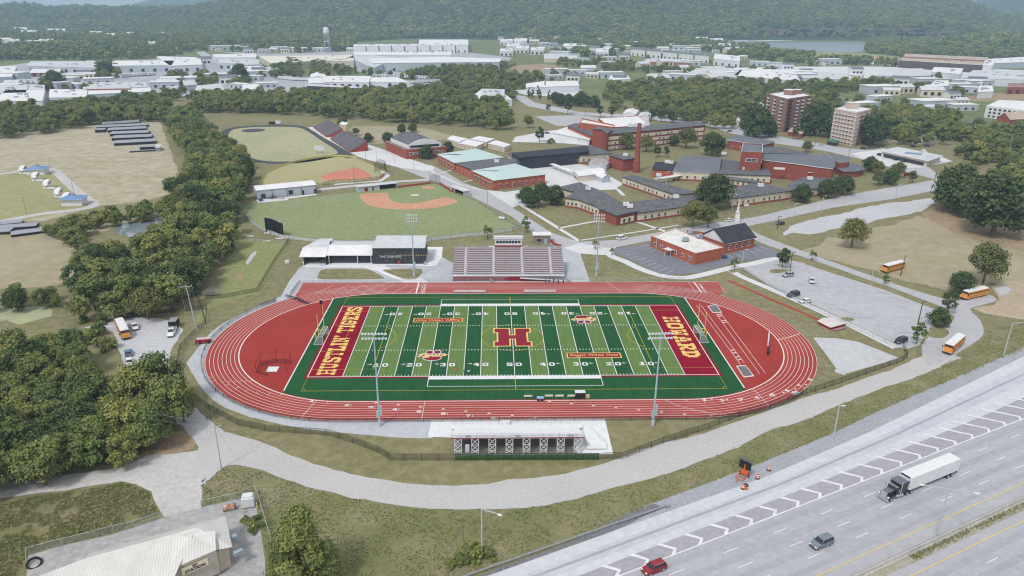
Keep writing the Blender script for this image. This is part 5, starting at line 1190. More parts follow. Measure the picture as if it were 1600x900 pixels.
u = side(P, *rel([lerp2(A, B_, .5)], t.location)[0]); windows(t, P, u, 6, 1.0, 1.6, 1.0, lv=8, dz=2.7, style='dark', off=.04); v = side(P, *rel([lerp2(B_, Cc, .5)], t.location)[0]); balc(t, P, v, (.35, .7), 8, mat('dark_balcony', '6a5650', '5d4b46', 1, .8), 2.4, 2.7)
b = MB(); b.box((0, 2, 23.5), (8, 6, 4.6), BRT); b.box((0, 2, 28.1), (8.4, 6.4, .3), CONCW); b.build('roof_house', t)
house('tower_lobby', 'low flat roofed brick lobby at the foot of the brown tower', 'building', [g(1231, 212), g(1252, 216), g(1258, 210), g(1236, 206)], 3.2, BR, RFT, 'flat')
house('picnic_shelter', 'green roofed shelter by the tan tower', 'shelter', [g(1292, 226), g(1305, 229), g(1309, 225), g(1297, 222)], 2.6, DRK, mat('green_roof', '3f7a68', '38705f', .5, .6), 'hip', 1, .3)
# --- houses and warehouses beyond
def W(label, px, h=8, wall=None, roof=None, kind='flat', rise=1.5, name='warehouse', cat='warehouse', doors=0, dk=GLS, ov=.3):
 t, P = house(name, label, cat, roofq(px, h), h, wall or MTG, roof or RFL, kind, rise, ov)
 if h >= 7 and len(px) == 4:
  rw = random.Random(int(px[0][0]*7)); q4 = roofq(px, h)
  for k in range(4): c_ = lerp2(lerp2(q4[0], q4[1], rw.uniform(.1, .9)), lerp2(q4[3], q4[2], rw.uniform(.1, .9)), rw.uniform(.25, .75)); add_box(t, 'roof_unit', c_[0]-t.location.x, c_[1]-t.location.y, h+.2, (rw.uniform(2, 5), 2.5, rw.uniform(1, 2.2)), MTL)
 if doors:
  i = side(P, *pxrel(t, *lerp2(px[0], px[1], .5), h)); p, q = P[i], P[(i+1) % 4]; aa = math.atan2(q[1]-p[1], q[0]-p[0])
  b = MB(); b.box((0, -.08, .8), (4, .3, 4), dk); o = b.build('dock_door'); me = o.data; bpy.data.objects.remove(o)
  for k in range(doors): c_ = lerp2(p, q, (k+.5)/doors); o = bpy.data.objects.new('dock_door', me); C.objects.link(o); o.parent = t; o.location = (c_[0], c_[1], 0); o.rotation_euler = (0, 0, aa)
 return t
T_ = RFT; BRW = mat('weathered_brick', 'a0756a', '8f6a60', .1, .9)
W('long pale warehouse with a brick stretch, behind the leftmost tree clump', [(42, 103), (150, 106), (152, 96), (48, 96)], 8, MTG, RFL, doors=8)
W('pale warehouse between tree clump and long sloping shed, with two dark openings', [(176, 103), (268, 102), (272, 95), (176, 95)], 9, MTG, RFW, doors=5)
W('white warehouse with a raised roof beside the wide white road', [(266, 103), (316, 101), (312, 90), (245, 88)], 9, MTW, RFW, doors=3)
W('white roofed shed at the left edge of the warehouses', [(-20, 122), (18, 120), (26, 104), (-20, 104)], 8, MTG, RFW)
W('small brick fronted store in the yard of the leftmost warehouse', [(47, 114), (93, 114), (95, 108), (50, 108)], 5, BRW, RFW, doors=4, name='store_building', cat='building')
W('pale shed with a dark open bay at the left edge', [(-10, 146), (40, 145), (44, 133), (-10, 133)], 8, MTG, RFL, doors=3)
W('wide white flat roofed warehouse beside the orange truck', [(-10, 158), (66, 158), (70, 141), (10, 141)], 8, MTW, RFW)
W('pale metal shed right of the leftmost open bay', [(40, 145), (68, 144), (70, 133), (42, 133)], 7, MTG, RFL)
W('brightest white roof with a dark ribbed wall, in front of the yards', [(77, 153), (135, 152), (136, 140), (78, 140)], 7, MTW, RFW, doors=5)
W('long shed with a rusty red wall and pale roof in the middle of the yards', [(130, 139), (203, 138), (200, 129), (130, 129)], 8, BRW, RFL, doors=3)
W('small pale shed joined to the rusty one', [(202, 137), (230, 136), (227, 129), (200, 129)], 7, MTG, RFL)
W('long low pale shed in front of the rusty one', [(135, 148), (240, 143), (232, 136), (135, 141)], 6, MTG, RFW)
W('blue grey roofed shed beside the tall thin trees', [(254, 125), (272, 124), (268, 118), (252, 119)], 6, MTG, RFD, 'gable')
W('pale roofed shed right of the tall thin trees', [(288, 134), (308, 132), (302, 123), (285, 125)], 6, MTG, RFL)
W('white warehouse beside the dark tree on the wide road', [(303, 145), (350, 141), (345, 131), (308, 134)], 6, MTG, RFL)
W('low white shed with trees in front, right of the wide road', [(380, 141), (404, 139), (404, 132), (380, 132)], 6, MTW, RFW)
W('white warehouse row at the top of the wide white road, nearest the road', [(335, 90), (400, 90), (400, 84), (332, 85)], 8, MTW, RFW, doors=6)
W('long white warehouse behind the row at the wide road', [(340, 99), (405, 100), (405, 93), (342, 92)], 8, MTG, RFL, doors=6)
W('low warehouse in the third row right of the wide road', [(360, 110), (410, 111), (412, 104), (362, 103)], 7, MTG, RFW, doors=5)
W('cream roofed warehouse with striped wall left of the water tower', [(425, 100), (540, 92), (552, 86), (405, 88)], 9, CRM, ground_mat('cream_roof', ['dedad0', 'd2cdc1', 'e6e3da'], .02, .1), doors=0)
W('cream warehouse wing in front of the striped one', [(438, 97), (553, 95), (553, 91), (440, 90)], 8, CRM, ground_mat('cream_roof', ['dedad0', 'd2cdc1', 'e6e3da'], .02, .1))
W('largest grey warehouse, left part with four dock doors', [(556, 95), (575, 103), (585, 106), (620, 90), (552, 84)], 11, MTG, RFL, name='warehouse')
W('largest white warehouse with a long grey wall and two dark doors', [(581, 99), (780, 97), (785, 92), (690, 89), (575, 92)], 12, MTG, RFW, doors=3)
W('white roofed warehouse behind the largest one', [(556, 86), (705, 86), (706, 81), (552, 81)], 12, MTW, RFW)
for k in range(9): W(['white and maroon apartment block, first of the row behind the big warehouse', 'white apartment block, second of the row behind the big warehouse', 'white apartment block with framed windows, third of the row', 'white apartment block, fourth of the row beside a gap', 'long white apartment block in the middle of the row', 'white apartment block with maroon bays, sixth of the row', 'white apartment block with maroon bays, seventh of the row', 'white apartment block, eighth of the row', 'white apartment block at the right end of the row'][k], [(552+k*20, 72-k*.15), (571+k*20, 72-k*.15), (572+k*20, 69.5-k*.15), (553+k*20, 69.5-k*.15)], 15, CONCW, RFW, name='apartment_block', cat='apartment block', doors=2, dk=mat('maroon_bay', '8a5f60', '7c5354', .2, .8))
W('long white apartment house on the rise behind the row', [(655, 69), (732, 69), (731, 62), (655, 62)], 14, CONCW, RFW, name='apartment_block', cat='apartment block', doors=7, dk=mat('grey_bay', 'b5b8bd', 'a9acb1', .2, .8))
W('white long shed with dark doors below the pale truck yard', [(505, 128), (576, 129), (580, 119), (505, 119)], 7, MTW, RFW, doors=6)
W('white shed with one dark door, right of the shed with many doors', [(578, 128), (640, 129), (620, 121), (580, 121)], 6, MTW, RFW, doors=1)
W('grey block alone in the pale yard at left', [(408, 112), (436, 112), (436, 106), (410, 106)], 6, MTG, mat('blue_grey_roof', '9aa0aa', '8c929c', .1, .8))
W('small white house by the pale yard trees', [(485, 121), (510, 121), (506, 113), (486, 115)], 5, CONCW, RFW, 'gable', name='white_house', cat='house')
W('white office with a dark porch left of the shed with many doors', [(482, 130), (505, 130), (503, 122), (482, 122)], 6, MTW, RFW, doors=2)
W('long low white building on the pale lot behind evergreens', [(822, 137), (905, 134), (902, 127), (850, 127), (822, 131)], 7, MTW, RFW)
W('white roofed hall right of the low white building', [(951, 125), (985, 124), (980, 118), (955, 118)], 7, MTW, RFW)
W('pale hall behind the dark tree group', [(1012, 123), (1048, 122), (1044, 115), (1015, 115)], 7, MTG, RFL)
W('small white factory with a tall front beside the long wood', [(735, 154), (800, 156), (788, 147), (751, 141)], 6, MTW, RFW)
W('white roofed plant behind the small white factory', [(752, 147), (788, 149), (788, 140), (752, 139)], 9, MTW, RFL)
W('widest white roof on the right, with a round-ended neighbour', [(1075, 114), (1150, 121), (1160, 109), (1120, 105), (1090, 107)], 8, MTG, ground_mat('grey_white_roof', ['c9c9cb', 'bdbec2', 'd4d4d6'], .02, .1))
W('long white warehouse at centre right with dark doors', [(1147, 118), (1250, 127), (1240, 110), (1160, 107)], 8, MTW, RFW, doors=8)
W('long white warehouse running to the dark hedge', [(1255, 122), (1340, 125), (1320, 115), (1240, 110)], 7, MTG, RFL)
W('pale low roof in the middle of the far woods', [(1008, 96), (1082, 98), (1075, 93), (1010, 91)], 6, BRW, RFL)
W('white low building left of the bare field', [(907, 106), (932, 106), (930, 102), (908, 102)], 5, MTG, RFW)
W('pale low building above the bare field', [(850, 92), (890, 92), (888, 84), (850, 84)], 6, CRM, RFL)
for k in range(5): W(['dark roofed townhouse row, left end, on the far rise', 'dark roofed townhouse row, second part, on the far rise', 'townhouse row with brick ends in the middle of the far rise', 'dark roofed townhouse row, fourth part, on the far rise', 'white walled townhouse row at the right end of the far rise'][k], [(986+k*25, 77+k*2.3), (1008+k*25, 79+k*2.3), (1008+k*25, 75.5+k*2.3), (986+k*25, 73.5+k*2.3)], 12, CONCW, RFG, name='townhouse_row', cat='townhouses', doors=3)
W('white fronted block with framed bays at the end of the townhouses', [(1115, 92), (1156, 96), (1156, 88), (1117, 84)], 10, CONCW, RFW, name='apartment_block', cat='apartment block', doors=4)
for k, (x, y) in enumerate(((800, 70), (815, 74), (838, 76), (790, 63), (812, 62), (868, 71), (889, 70), (925, 73), (940, 79), (790, 78), (1095, 59), (1118, 62), (1130, 70))):
 W(['white block left of the hill foot trees', 'white block with grey bays below the hill foot', 'widest white block below the hill foot', 'white long block at the top left of the cluster', 'pale block at the top of the cluster', 'dark roofed block right of the cluster', 'low pale block right of the dark roofed one', 'grey roofed block near the round tree', 'low pale building below the grey roofed block', 'white low building at the foot of the cluster', 'white building by the river road, left one', 'pale building by the river road, middle one', 'pale low building above the river meadow'][k], [(x-9, y+2), (x+11, y+2), (x+12, y-2), (x-8, y-2)], 9, CONCW, RFG if k in (5, 7) else RFW, name='town_building', cat='building', doors=3)
# old foundry on the right
W('rusty long foundry roof, back one of three', [(1412, 88), (1540, 94), (1545, 90), (1415, 84)], 15, BRW, T_)
W('rusty long foundry shed, middle one of three, open sided', [(1405, 94), (1537, 102), (1540, 95), (1412, 88.5)], 12, mat('foundry_dark', '5d5048', '4c423c', .2, .9), T_)
W('rusty foundry shed, front one of three', [(1436, 100), (1535, 106), (1538, 100), (1440, 95)], 7, mat('foundry_dark', '5d5048', '4c423c', .2, .9), T_)
W('white tall hall at the right end of the foundry', [(1536, 102), (1550, 103), (1556, 93), (1540, 92)], 14, MTW, RFW)
W('white roofed works at the far right', [(1545, 99), (1640, 96), (1620, 88), (1550, 92)], 9, MTG, RFW)
W('wide pale roof of a plant at right, before the foundry', [(1505, 122), (1640, 126), (1620, 111), (1520, 110)], 9, MTW, RFL)
W('grey roofed works before the foundry', [(1370, 118), (1400, 120), (1455, 118), (1440, 107), (1390, 108)], 9, MTG, RFL)
W('white works with a dark base left of the foundry yard', [(1455, 112), (1500, 116), (1505, 107), (1460, 105)], 8, MTW, RFW)
W('pale hall behind the trees with a rounded front', [(1452, 136), (1482, 134), (1482, 126), (1462, 126)], 8, MTG, RFW)
W('white house like works left of the brick corner block', [(1528, 144), (1552, 143), (1550, 134), (1530, 134)], 7, MTW, RFW)
W('brick corner block with a flat roof at the right edge', [(1574, 136), (1610, 136), (1605, 130), (1576, 130)], 8, BR, BRW, doors=3)
t, P = house('apartment_block', 'modern white apartment block with dark balconies at the right edge', 'apartment block', roofq([(1541, 166), (1610, 174), (1640, 160), (1560, 157)], 10), 10, CONCW, RFW, 'flat', par=.5)
windows(t, P, side(P, *pxrel(t, 1575, 170, 10)), 8, 1, 2.2, 1.6, lv=3, dz=3.1, style='dark', off=.05)
W('red brick house with a tan gabled roof at the right edge', [(1558, 184), (1578, 187), (1620, 184), (1600, 176)], 5, BR, T_, 'gable', 5, name='brick_house', cat='house')
for lb, px, wl, rf in (('white bungalow with a dark gable roof below the towers street', [(1432, 217), (1455, 219), (1464, 214), (1442, 210)], CONCW, RFG), ('small white house among trees right of the bungalow', [(1500, 196), (1520, 198), (1537, 191), (1515, 188)], CONCW, RFG),
 ('white house with a pale roof behind the pale road trees', [(973, 178), (992, 179), (998, 173), (979, 171)], CONCW, RFW), ('smaller white house right of the pale roofed one', [(996, 183), (1014, 184), (1020, 179), (1001, 176)], CONCW, RFL),
 ('tiny white house by the large dark tree', [(1145, 190), (1155, 190), (1156, 186), (1146, 186)], CONCW, RFW), ('grey roofed house half hidden in the trees right of centre', [(1040, 148), (1054, 149), (1058, 144), (1044, 143)], CONCW, RFG),
 ('long grey roofed house behind the tan tower', [(1408, 174), (1440, 174), (1455, 168), (1420, 167)], CONCW, RFG), ('white house left of the brown tower', [(1181, 170), (1192, 170), (1193, 163), (1183, 162)], CONCW, RFW), ('small house with a dark roof behind the tan tower', [(1310, 165), (1322, 165), (1325, 160), (1313, 160)], CONCW, RFG), ('small pale house at the street end by the shop', [(1434, 240), (1444, 241), (1448, 237), (1438, 236)], CONCW, RFL)):
 W(lb, px, 3.5, wl, rf, 'gable', 1.8, name='small_house', cat='house', doors=0)
# small far buildings among the trees: three shapes, copied
FB = []
for k, (a_, b_, h_, kd, rf) in enumerate(((16, 10, 5, 'gable', RFL), (26, 13, 6, 'flat', RFW), (13, 9, 5.5, 'gable', RFG))):
 c_ = g(*((1160, 92), (955, 75), (1385, 140))[k]); t, P = house('small_building', 'x', 'building', [(c_[0]-a_/2, c_[1]-b_/2), (c_[0]+a_/2, c_[1]-b_/2), (c_[0]+a_/2, c_[1]+b_/2), (c_[0]-a_/2, c_[1]+b_/2)], h_, (CRM, MTG, CONCW)[k], rf, kd, 2.2); windows(t, P, side(P, 0, -b_/2), 3, 1.2, 2.4, 2.2, style='dark', off=.06); t['label'] = ['small pale gabled building beside the river meadow road', 'small white flat roofed building above the bare field', 'small grey roofed building in the trees left of the foundry'][k]; FB.append(t)
rr = random.Random(41)
for (x0, y0_, x1, y1_, n, lb, gr) in ((780, 58, 960, 84, 34, 'small pale building of the far valley below the mountain', 'buildings of the far valley'), (965, 66, 1160, 84, 26, 'small pale building around the far townhouses', 'buildings round the far townhouses'), (1060, 100, 1340, 128, 18, 'small pale building among the trees at centre right', 'buildings among the centre right trees'),
 (1340, 128, 1510, 175, 11, 'small pale house among the trees behind the towers', 'houses behind the towers'), (1500, 124, 1620, 150, 7, 'small pale building before the works at right', 'buildings before the works'), (0, 40, 120, 70, 16, 'small pale building on the far left hillside', 'buildings of the left hillside'), (860, 84, 1060, 130, 16, 'small pale building among the middle woods', 'buildings in the middle woods'), (330, 76, 560, 84, 10, 'small pale building behind the striped warehouse', 'buildings behind the striped warehouse'), (0, 100, 420, 148, 22, 'small pale shed in the warehouse yards', 'sheds of the warehouse yards')):
 for k in range(int(n*1.5)):
  p = g(rr.uniform(x0, x1), rr.uniform(y0_, y1_)); t = dup(FB[rr.choice((0, 1, 1, 2))], p, rr.uniform(-.5, .5), lb, gr, rr.uniform(.8, 1.6)); s_ = 21; FOOT.append([(p[0]-s_, p[1]-s_*2.2), (p[0]+s_, p[1]-s_*2.2), (p[0]+s_, p[1]+s_*.8), (p[0]-s_, p[1]+s_*.8)])
# far-left hillside houses
for k, (x, y, wd) in enumerate(((32, 44, 10), (45, 48, 12), (88, 46, 14), (8, 60, 9), (22, 62, 8), (68, 62, 7), (150, 50, 9), (173, 53, 7), (203, 51, 5), (253, 51, 4), (237, 66, 5), (613, 47, 9), (715, 42, 8), (750, 42, 8), (795, 32, 9))):
 W(['long white building on the far left hillside, upper', 'long white building on the far left hillside, lower', 'white domed building right of the two long ones', 'pale house at the left edge below the hillside', 'pale house, second from the left edge below the hillside', 'pale house before the far wood', 'white house left of the white road strip', 'white house right of the white road strip', 'tiny white church on the far hillside', 'tiny white house right of the far church', 'white house pair above the warehouses', 'pale house on the mountain foot, left', 'pale house on the mountain foot, middle', 'white house on the mountain foot, right', 'white house high on the mountain foot'][k], [(x-wd, y+1.5), (x+wd, y+1.5), (x+wd, y-1), (x-wd, y-1)], 11, CONCW, RFW, name='hillside_building', cat='house')
# water tower
t = thing('water_tower', 'pale water tower on legs beyond the striped warehouse', 'water tower', g(512, 82)); b = MB(); b.lathe([(0, 36), (5, 36.5), (6, 40), (5.5, 46), (3, 49), (0, 50)], MTW, 14); b.build('tank', t)
for k in range(4): b = MB(); a = PI/4+k*PI/2; b.tube((8*math.cos(a), 8*math.sin(a), 0), (5*math.cos(a), 5*math.sin(a), 38), .6, MTL); b.build('leg', t)
b = MB()
for z in (10, 22, 32):
 for k in range(4): a = PI/4+k*PI/2; r_ = 8-3*z/38; b.tube((r_*math.cos(a), r_*math.sin(a), z), (r_*math.cos(a+PI/2), r_*math.sin(a+PI/2), z), .3, MTL)
b.build('brace', t)
t, P = house('rail_viaduct', 'low concrete viaduct at the edge of the long wood', 'viaduct', [g(480, 141), g(560, 145), g(561, 143), g(482, 138)], 5, DRK, RFL, 'flat')
# yards and roads of the industrial district
for nm, px, m in (('industrial_yard', [(-60, 112), (45, 98), (160, 96), (320, 90), (370, 96), (420, 110), (560, 132), (660, 130), (640, 120), (560, 112), (520, 104), (430, 90), (330, 80), (420, 84), (560, 80), (700, 78), (800, 90), (790, 100), (600, 108), (700, 128), (640, 136), (560, 148), (400, 143), (300, 150), (160, 158), (-60, 168)], ground_mat('yard_asphalt', ['aeb0b5', '9fa1a6', 'bdbec1'], .02, .15)),
                  ('wide_road', [(306, 82), (318, 80), (360, 104), (380, 118), (420, 138), (398, 140), (370, 120), (330, 98)], M['road']),
                  ('depot_yard', [(822, 140), (905, 137), (920, 150), (880, 152), (820, 148), (800, 142)], M['concrete']),
                  ('depot_yard', [(1370, 104), (1560, 108), (1640, 112), (1640, 128), (1500, 124), (1340, 122), (1240, 112), (1060, 112), (1040, 108), (1240, 104)], M['concrete']),
                  ('construction_site', [(1500, 152), (1560, 145), (1640, 146), (1640, 156), (1560, 158), (1510, 158)], M['mulch']),
                  ('river_road', [(1060, 62), (1120, 62), (1240, 62), (1240, 63.2), (1120, 65), (1060, 65)], M['concrete']),
                  ('meadow_road', [(1215, 83), (1290, 93), (1400, 101), (1470, 105), (1470, 107), (1400, 103), (1290, 96), (1215, 86)], M['concrete']),
                  ('hill_road', [(158, 48), (162, 48), (167, 62), (161, 64)], M['concrete'])):
 sheet(nm, gs(px), 3 if nm != 'wide_road' else 4, m, 1.5, 25)
 if nm in ('industrial_yard', 'wide_road', 'depot_yard', 'construction_site'): FOOT.append(gs(px))
# parked trailers and trucks of the yards: one shape, copied
t0 = thing('parked_trailer', 'white trailer parked in the warehouse yards', 'trailer', g(110, 122)); b = MB(); b.box((0, 0, 1.1), (14, 2.6, 2.8), MTW); b.build('box', t0); b = MB(); b.box((4.5, 0, 0), (3, 2.2, 1.1), BLK); b.box((-5, 0, 0), (.4, 2, 1.1), BLK); b.build('running_gear', t0)
rr = random.Random(21); n = 0
rows = [((100, 119), (170, 121), 14, 1.2), ((70, 131), (100, 131), 8, 1.2), ((20, 129), (68, 130), 13, 1.3), ((262, 141), (288, 141), 6, 1.4), ((160, 113), (185, 113), 6, 1.3), ((585, 120), (700, 125), 26, 1.3), ((440, 124), (478, 127), 7, 0), ((640, 131), (700, 128), 8, .5), ((455, 108), (480, 104), 5, .3), ((380, 94), (405, 97), 6, .2), ((190, 120), (240, 118), 9, 1.2)]
for (a, b_, k, an) in rows:
 for j in range(k):
  px = lerp2(a, b_, (j+.5)/k); dup(t0, g(px[0], px[1]+rr.uniform(-.4, .4)), an+rr.uniform(-.1, .1), group='trailers parked in the warehouse yards')
t0['group'] = 'trailers parked in the warehouse yards'
tv = thing('delivery_truck', 'yellow truck in the line beside the pale warehouse', 'truck', g(250, 109)); b = MB(); b.box((0, 0, .6), (6, 2.5, 2.4), mat('truck_yellow', 'dcc96a', 'cdbb5f', 1, .5)); b.build('box', tv); b = MB(); b.box((-4, 0, .5), (2, 2.3, 1.8), mat('truck_yellow2', 'e0d7a0', 'd2c890', 1, .5)); b.build('cab', tv); tv['group'] = 'yellow trucks beside the pale warehouse'
for j in range(13): dup(tv, g(207+j*8, 107+(j % 3)*.4), 1.3, group='yellow trucks beside the pale warehouse')
t = dup(tv, g(30, 163), .2, 'orange boxed truck at the left edge before the wide white warehouse', None, 1.3); 
for ch in t.children:
 if ch.name.startswith('box'): ch.data = ch.data.copy(); ch.data.materials[0] = mat('truck_orange', 'c8573a', 'b94c30', 1, .5)
# ================= vehicles
TYR = mat('tyre_rubber', '1f2023', '27282b', 3, .85); CHM = mat('chrome', 'd4d7db', 'c6c9ce', 1, .2, metal=.7); LMPW = mat('headlamp', 'e8e8e2', 'dcdcd6', 1, .2, spec=.8); LMPR = mat('tail_lamp', '8a1f22', '7b1a1d', 1, .3)
def paint(n, c, c2=None): return mat('paint_'+n, c, c2 or c, .8, .28, spec=.6)
def wheel(t, x, y, r=.34, w_=.24, rimc=None):
 b = MB(); s = 1 if y > 0 else -1
 b.tube((x, y-s*w_/2, r), (x, y+s*w_/2, r), r, TYR, 14); o = b.build('wheel', t)
 b = MB(); b.tube((x, y+s*w_/2, r), (x, y+s*(w_/2+.03), r), r*.62, rimc or CHM, 10); b.build('rim', o)
def car(label, px, ang, pm, L=4.6, w_=1.82, h=1.45, kind='sedan', name='car', cat='car', world=None, group=None, rimc=None, z=0.09):
 """front towards +x; lofted body with bonnet, greenhouse and boot"""
 x, y = world or g(*px); t = thing(name, label, cat, (x, y, z), ang, group); H = h; hl = L/2; hw_ = w_/2
 st = {'sedan': (.30, .44, .80, .93), 'suv': (.27, .40, .93, 1.0), 'pickup': (.27, .40, .60, .64)}[kind]
 bz = H*.62 if kind != 'suv' else H*.6
 b = MB(); V = []
 prof = [(0, .42, .60, .80), (.03, .26, .66, .90), (.10, .22, bz*.86, .97), (st[0], .22, bz, 1), (st[2] if st[2] < .9 else .9, .22, bz*1.02, 1), (.96, .26, bz*.98, .97), (1, .42, bz*.86, .86)]
 n = len(prof)
 for f, zb, zt, k in prof:
  X = hl-f*L
  for yy, zz in ((-hw_*k, zb), (-hw_*k, (zb+zt)/2+.05), (-hw_*k*.93, zt), (hw_*k*.93, zt), (hw_*k, (zb+zt)/2+.05), (hw_*k, zb)): V.append((X, yy, zz))
 F = []
 for i in range(n-1):
  for j in range(5): F.append((i*6+j, (i+1)*6+j, (i+1)*6+j+1, i*6+j+1))
  F.append((i*6+5, (i+1)*6+5, (i+1)*6, i*6))
 F += [tuple(range(6)), tuple(range((n-1)*6+5, (n-1)*6-1, -1))]
 b.add(V, F, pm)
 if kind == 'pickup':
  xb = hl-st[3]*L
  b.box(((-hl+.15+xb)/2, 0, bz*1.02), (xb+hl-.3, w_*.8, .02), BLK)
  for s in (-1, 1): b.box(((-hl+xb)/2, s*(hw_-.06), bz), (xb+hl, .1, .12), pm)
  b.box((-hl+.05, 0, bz-.1), (.08, w_*.9, .2), pm)
 body = b.build('body', t)
 # greenhouse
 b = MB(); a0, a1, a2, a3 = [hl-f*L for f in (st[0], st[1], st[2], st[3] if st[3] < .97 else .965)]
 if kind == 'suv': a2 = hl-.90*L
 lo = [(a0, hw_*.9, bz), (a3, hw_*.9, bz)]; up = [(a1, hw_*.76, H-.06), (a2, hw_*.76, H-.06)]
 VV = [(lo[0][0], -lo[0][1], bz-.02), (lo[0][0], lo[0][1], bz-.02), (up[0][0], up[0][1], H-.06), (up[0][0], -up[0][1], H-.06), (lo[1][0], -lo[1][1], bz-.02), (lo[1][0], lo[1][1], bz-.02), (up[1][0], up[1][1], H-.06), (up[1][0], -up[1][1], H-.06)]
 b.add(VV, [(0, 1, 2, 3), (5, 4, 7, 6), (1, 5, 6, 2), (4, 0, 3, 7)], GLS); b.build('window', t)
 b = MB(); b.box(((a1+a2)/2, 0, H-.07), (a1-a2+.12, hw_*1.56, .07), pm, 0, .96)
 for s in (-1, 1):
  b.tube((a0, s*hw_*.9, bz), (a1, s*hw_*.77, H-.05), .045, pm, 4); b.tube((a3, s*hw_*.9, bz), (a2, s*hw_*.77, H-.05), .06, pm, 4); xm = (a1+a2)/2; b.tube((xm, s*hw_*.92, bz), (xm, s*hw_*.78, H-.05), .05, pm, 4)
  if kind == 'suv': b.tube((a1-.2, s*hw_*.66, H+.03), (a2+.2, s*hw_*.66, H+.03), .03, CHM, 4)
 b.build('roof', t)
 for s in (-1, 1):
  b = MB(); b.box((hl-.12, s*hw_*.66, .58), (.22, .36, .16), LMPW); b.build('headlight', t)
  b = MB(); b.box((-hl+.08, s*hw_*.72, bz*.76), (.14, .26, .2), LMPR); b.build('tail_light', t)
  b = MB(); b.box((a0-.15, s*(hw_+.08), bz-.02), (.16, .2, .15), pm); b.build('mirror', t)
  for xx in (hl-.19*L, -hl+.2*L): wheel(t, xx, s*(hw_-.1), .34 if kind == 'sedan' else .39, .24, rimc)
 b = MB(); b.box((hl-.02, 0, .3), (.1, w_*.8, .2), BLK); b.build('bumper', t)
 return t
def head(a, b_): p, q = g(*a), g(*b_); return math.atan2(q[1]-p[1], q[0]-p[0])
car('red sport utility vehicle with roof rails, driving along the solid white line at the bottom', None, HA+PI, paint('red', '8f1f2b', '7f1a25'), 4.55, 1.86, 1.68, 'suv', 'sport_utility_vehicle', 'suv', world=g(1021.5, 892), z=.11)
car('steel blue grey sport utility vehicle alone in the middle highway lanes', None, HA+PI, paint('steel', '74808c', '6a7682'), 4.75, 1.9, 1.72, 'suv', 'sport_utility_vehicle', 'suv', world=g(1283, 852), z=.11)
car('white sedan parked alone at the back of the gravel lot beside the bus', (211, 513), head((208, 505), (213, 517)), paint('white', 'dcdde0'), 4.7)
car('white car parked directly in front of the blue one on the gravel lot', (203, 569), head((201, 560), (203.5, 574)), paint('white', 'dcdde0'), 4.7)
car('blue grey car parked nose to tail with a white one on the gravel lot', (201, 554), head((203, 560), (201, 548)), paint('bluegrey', '5f7b9b', '56718f'), 4.6)
t = car('white pickup truck hitched in front of the dark trailer on the gravel lot', (269, 522), head((275, 511), (267, 527)), paint('white', 'dcdde0'), 5.8, 1.95, 1.85, 'pickup', 'pickup_truck', 'pickup')
c_ = g(273, 511); t = thing('cargo_trailer', 'small black cargo trailer with a pale roof behind the white pickup', 'trailer', c_, PI/2+.1); b = MB(); b.box((0, 0, .5), (3.6, 2.2, 2.0), BLK); b.build('body', t); b = MB(); b.box((0, 0, 2.5), (3.6, 2.2, .08), MTL); b.build('roof', t)
for s in (-1, 1): wheel(t, 0, s*1.05, .34)
car('silver hatchback with its tailgate raised, by the small tree island in the big lot', (1231, 432), head((1243, 430), (1221, 434)), paint('silver', 'b3b5ba', '82858c'), 4.5, 1.8, 1.6, 'suv')
car('pale silver car parked crosswise in the upper part of the big lot', (1268, 441), head((1265, 434), (1269, 445)), paint('silverw', 'c3c8c9'), 4.6)
car('black sport utility vehicle at the fence side of the big parking lot', (1239, 463), head((1250, 461), (1230, 465)), paint('black', '1d1f24', '24262b'), 4.9, 1.9, 1.8, 'suv', 'sport_utility_vehicle', 'suv')
car('white sports coupe beside the black vehicle at the fence side of the lot', (1257.5, 472.5), head((1267, 471), (1248, 474)), paint('white', 'dcdde0'), 4.5, 1.85, 1.25)
car('dark car with a glossy blue roof in the far bottom corner of the big lot', (1407, 535), head((1417, 532), (1398, 538)), paint('navy', '262c38', '1f242f'), 4.6, 1.85, 1.6, 'suv')
car('white station wagon driving on the street past the brick school corner', (972, 374), head((962, 375), (983, 371.5)), paint('white', 'dcdde0'), 4.9, 1.9, 1.7, 'suv')
car('dark sedan parked by the patchy gravel strip at the street', (1218.5, 351), head((1225, 350), (1212, 351.5)), paint('dkgreen', '2c3436', '252c2e'), 4.6)
car('white sedan on the street behind the chapel', (1140, 346), head((1134, 347), (1146, 345)), paint('white', 'dcdde0'), 4.6)
for px, lb in (((1401, 250.5), 'black car parked before the strip shop, left of two'), ((1413, 253.5), 'black pickup parked before the strip shop, right of two'), ((1375, 243), 'dark car at the left end of the strip shop'), ((1349, 233), 'dark car in the row beyond the street, left one'), ((1360, 231.5), 'dark blue car in the row beyond the street, middle one'), ((1370, 230.5), 'blue car in the row beyond the street, third one'), ((1378, 229.5), 'dark car in the row beyond the street, right one'), ((1423, 222), 'black car below the bungalows'), ((1426, 230), 'dark car on the street above the strip shop'), ((1448, 229), 'dark blue car parked right of the street above the shop'), ((1482, 276), 'dark car waiting on the street right of the strip shop'), ((1010, 284), 'rusty brown car beside the small gabled shed')):
 car(lb, px, .15, paint('dk', '2a2e38', '23262f') if 'blue' not in lb else paint('dkb', '33486e', '2c4062'), 4.6, 1.85, 1.5)
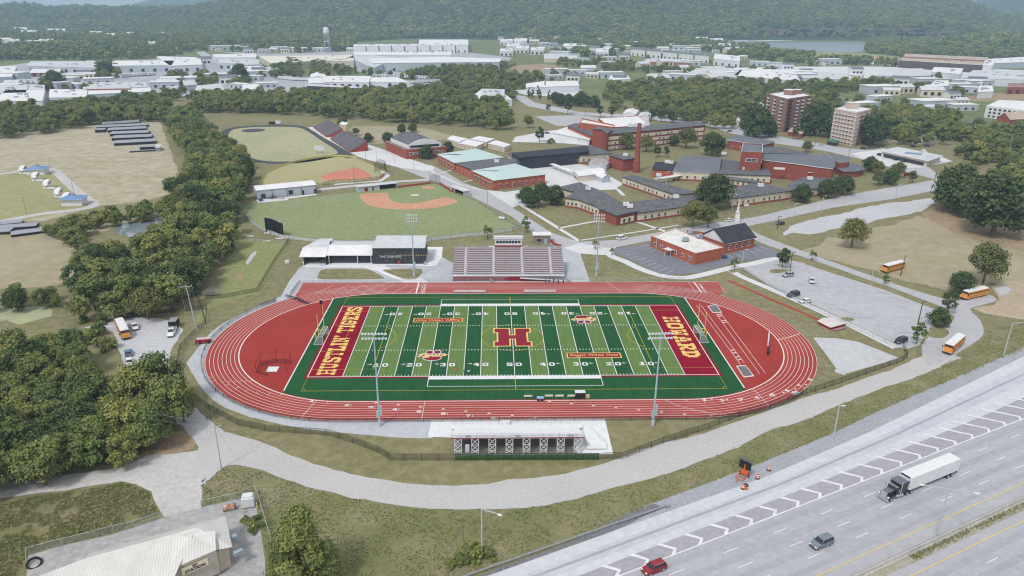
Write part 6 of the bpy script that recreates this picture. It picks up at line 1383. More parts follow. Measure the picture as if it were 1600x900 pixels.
for px, lb, pn in (((1383, 221), 'silver car in the small lot beside the massive tree, first', 'b9bcc2'), ((1390, 217), 'silver car in the small lot beside the massive tree, second', 'a9adb5'), ((1398, 222), 'white car in the small lot beside the massive tree, third', 'd8d9dc'), ((1404, 226), 'grey car in the small lot beside the massive tree, fourth', '7d828b'), ((1262, 227), 'red car by the green shelter', '8a2c33'), ((1283, 228), 'white car by the green shelter', 'd8d9dc'), ((1140, 206), 'blue grey car on the street beyond the annex', '5b6a7c'), ((855, 209), 'blue waste container like car on the pale island road', '44659a')):
 car(lb.replace('blue waste container like car', 'small blue car'), px, .3, paint(pn, pn), 4.5)
# ---- school buses
YB = mat('bus_yellow', 'd9933a', 'cf8a33', 1, .4, spec=.5)
def bus(label, px, ang, name='school_bus'):
 t = thing(name, label, 'school bus', (*g(*px), .08), ang); L, w_, H = 11.6, 2.45, 3.1
 b = MB(); b.box((-.4, 0, .55), (L-1, w_, 1.35), YB); b.box((-.4, 0, 1.9), (L-1, w_*.97, .12), BLK); b.box((-.4, 0, 2.55), (L-1, w_*.96, .3), YB, 0, .985)
 for s in (-1, 1):
  b.box((-.4, s*(w_/2+.01), 1.15), (L-1.2, .04, .08), BLK)
  for k in range(13): b.box((-.4-L/2+.9+k*.83, s*(w_/2-.06), 1.95), (.13, .1, .65), YB)
 b.box((L/2-.55, 0, .5), (1.1, w_*.94, 1.15), YB, 0, .94); b.box((L/2-1.0, 0, 1.6), (.5, w_*.92, .4), YB, 0, .9)
 b.build('body', t)
 b = MB(); b.box((-.4, 0, 2.0), (L-1.15, w_*.93, .58), GLS); b.build('side_window', t)
 b = MB(); b.box((L/2-.86, 0, 1.75), (.12, w_*.9, .95), GLS); b.build('windscreen', t)
 b = MB(); b.box((-.4, 0, 2.82), (L-1.05, w_*.94, .16), RFW, 0, .96); b.box((-.4, 0, 2.96), (L-1.3, w_*.6, .08), RFW)
 for k in (-3, 1.5): b.box((k, 0, 3.04), (.7, .7, .06), RFW)
 b.build('roof', t); b = MB(); b.box((L/2+.02, 0, .42), (.12, w_*.95, .3), BLK); b.build('bumper', t)
 for s in (-1, 1):
  b = MB(); b.tube((L/2-.3, s*.85, 1.05), (L/2+.03, s*.85, 1.05), .15, LMPW, 8); b.build('headlight', t); b = MB(); b.box((L/2-.4, s*1.5, 1.8), (.12, .25, .5), BLK); b.build('mirror', t)
  wheel(t, L/2-1.7, s*(w_/2-.15), .48, .3, MTL); wheel(t, -L/2+3.0, s*(w_/2-.15), .48, .3, MTL)
 return t
bus('yellow school bus with a white roof parked at the top of the gravel lot', (193, 521), head((184, 505), (198.5, 535)))
bus('yellow school bus standing alone in the dry field behind the lot', (1394.5, 422.5), head((1411, 418), (1377, 427)))
bus('yellow school bus parked at the end of the drive, easternmost of all', (1521, 464.5), head((1541, 460), (1501, 469)))
bus('yellow school bus driving up the perimeter road beside the tree island', (1489, 545), head((1502, 532), (1478, 553)))
# ---- lorry with refrigerated trailer
o_ = hw(24.0, .7); t = thing('semi_truck', 'black long nosed lorry pulling a white box trailer on the highway', 'truck', (*o_, .11), HA+PI)
K = paint('lorry_black', '22252d', '1c1f26'); WT_ = mat('trailer_white', 'e0e1e4', 'd5d7db', .5, .4)
b = MB(); b.box((-2.6, 0, 1.15), (15.6, 2.6, 2.85), WT_); b.box((-2.6, 0, 3.99), (15.4, 2.5, .05), WT_)
b.build('trailer_box', t); b = MB(); b.box((5.4, 0, 2.5), (.5, 2.0, 1.5), BLK); b.box((5.5, 0, 3.4), (.5, 2.2, .5), MTW); b.build('cooling_unit', t)
b = MB(); b.box((-2.6, 0, .95), (15.4, 1.2, .22), BLK); b.box((-8, 0, .5), (3, 1.0, .4), BLK); b.box((-10.2, 0, .5), (.15, 2.3, .6), BLK); b.box((7.5, 0, .55), (6.5, 1.1, .35), BLK); b.build('chassis', t)
b = MB(); b.box((6.8, 0, .95), (2.0, 2.4, 2.35), K); b.add([(7.7, -1.15, .95), (9.0, -1.1, .95), (9.0, 1.1, .95), (7.7, 1.15, .95), (7.7, -1.1, 3.1), (8.35, -1.0, 2.75), (8.35, 1.0, 2.75), (7.7, 1.1, 3.1), (8.85, -1.05, 2.0), (8.85, 1.05, 2.0)], [(0, 1, 8, 5, 4), (3, 7, 6, 9, 2), (4, 5, 6, 7), (5, 8, 9, 6), (8, 1, 2, 9)], K); b.build('cab', t)
b = MB(); b.box((6.9, 0, 3.3), (2.6, 2.2, .12), mat('cab_roof', '6f7480', '646975', 1, .35), 0, .9); b.box((7.7, 0, 3.35), (.9, 2.0, .35), mat('cab_roof', '6f7480', '646975', 1, .35), 0, .7); b.build('cab_roof', t)
b = MB(); b.add([(8.62, -.95, 2.62), (8.95, -1.0, 2.08), (8.95, 1.0, 2.08), (8.62, .95, 2.62)], [(0, 1, 2, 3)], GLS); b.box((8.3, 0, 2.1), (.7, 2.28, .55), GLS); b.build('windscreen', t)
b = MB(); b.box((8.72, 0, 2.72), (.5, 2.2, .12), CHM); b.build('sun_visor', t)
b = MB(); b.box((10.0, 0, .95), (2.3, 1.5, 1.0), K, 0, .93); b.box((10.0, 0, 1.93), (2.0, 1.3, .06), mat('bonnet_top', '6f7480', '646975', 1, .35)); 
for s in (-1, 1): b.box((10.3, s*.95, .75), (1.5, .5, .5), K, 0, .85)
b.build('bonnet', t)
b = MB(); b.box((11.15, 0, .8), (.12, 1.35, 1.15), CHM); b.build('grille', t); b = MB(); b.box((11.4, 0, .35), (.3, 2.5, .45), CHM); b.build('bumper', t)
for s in (-1, 1):
 b = MB(); b.box((11.1, s*1.0, .95), (.25, .35, .3), LMPW); b.build('headlight', t); b = MB(); b.tube((7.9, s*1.3, 1.0), (7.9, s*1.3, 3.9), .1, CHM, 8); b.build('exhaust_stack', t)
 b = MB(); b.tube((6.9, s*1.0, .7), (8.9, s*1.0, .7), .36, CHM, 10); b.build('fuel_tank', t); b = MB(); b.box((8.8, s*1.5, 1.9), (.15, .15, .7), CHM); b.build('mirror', t)
 for xx in (10.3,): wheel(t, xx, s*1.05, .5, .3)
 for xx in (5.6, 4.3, -7.4, -8.7): wheel(t, xx, s*.98, .5, .55)
# ---- message trailer and barrels on the verge
OR = mat('safety_orange', 'd96a2c', 'cc6127', 1, .5); o_ = g(1160, 746)
t = thing('message_sign_trailer', 'orange portable sign trailer with a dark panel and solar roof on the verge', 'sign trailer', (*o_, .05), HA+.35)
b = MB(); 
for s in (-1, 1): b.box((0, s*.8, .5), (3.6, .12, .14), OR)
for xx in (-1.8, -.6, .7, 1.7): b.box((xx, 0, .5), (.12, 1.7, .14), OR)
b.box((-2.5, 0, .5), (1.3, .12, .12), OR); b.box((.9, 0, .5), (1.0, 1.3, .7), OR); b.build('frame', t)
b = MB(); b.box((.5, 0, .6), (.22, .22, 2.4), OR); b.box((.5, .7, .6), (.12, .12, 1.6), OR); b.build('mast', t)
b = MB(); b.box((.6, 0, 1.9), (.35, 2.5, 1.8), BLK); b.build('sign_panel', t); b = MB(); b.add([(.1, -1.5, 4.0), (1.1, -1.5, 3.85), (1.1, 1.5, 3.85), (.1, 1.5, 4.0)], [(0, 1, 2, 3), (3, 2, 1, 0)], mat('solar_panel', '8d939e', '7f8590', 1, .25)); b.build('solar_panel', t)
for s in (-1, 1): wheel(t, .9, s*1.0, .36, .25, LMPW)
t = thing('traffic_barrel', 'orange and white traffic barrel right of the sign trailer, nearer one', 'traffic barrel', (*g(1183.5, 748), .07)); b = MB(); b.lathe([(.46, 0), (.46, .12), (.3, .12)], TYR, 10); b.build('base', t)
b = MB(); pr = [(.3, .1), (.29, .35), (.285, .35), (.28, .55), (.27, .55), (.265, .75), (.26, .75), (.25, .95), (.22, 1.05), (0, 1.06)]
for i, m in enumerate((OR, OR, LMPW, OR, OR, LMPW, LMPW, OR, OR)): b.lathe(pr[i:i+2], m, 10)
b.build('drum', t)
dup(t, (*g(1201, 735), .07), label='orange and white traffic barrel farther along the verge, right of the other'); dup(t, (*g(1160.5, 764), .07), label='orange and white traffic barrel in front of the sign trailer')
t = thing('traffic_barrel', 'knocked over traffic barrel lying beside the standing one', 'traffic barrel', (*g(1164, 764), .3), .6); b = MB(); b.tube((0, -.5, 0), (0, .2, 0), .28, OR, 10); b.tube((0, .2, 0), (0, .5, 0), .26, LMPW, 10); b.build('drum', t)
t = thing('tyre', 'loose black tyre ring beside the knocked over barrel', 'tyre', (*g(1165.5, 759.5), .12)); b = MB(); b.lathe([(.3, 0), (.5, 0), (.5, .2), (.3, .2), (.3, 0)], TYR, 14); b.build('ring', t)
# ---- guard rail, concrete median barrier
t = thing('guard_rail', 'steel guard rail along the highway shoulder at the bottom', 'guard rail', (*hw(-28, 17.9), 0), HA); b = MB(); b.box((-51, 0, .55), (102, .1, .32), MTL); b.box((-51, -.06, .66), (102, .06, .08), MTL); b.build('rail', t)
b = MB(); b.box((0, .2, 0), (.15, .2, .75), MTL); pm_ = b.build('post', t)
for k in range(1, 27): o = pm_.copy(); C.objects.link(o); o.parent = t; o.location = (-k*3.8, 0, 0)
b = MB(); b.box((.4, 0, .4), (.9, .5, .5), MTL); b.build('end_terminal', t)
t = thing('median_barrier', 'pale concrete barrier between the two carriageways', 'barrier', (*hw(50, -12), 0), HA); b = MB()
cb = ground_mat('barrier_concrete', ['bfbdb9', 'aca9a4', 'ccc9c5'], .3, 1.5, fine=.25)
sec = [(-.42, 0), (-.38, .12), (-.2, .35), (-.12, 1.0), (.12, 1.0), (.2, .35), (.38, .12), (.42, 0)]; V = [(x, y, z) for x in (-190, 200) for y, z in sec]; b.add(V, [(i, i+1, 9+i, 8+i) for i in range(7)], cb); b.build('wall', t)
mw = ground_mat('weed_leaves', ['66702f', '7e7a44', '8c8a6a'], 1, 4); b = MB(); rr = random.Random(31)
for k in range(900):
 s = 3+rr.random()**1.3*40; x, y = hw(s, -13.0+rr.gauss(0, .32)); sz = rr.uniform(.06, .2); a = rr.uniform(0, PI); b.face([(x-sz*math.cos(a), y-sz*math.sin(a), .13), (x+sz*math.cos(a), y+sz*math.sin(a), .13), (x+sz*.3, y+sz*.4, .15+rr.uniform(.1, .35))], mw)
o = b.build('median_weeds'); o['kind'] = 'stuff'; o['label'] = 'weeds growing along the concrete barrier'
# ---- street lamps, poles
GP = mat('galvanised_pole', 'b9bdc1', 'abafb4', 1, .5); DP = mat('dark_pole', '3a3835', '45423d', 1, .8); WP = mat('weathered_wood', '6d645b', '7d746a', 1, .9)
def lamp(label, base, H, arm=3.5, a=0, two=False, m=None, name='street_lamp'):
 t = thing(name, label, 'street lamp', g(*base)); b = MB(); b.tube((0, 0, 0), (0, 0, H), .17, m or GP, 8, .11); b.build('pole', t)
 for s in ((1, -1) if two else (1,)):
  ca, sa = math.cos(a)*s, math.sin(a)*s; b = MB(); b.tube((0, 0, H), (ca*arm, sa*arm, H+.1), .09, m or GP, 6); b.tube((0, 0, H-.7), (ca*arm*.5, sa*arm*.5, H), .04, m or GP, 5); b.build('arm', t); b = MB(); b.box((ca*(arm+.3), sa*(arm+.3), H-.05), (.8, .34, .18), LMPW if m is None else m, a); b.build('lamp_head', t)
 return t
lamp('white street lamp on the bank at the bottom, with one arm to the right', (753, 869), 10.3, 3.3, -.5)
lamp('street lamp on the verge above the highway, middle one', (1302, 684), 8.4, .6, 0)
lamp('street lamp with one long arm at the right edge of the verge', (1568, 555), 10, 5.5, .1)
lamp('double armed street lamp standing in the median barrier', (1463, 838), 10.6, 4.2, -.3, True)
lamp('tall dark lamp post in the middle of the big parking lot', (1434, 507), 7.6, .5, 0, False, DP)
lamp('dark lamp post behind the silver hatchback', (1234, 424), 7.5, .5, 0, False, DP)
lamp('lamp post beside the road at the verge of the big lot', (1361, 441), 7, 2, .3)
lamp('thin lamp post at the street side below the strip of gravel', (1214, 359), 6, .5, 0, False, DP)
for i, (px, h, lb) in enumerate((((1283, 332), 8, 'street lamp before the round trees of the school front, left'), ((1399, 311), 7.5, 'street lamp by the street corner clump'), ((1144, 330), 8, 'lamp beside the large dark tree'), ((1240, 341), 7, 'lamp on the verge of the long street'), ((1040, 300), 11, 'slim pole in the school courtyard'), ((1025, 390), 6, 'thin pole at the dark parking lot, left part'), ((1160, 410), 5, 'short lamp post at the dark parking lot, right part'), ((857, 186), 9, 'lamp on the pale island road'))): lamp(lb, px, h, 1.2, .4)
def pole(label, base, H, cross=0, m=None, lean=(0, 0), name='utility_pole', w_=2.4, a=0.2, r=.16):
 t = thing(name, label, 'utility pole', g(*base)); b = MB(); b.tube((0, 0, 0), (lean[0], lean[1], H), r, m or WP, 7, r*.65); b.build('pole', t)
 for k in range(cross):
  z = H-.6-k*1.2; b = MB(); b.tube((lean[0]-w_/2*math.cos(a), lean[1]-w_/2*math.sin(a), z), (lean[0]+w_/2*math.cos(a), lean[1]+w_/2*math.sin(a), z), .09, m or WP, 5)
  for s in (-1, 0, 1): b.tube((lean[0]+s*w_/2*.9*math.cos(a), lean[1]+s*w_/2*.9*math.sin(a), z), (lean[0]+s*w_/2*.9*math.cos(a), lean[1]+s*w_/2*.9*math.sin(a), z+.3), .06, MTW, 5)
  b.build('crossarm', t)
 return t
def top(t, dz=-.5): c_ = [k for k in t.children if k.name.startswith('pole')][0]; v = c_.data.vertices[-1].co; return Vector((t.location.x+v.x, t.location.y+v.y, v.z+dz))
p1 = pole('tall pale utility pole with a crossarm in front of the creek wood', (309, 520), 15.5, 1, GP, (-1.2, -.2), w_=3.4, a=.25, r=.2)
p2 = pole('utility pole with a pale crossarm at the corner of the track fence', (346, 733), 11, 1, GP, (0, 0), w_=2.6, a=.35)
p3 = pole('bare dark utility pole leaning beside the track fence', (322, 506), 10.5, 0, DP, (-1.4, .4))
p4 = pole('bare grey wooden pole on the bank beside the street lamp', (729, 882), 8.5, 0, WP, (-.7, 0))
pole('tall dark pole in the field behind the school bus', (1407, 431), 8, 0, DP, (.3, 0)); pole('slim pole in front of the dark bush by the last bus', (1485, 452), 7.5, 0, GP, (.8, 0))
for px, h, lb in (((1459, 288), 9, 'dark wooden pole at the street corner right of the shop'), ((1273, 230), 12, 'tall pole with crossarms by the towers street'), ((1325, 250), 9, 'pole behind the auditorium end'), ((1006, 183), 13, 'tall pale pole beside the pale road'), ((1007.5, 184), 12, 'second tall pale pole beside the pale road'), ((914, 182), 13, 'thin pole before the row of round trees'), ((1115, 190), 9, 'pole beside the yellow trees, left'), ((1131, 192), 8, 'pole beside the yellow trees, right'), ((869, 158), 8, 'pole between the trees of the lawn row'), ((1216, 218), 7, 'pole at the corner by the small round tree')): pole(lb, px, h, 1 if 'crossarms' in lb or 'pale pole' in lb else 0, WP)
for i, (px, h, lb) in enumerate((((572, 252), 11, 'dark pole beside the old stadium forecourt, left'), ((588.5, 253), 10, 'dark pole beside the old stadium forecourt, right'), ((616, 255), 8, 'pole on the street corner before the gymnasium, left'), ((647, 268), 8, 'pole on the street before the green roofed halls'), ((672, 286), 7, 'pole behind the big diamond backstop, left'), ((682, 287), 7, 'pole behind the big diamond backstop, right'), ((736, 308), 8, 'pole on the street beside the right dugout'), ((762, 318), 7, 'pole on the street beside the outfield'), ((838, 335), 6, 'pole on the sidewalk by the tree cluster'), ((554, 284), 9, 'dark light pole at the near side of the small diamond'), ((594, 279), 9, 'dark light pole at the right side of the small diamond'), ((402, 285), 7, 'pale pole left of the small diamond'), ((42, 336), 9, 'slim wooden pole in the mown field'), ((116, 305), 9, 'slim pole beside the gravel track bend'), ((80, 266), 8, 'slim pole behind the gravel track'))): pole(lb, px, h, 0, DP if 'dark' in lb else WP, r=.1)
# wires between poles
def wires(a, b_, name, label, offs_=(-1.5, 0, 1.5), sag=1.2):
 m = MB(); A, B_ = Vector(a), Vector(b_); d = (B_-A).normalized(); s = Vector((-d.y, d.x, 0)); WR = mat('cable', '8f9397', '84888c', 1, .6)
 for o in offs_:
  P = [A.lerp(B_, k/10)+s*o-Vector((0, 0, sag*4*(k/10)*(1-k/10))) for k in range(11)]; m.path(P, .022, WR, 4)
 tag(m.build(name), label, 'power line')
wires(top(p1), top(p2), 'power_line', 'power cables from the tall creek side pole to the fence corner pole')
wires(top(p2), (-160, -30, 9), 'power_line', 'power cables crossing the lower left wood', (-1, 1))
wires(top(p1), (-150, 60, 16), 'power_line', 'power cables running from the tall pole over the creek wood', (-1.5, 1.5))
wires(top(p2), (*g(480, 915), 9), 'power_line', 'service cable from the fence corner pole to the tall bank tree', (0,))
# ---- stadium light towers
def tower_light(label, base, H, rows, cols, wd, a=0.0):
 t = thing('floodlight_tower', label, 'floodlight tower', g(*base)); b = MB(); b.tube((0, 0, 0), (0, 0, 1.2), .42, GP, 8); b.tube((0, 0, 1.2), (0, 0, H), .26, mat('tower_steel', 'a9bcc6', '9caeb8', 1, .5), 10, .13); b.build('pole', t)
 ca, sa = math.cos(a), math.sin(a); b = MB(); b.box((.45*ca, .45*sa, 3.0), (.5, .4, 2.6), mat('tower_steel', 'a9bcc6', '9caeb8', 1, .5), a); b.box((-.4, 0, 2.4), (.4, .3, 1.6), mat('tower_steel', 'a9bcc6', '9caeb8', 1, .5)); b.build('control_box', t)
 for r_ in range(rows):
  z = H-.2-r_*1.15; b = MB(); b.box((0, 0, z), (wd, .12, .12), GP, a); b.build('crossarm', t)
 b = MB(); s = -1 if t.location.y > 0 else 1
 b.tube((0, 0, 0), (0, s*.42, -.28), .26, mat('lamp_housing', 'c6d0d6', 'b9c4ca', 1, .35), 8, .2); b.tube((0, s*.42, -.28), (0, s*.5, -.33), .27, mat('lamp_glass', 'dfe6ea', 'd3dbe0', 1, .2), 8, .29); l0 = b.build('floodlight', t); me = l0.data; bpy.data.objects.remove(l0)
 for r_ in range(rows):
  for c in range(cols):
   o = bpy.data.objects.new('floodlight', me); C.objects.link(o); o.parent = t; f = (c-(cols-1)/2)/(cols-1)*wd*.95; o.location = (f*ca, f*sa, H-.1-r_*1.15); o.rotation_euler = (0, 0, 0)
 return t
tower_light('floodlight tower on the apron at the near left of the field', (593.5, 666), 23.9, 2, 8, 5.4, .0)
tower_light('floodlight tower on the grass at the near right of the field', (1020, 665), 24.0, 2, 8, 5.4, .05)
tower_light('floodlight tower in the grass island before the clubhouse', (647, 432), 23.3, 3, 5, 3.6)
tower_light('floodlight tower on the lawn right of the far stands', (931.5, 432), 23.4, 3, 5, 3.6)
for px, h, lb in (((333, 222), 15, 'old floodlight pole at the left of the cinder track'), ((346, 222), 9, 'shorter floodlight pole at the left of the cinder track'), ((325, 212), 16, 'floodlight pole behind the two at the cinder track')):
 t = pole(lb, px, h, 1, GP, name='floodlight_pole', w_=1.6)
# ================= fences
def mesh_mat(name, col, alpha):
 m = bpy.data.materials.new(name); t = NT(m); co = t.n('ShaderNodeTexCoord').outputs['Object']
 nz = t.noise(co, 6, 2); a = t.ramp(nz, [(.3, alpha*.8), (.7, min(1, alpha*1.2))]); tr = t.n('ShaderNodeBsdfTransparent'); d = t.n('ShaderNodeBsdfDiffuse', {'Color': lin(col)})
 t.out(t.n('ShaderNodeMixShader', {0: a, 1: tr.outputs[0], 2: d.outputs[0]}).outputs[0]); return m
MB_K = mesh_mat('black_chain_link', '2b2f2c', .38); MB_G = mesh_mat('grey_chain_link', 'a2aaa6', .25); MB_W = mesh_mat('white_windscreen', 'c9cdd0', .75); MB_GR = mesh_mat('green_windscreen', '1f4a2c', .82); MB_D = mesh_mat('dark_netting', '2a332c', .3)
def fence(label, line, h=1.3, gap=4.6, mesh=None, pm=None, name='chain_link_fence', closed=False, world=False, rail=True, r=.05, cat='fence'):
 P = [Vector(p[:2]) for p in (line if world else gs(line))]
 if closed: P.append(P[0])
 o0 = P[0]; t = thing(name, label, cat, (o0.x, o0.y, 0)); pm = pm or BLK; mesh = mesh or MB_K
 Q = [p-o0 for p in P]; b = MB()
 for a, c in zip(Q, Q[1:]): b.face([(a.x, a.y, .1), (c.x, c.y, .1), (c.x, c.y, h), (a.x, a.y, h)], mesh)
 b.build('mesh_panel', t)
 if rail:
  b = MB(); b.path([(q.x, q.y, h) for q in Q], r*.8, pm, 4); b.build('rail', t)
 b = MB(); b.tube((0, 0, 0), (0, 0, h+.08), r, pm, 5); p0 = b.build('post', t); L = sum((c-a).length for a, c in zip(Q, Q[1:])); n = min(99, max(1, int(L/gap))); acc = 0; k = 1; st = L/n
 for a, c in zip(Q, Q[1:]):
  d = (c-a).length
  while k*st <= acc+d+1e-6 and k <= n: o = p0.copy(); C.objects.link(o); o.parent = t; q = a.lerp(c, (k*st-acc)/d); o.location = (q.x, q.y, 0); k += 1
  acc += d
 return t
fence('low black fence around the near half of the running track', [(-81.5, 25)]+[(TC[0]-HS+46.2*math.cos(a), TC[1]+46.2*math.sin(a)) for a in [math.radians(140+130*k/24) for k in range(25)]]+[(TC[0]+HS+46.2*math.cos(a), TC[1]+46.2*math.sin(a)) for a in [math.radians(-90+42*k/10) for k in range(11)]], 1.2, 4.4, world=True)
fence('low black fence along the track west end up to the clubhouse', [(454, 463), (468, 443)], 1.3, 3)
fence('low grey fence between the far straight and the plaza', [(468, 442.5), (600, 442), (604, 440), (700, 440), (912, 438), (925, 440), (1070, 439)], 1.3, 4.5, MB_G, MTL)
fence('tall black fence between gravel road and track apron on the west and south', [(322, 506), (316, 513), (300, 527), (282, 547), (277, 575), (283, 598), (297, 620), (330, 643), (372, 665), (420, 675), (500, 680), (520, 683), (560, 696), (593, 709), (611, 720), (712, 720)], 1.8, 3.6)
t_ = fence('black fence with a green windscreen behind the near bleachers', [(712, 720), (935, 719)], 1.8, 3.4, MB_GR)
fence('black fence right of the near bleachers, up to the perimeter road bend', [(935, 719), (948, 718), (972, 718), (1000, 707), (1040, 692), (1080, 679), (1110, 670), (1130, 661), (1155, 652)], 1.8, 3.3)
fence('black fence along the perimeter road below the throwing sector', [(1155, 652), (1200, 638), (1250, 620), (1320, 597), (1380, 576), (1410, 565), (1417, 560), (1410, 543)], 1.8, 3.3)
fence('fence between the lawn and the big parking lot', [(1160, 423), (1200, 447), (1250, 473), (1330, 512), (1400, 545)], 1.5, 4, MB_G, MTL)
fence('black fence on the grass west of the clubhouse', [(402, 456), (432, 406), (448, 384), (452, 376)], 1.8, 3.4)
fence('black fence across the creek side lawn', [(322, 468), (350, 466), (402, 456)], 1.5, 4)
fence('black fence from the lot to the creek lawn corner', [(322, 506), (324, 484), (250, 490), (180, 500)], 1.5, 4)
fence('grey fence running west from the scoreboard', [(380, 377), (420, 378), (448, 380)], 1.5, 4, MB_G, DRK)
fence('white panelled outfield fence of the big ball field', [(374, 327), (380, 338), (395, 350), (412, 361), (440, 372), (487, 378), (540, 381), (600, 380), (667, 377), (717, 371), (760, 367), (800, 361), (812, 357)], 1.6, 4.2, MB_W, DRK)
fence('grey fence between the big ball field and the street', [(812, 357), (790, 345), (760, 325), (735, 312), (725, 306)], 2.2, 4, MB_G, MTL)
t_ = fence('yellow capped curved fence of the small ball field', smooth_line([(411, 289), (409, 281), (415, 273), (425, 267), (450, 257), (482, 250), (520, 245), (556, 247)], 3), 1.3, 4, mesh_mat('yellow_fence', 'cfc67c', .85), mat('yellow_cap', 'cfc06a', 'c0b260', 1, .6))
fence('dark fence along the near side of the small ball field', [(505, 291), (520, 287), (560, 286), (594, 281), (603, 272), (600, 255)], 2.2, 4, MB_D, DRK)
fence('tall dark netting at the corner of the small ball field', [(585, 270), (594, 262), (603, 266), (603, 274)], 5.5, 4, MB_D, DRK, name='ball_netting', cat='netting')
fence('galvanised yard fence between weedy plot and metal roofed building', [(43, 883), (43, 868), (80, 858), (113, 850), (142, 843), (172, 834), (201, 828), (229, 819), (253, 811)], 1.7, 7, MB_G, GP, r=.06)
fence('galvanised yard fence right of the driveway gate', [(315, 793), (330, 790), (352, 785), (375, 780), (398, 770), (402, 775), (412, 810), (424, 850)], 1.7, 5, mesh_mat('green_chain_link', '7d9a7c', .3), GP, r=.06)
fence('dark fence round the brown field corner', [(70, 366), (85, 373), (110, 381), (140, 390), (157, 402)], 1.8, 4, MB_K, DRK)
# ================= stands
def near_stand():
 X0, X1 = -17.3, 12.6
 x0, _ = g(712, 711); x1, _ = g(912, 711); x0, x1 = -14.9, g(912, 711)[0]; yb = -60.4; H = 4.1; n = 10; D = 8.6
 t = thing('bleachers', 'white aluminium bleachers of the near side, seen from behind with open trusses', 'bleachers', ((x0+x1)/2, yb, 0)); W2_ = (x1-x0)/2
 AL = mat('aluminium_planks', 'dfe0e3', 'd3d5d9', .7, .5); yb = 0
 for k in range(n):
  y = yb+D*(k+.5)/n; z = H-(H-.9)*k/(n-1); b = MB(); b.box((0, y, z), (2*W2_, D/n*.96, .08), AL); b.box((0, y-.3, z-.34), (2*W2_, .04, .32), AL); b.build('deck_row', t)
  b = MB(); b.box((0, y+.18, z+.4), (2*W2_-.4, .26, .05), AL)
  for xx in range(-int(W2_)+1, int(W2_), 2): b.box((xx, y+.18, z+.05), (.05, .1, .35), MTL)
  b.build('bench', t)
 b = MB(); b.box((0, -.05, H-.12), (2*W2_+.3, .1, .16), MRN); b.build('rear_beam', t)
 for k in range(8):
  c_ = -W2_+1.3+k*(2*W2_-2.6)/7; b = MB()
  for s in (-.75, .75):
   b.box((c_+s, .05, 0), (.16, .16, H), MTW); b.box((c_+s, D*.45, 0), (.12, .12, H*.6), MTL); b.tube((c_+s, .05, H-.1), (c_+s, D, .9), .06, MTL, 4); b.tube((c_+s, .05, .2), (c_+s, D*.45, H*.55), .05, MTL, 4)
  for z0_, z1_ in ((.1, .9), (1.0, 2.3), (2.3, 3.9)): b.tube((c_-.75, .05, z0_), (c_+.75, .05, z1_), .075, MTW, 4); b.tube((c_+.75, .05, z0_), (c_-.75, .05, z1_), .075, MTW, 4); b.box((c_, .05, z1_-.05), (1.5, .1, .1), MTW)
  b.build('truss', t)
 b = MB(); b.box((-W2_, 0, 0), (.06, .06, H+1.1), MTL)
 for k in range(17): x = -W2_+k*2*W2_/16; b.box((x, 0, H), (.05, .05, 1.05), MTL)
 for z in (.35, .7, 1.05): b.box((0, 0, H+z), (2*W2_, .04, .04), MTL)
 b.build('rear_railing', t)
 b = MB(); b.box((0, D+1.1, .8), (2*W2_+1.5, 1.6, .08), AL); 
 for k in range(15): b.box((-W2_+k*2*W2_/14, D+1.9, .8), (.05, .05, 1.1), MTL)
 b.box((0, D+1.9, 1.9), (2*W2_+1.5, .05, .05), MTL); b.box((0, D+1.9, 1.35), (2*W2_+1.5, .04, .04), MTL); b.build('front_walkway', t)
 b = MB(); b.box((-2.6, D+3, .2), (2.2, 2.2, .6), AL); b.tube((-3.6, D+3.6, .5), (-3.6, D+3.6, 1.9), .05, MTL); b.tube((-1.5, D+3.6, .5), (-1.5, D+3.6, 1.9), .05, MTL); b.box((-2.6, D+3.6, 1.9), (2.2, .05, .05), MTL); b.build('stairs', t)
 b = MB(); b.add([(W2_+.9, D+.6, .85), (W2_+2.4, D+.6, .85), (W2_+5.6, 2.2, .35), (W2_+1.2, 2.2, .35)], [(0, 1, 2, 3)], AL); b.box((W2_+3.2, 1.9, .3), (4.6, 1.6, .1), AL)
 for p in ((W2_+1.0, D), (W2_+2.3, D), (W2_+1.0, 2), (W2_+5.5, 2), (W2_+5.5, 1.1), (W2_+4, 5)): b.box((p[0], p[1], .3), (.05, .05, 1.2), MTL)
 b.tube((W2_+2.4, D, 1.8), (W2_+5.5, 2, 1.4), .04, MTL, 4); b.build('access_ramp', t)
 tag(add_box(None, 'storage_box', t.location.x-W2_+3.3, t.location.y+.9, 0, (.9, .7, 1.7), MTW), 'white cabinet standing under the near bleachers', 'cabinet')
 for i in range(3):
  x = (-.58, .0, .62)[i]*W2_*1.3; b = MB()
  for k in range(n): y = D*(k+.5)/n; z = H-(H-.9)*k/(n-1); b.box((x, y, z+.085), (1.2, D/n*.9, .03), MTL)
  b.build('aisle', t)
near_stand()
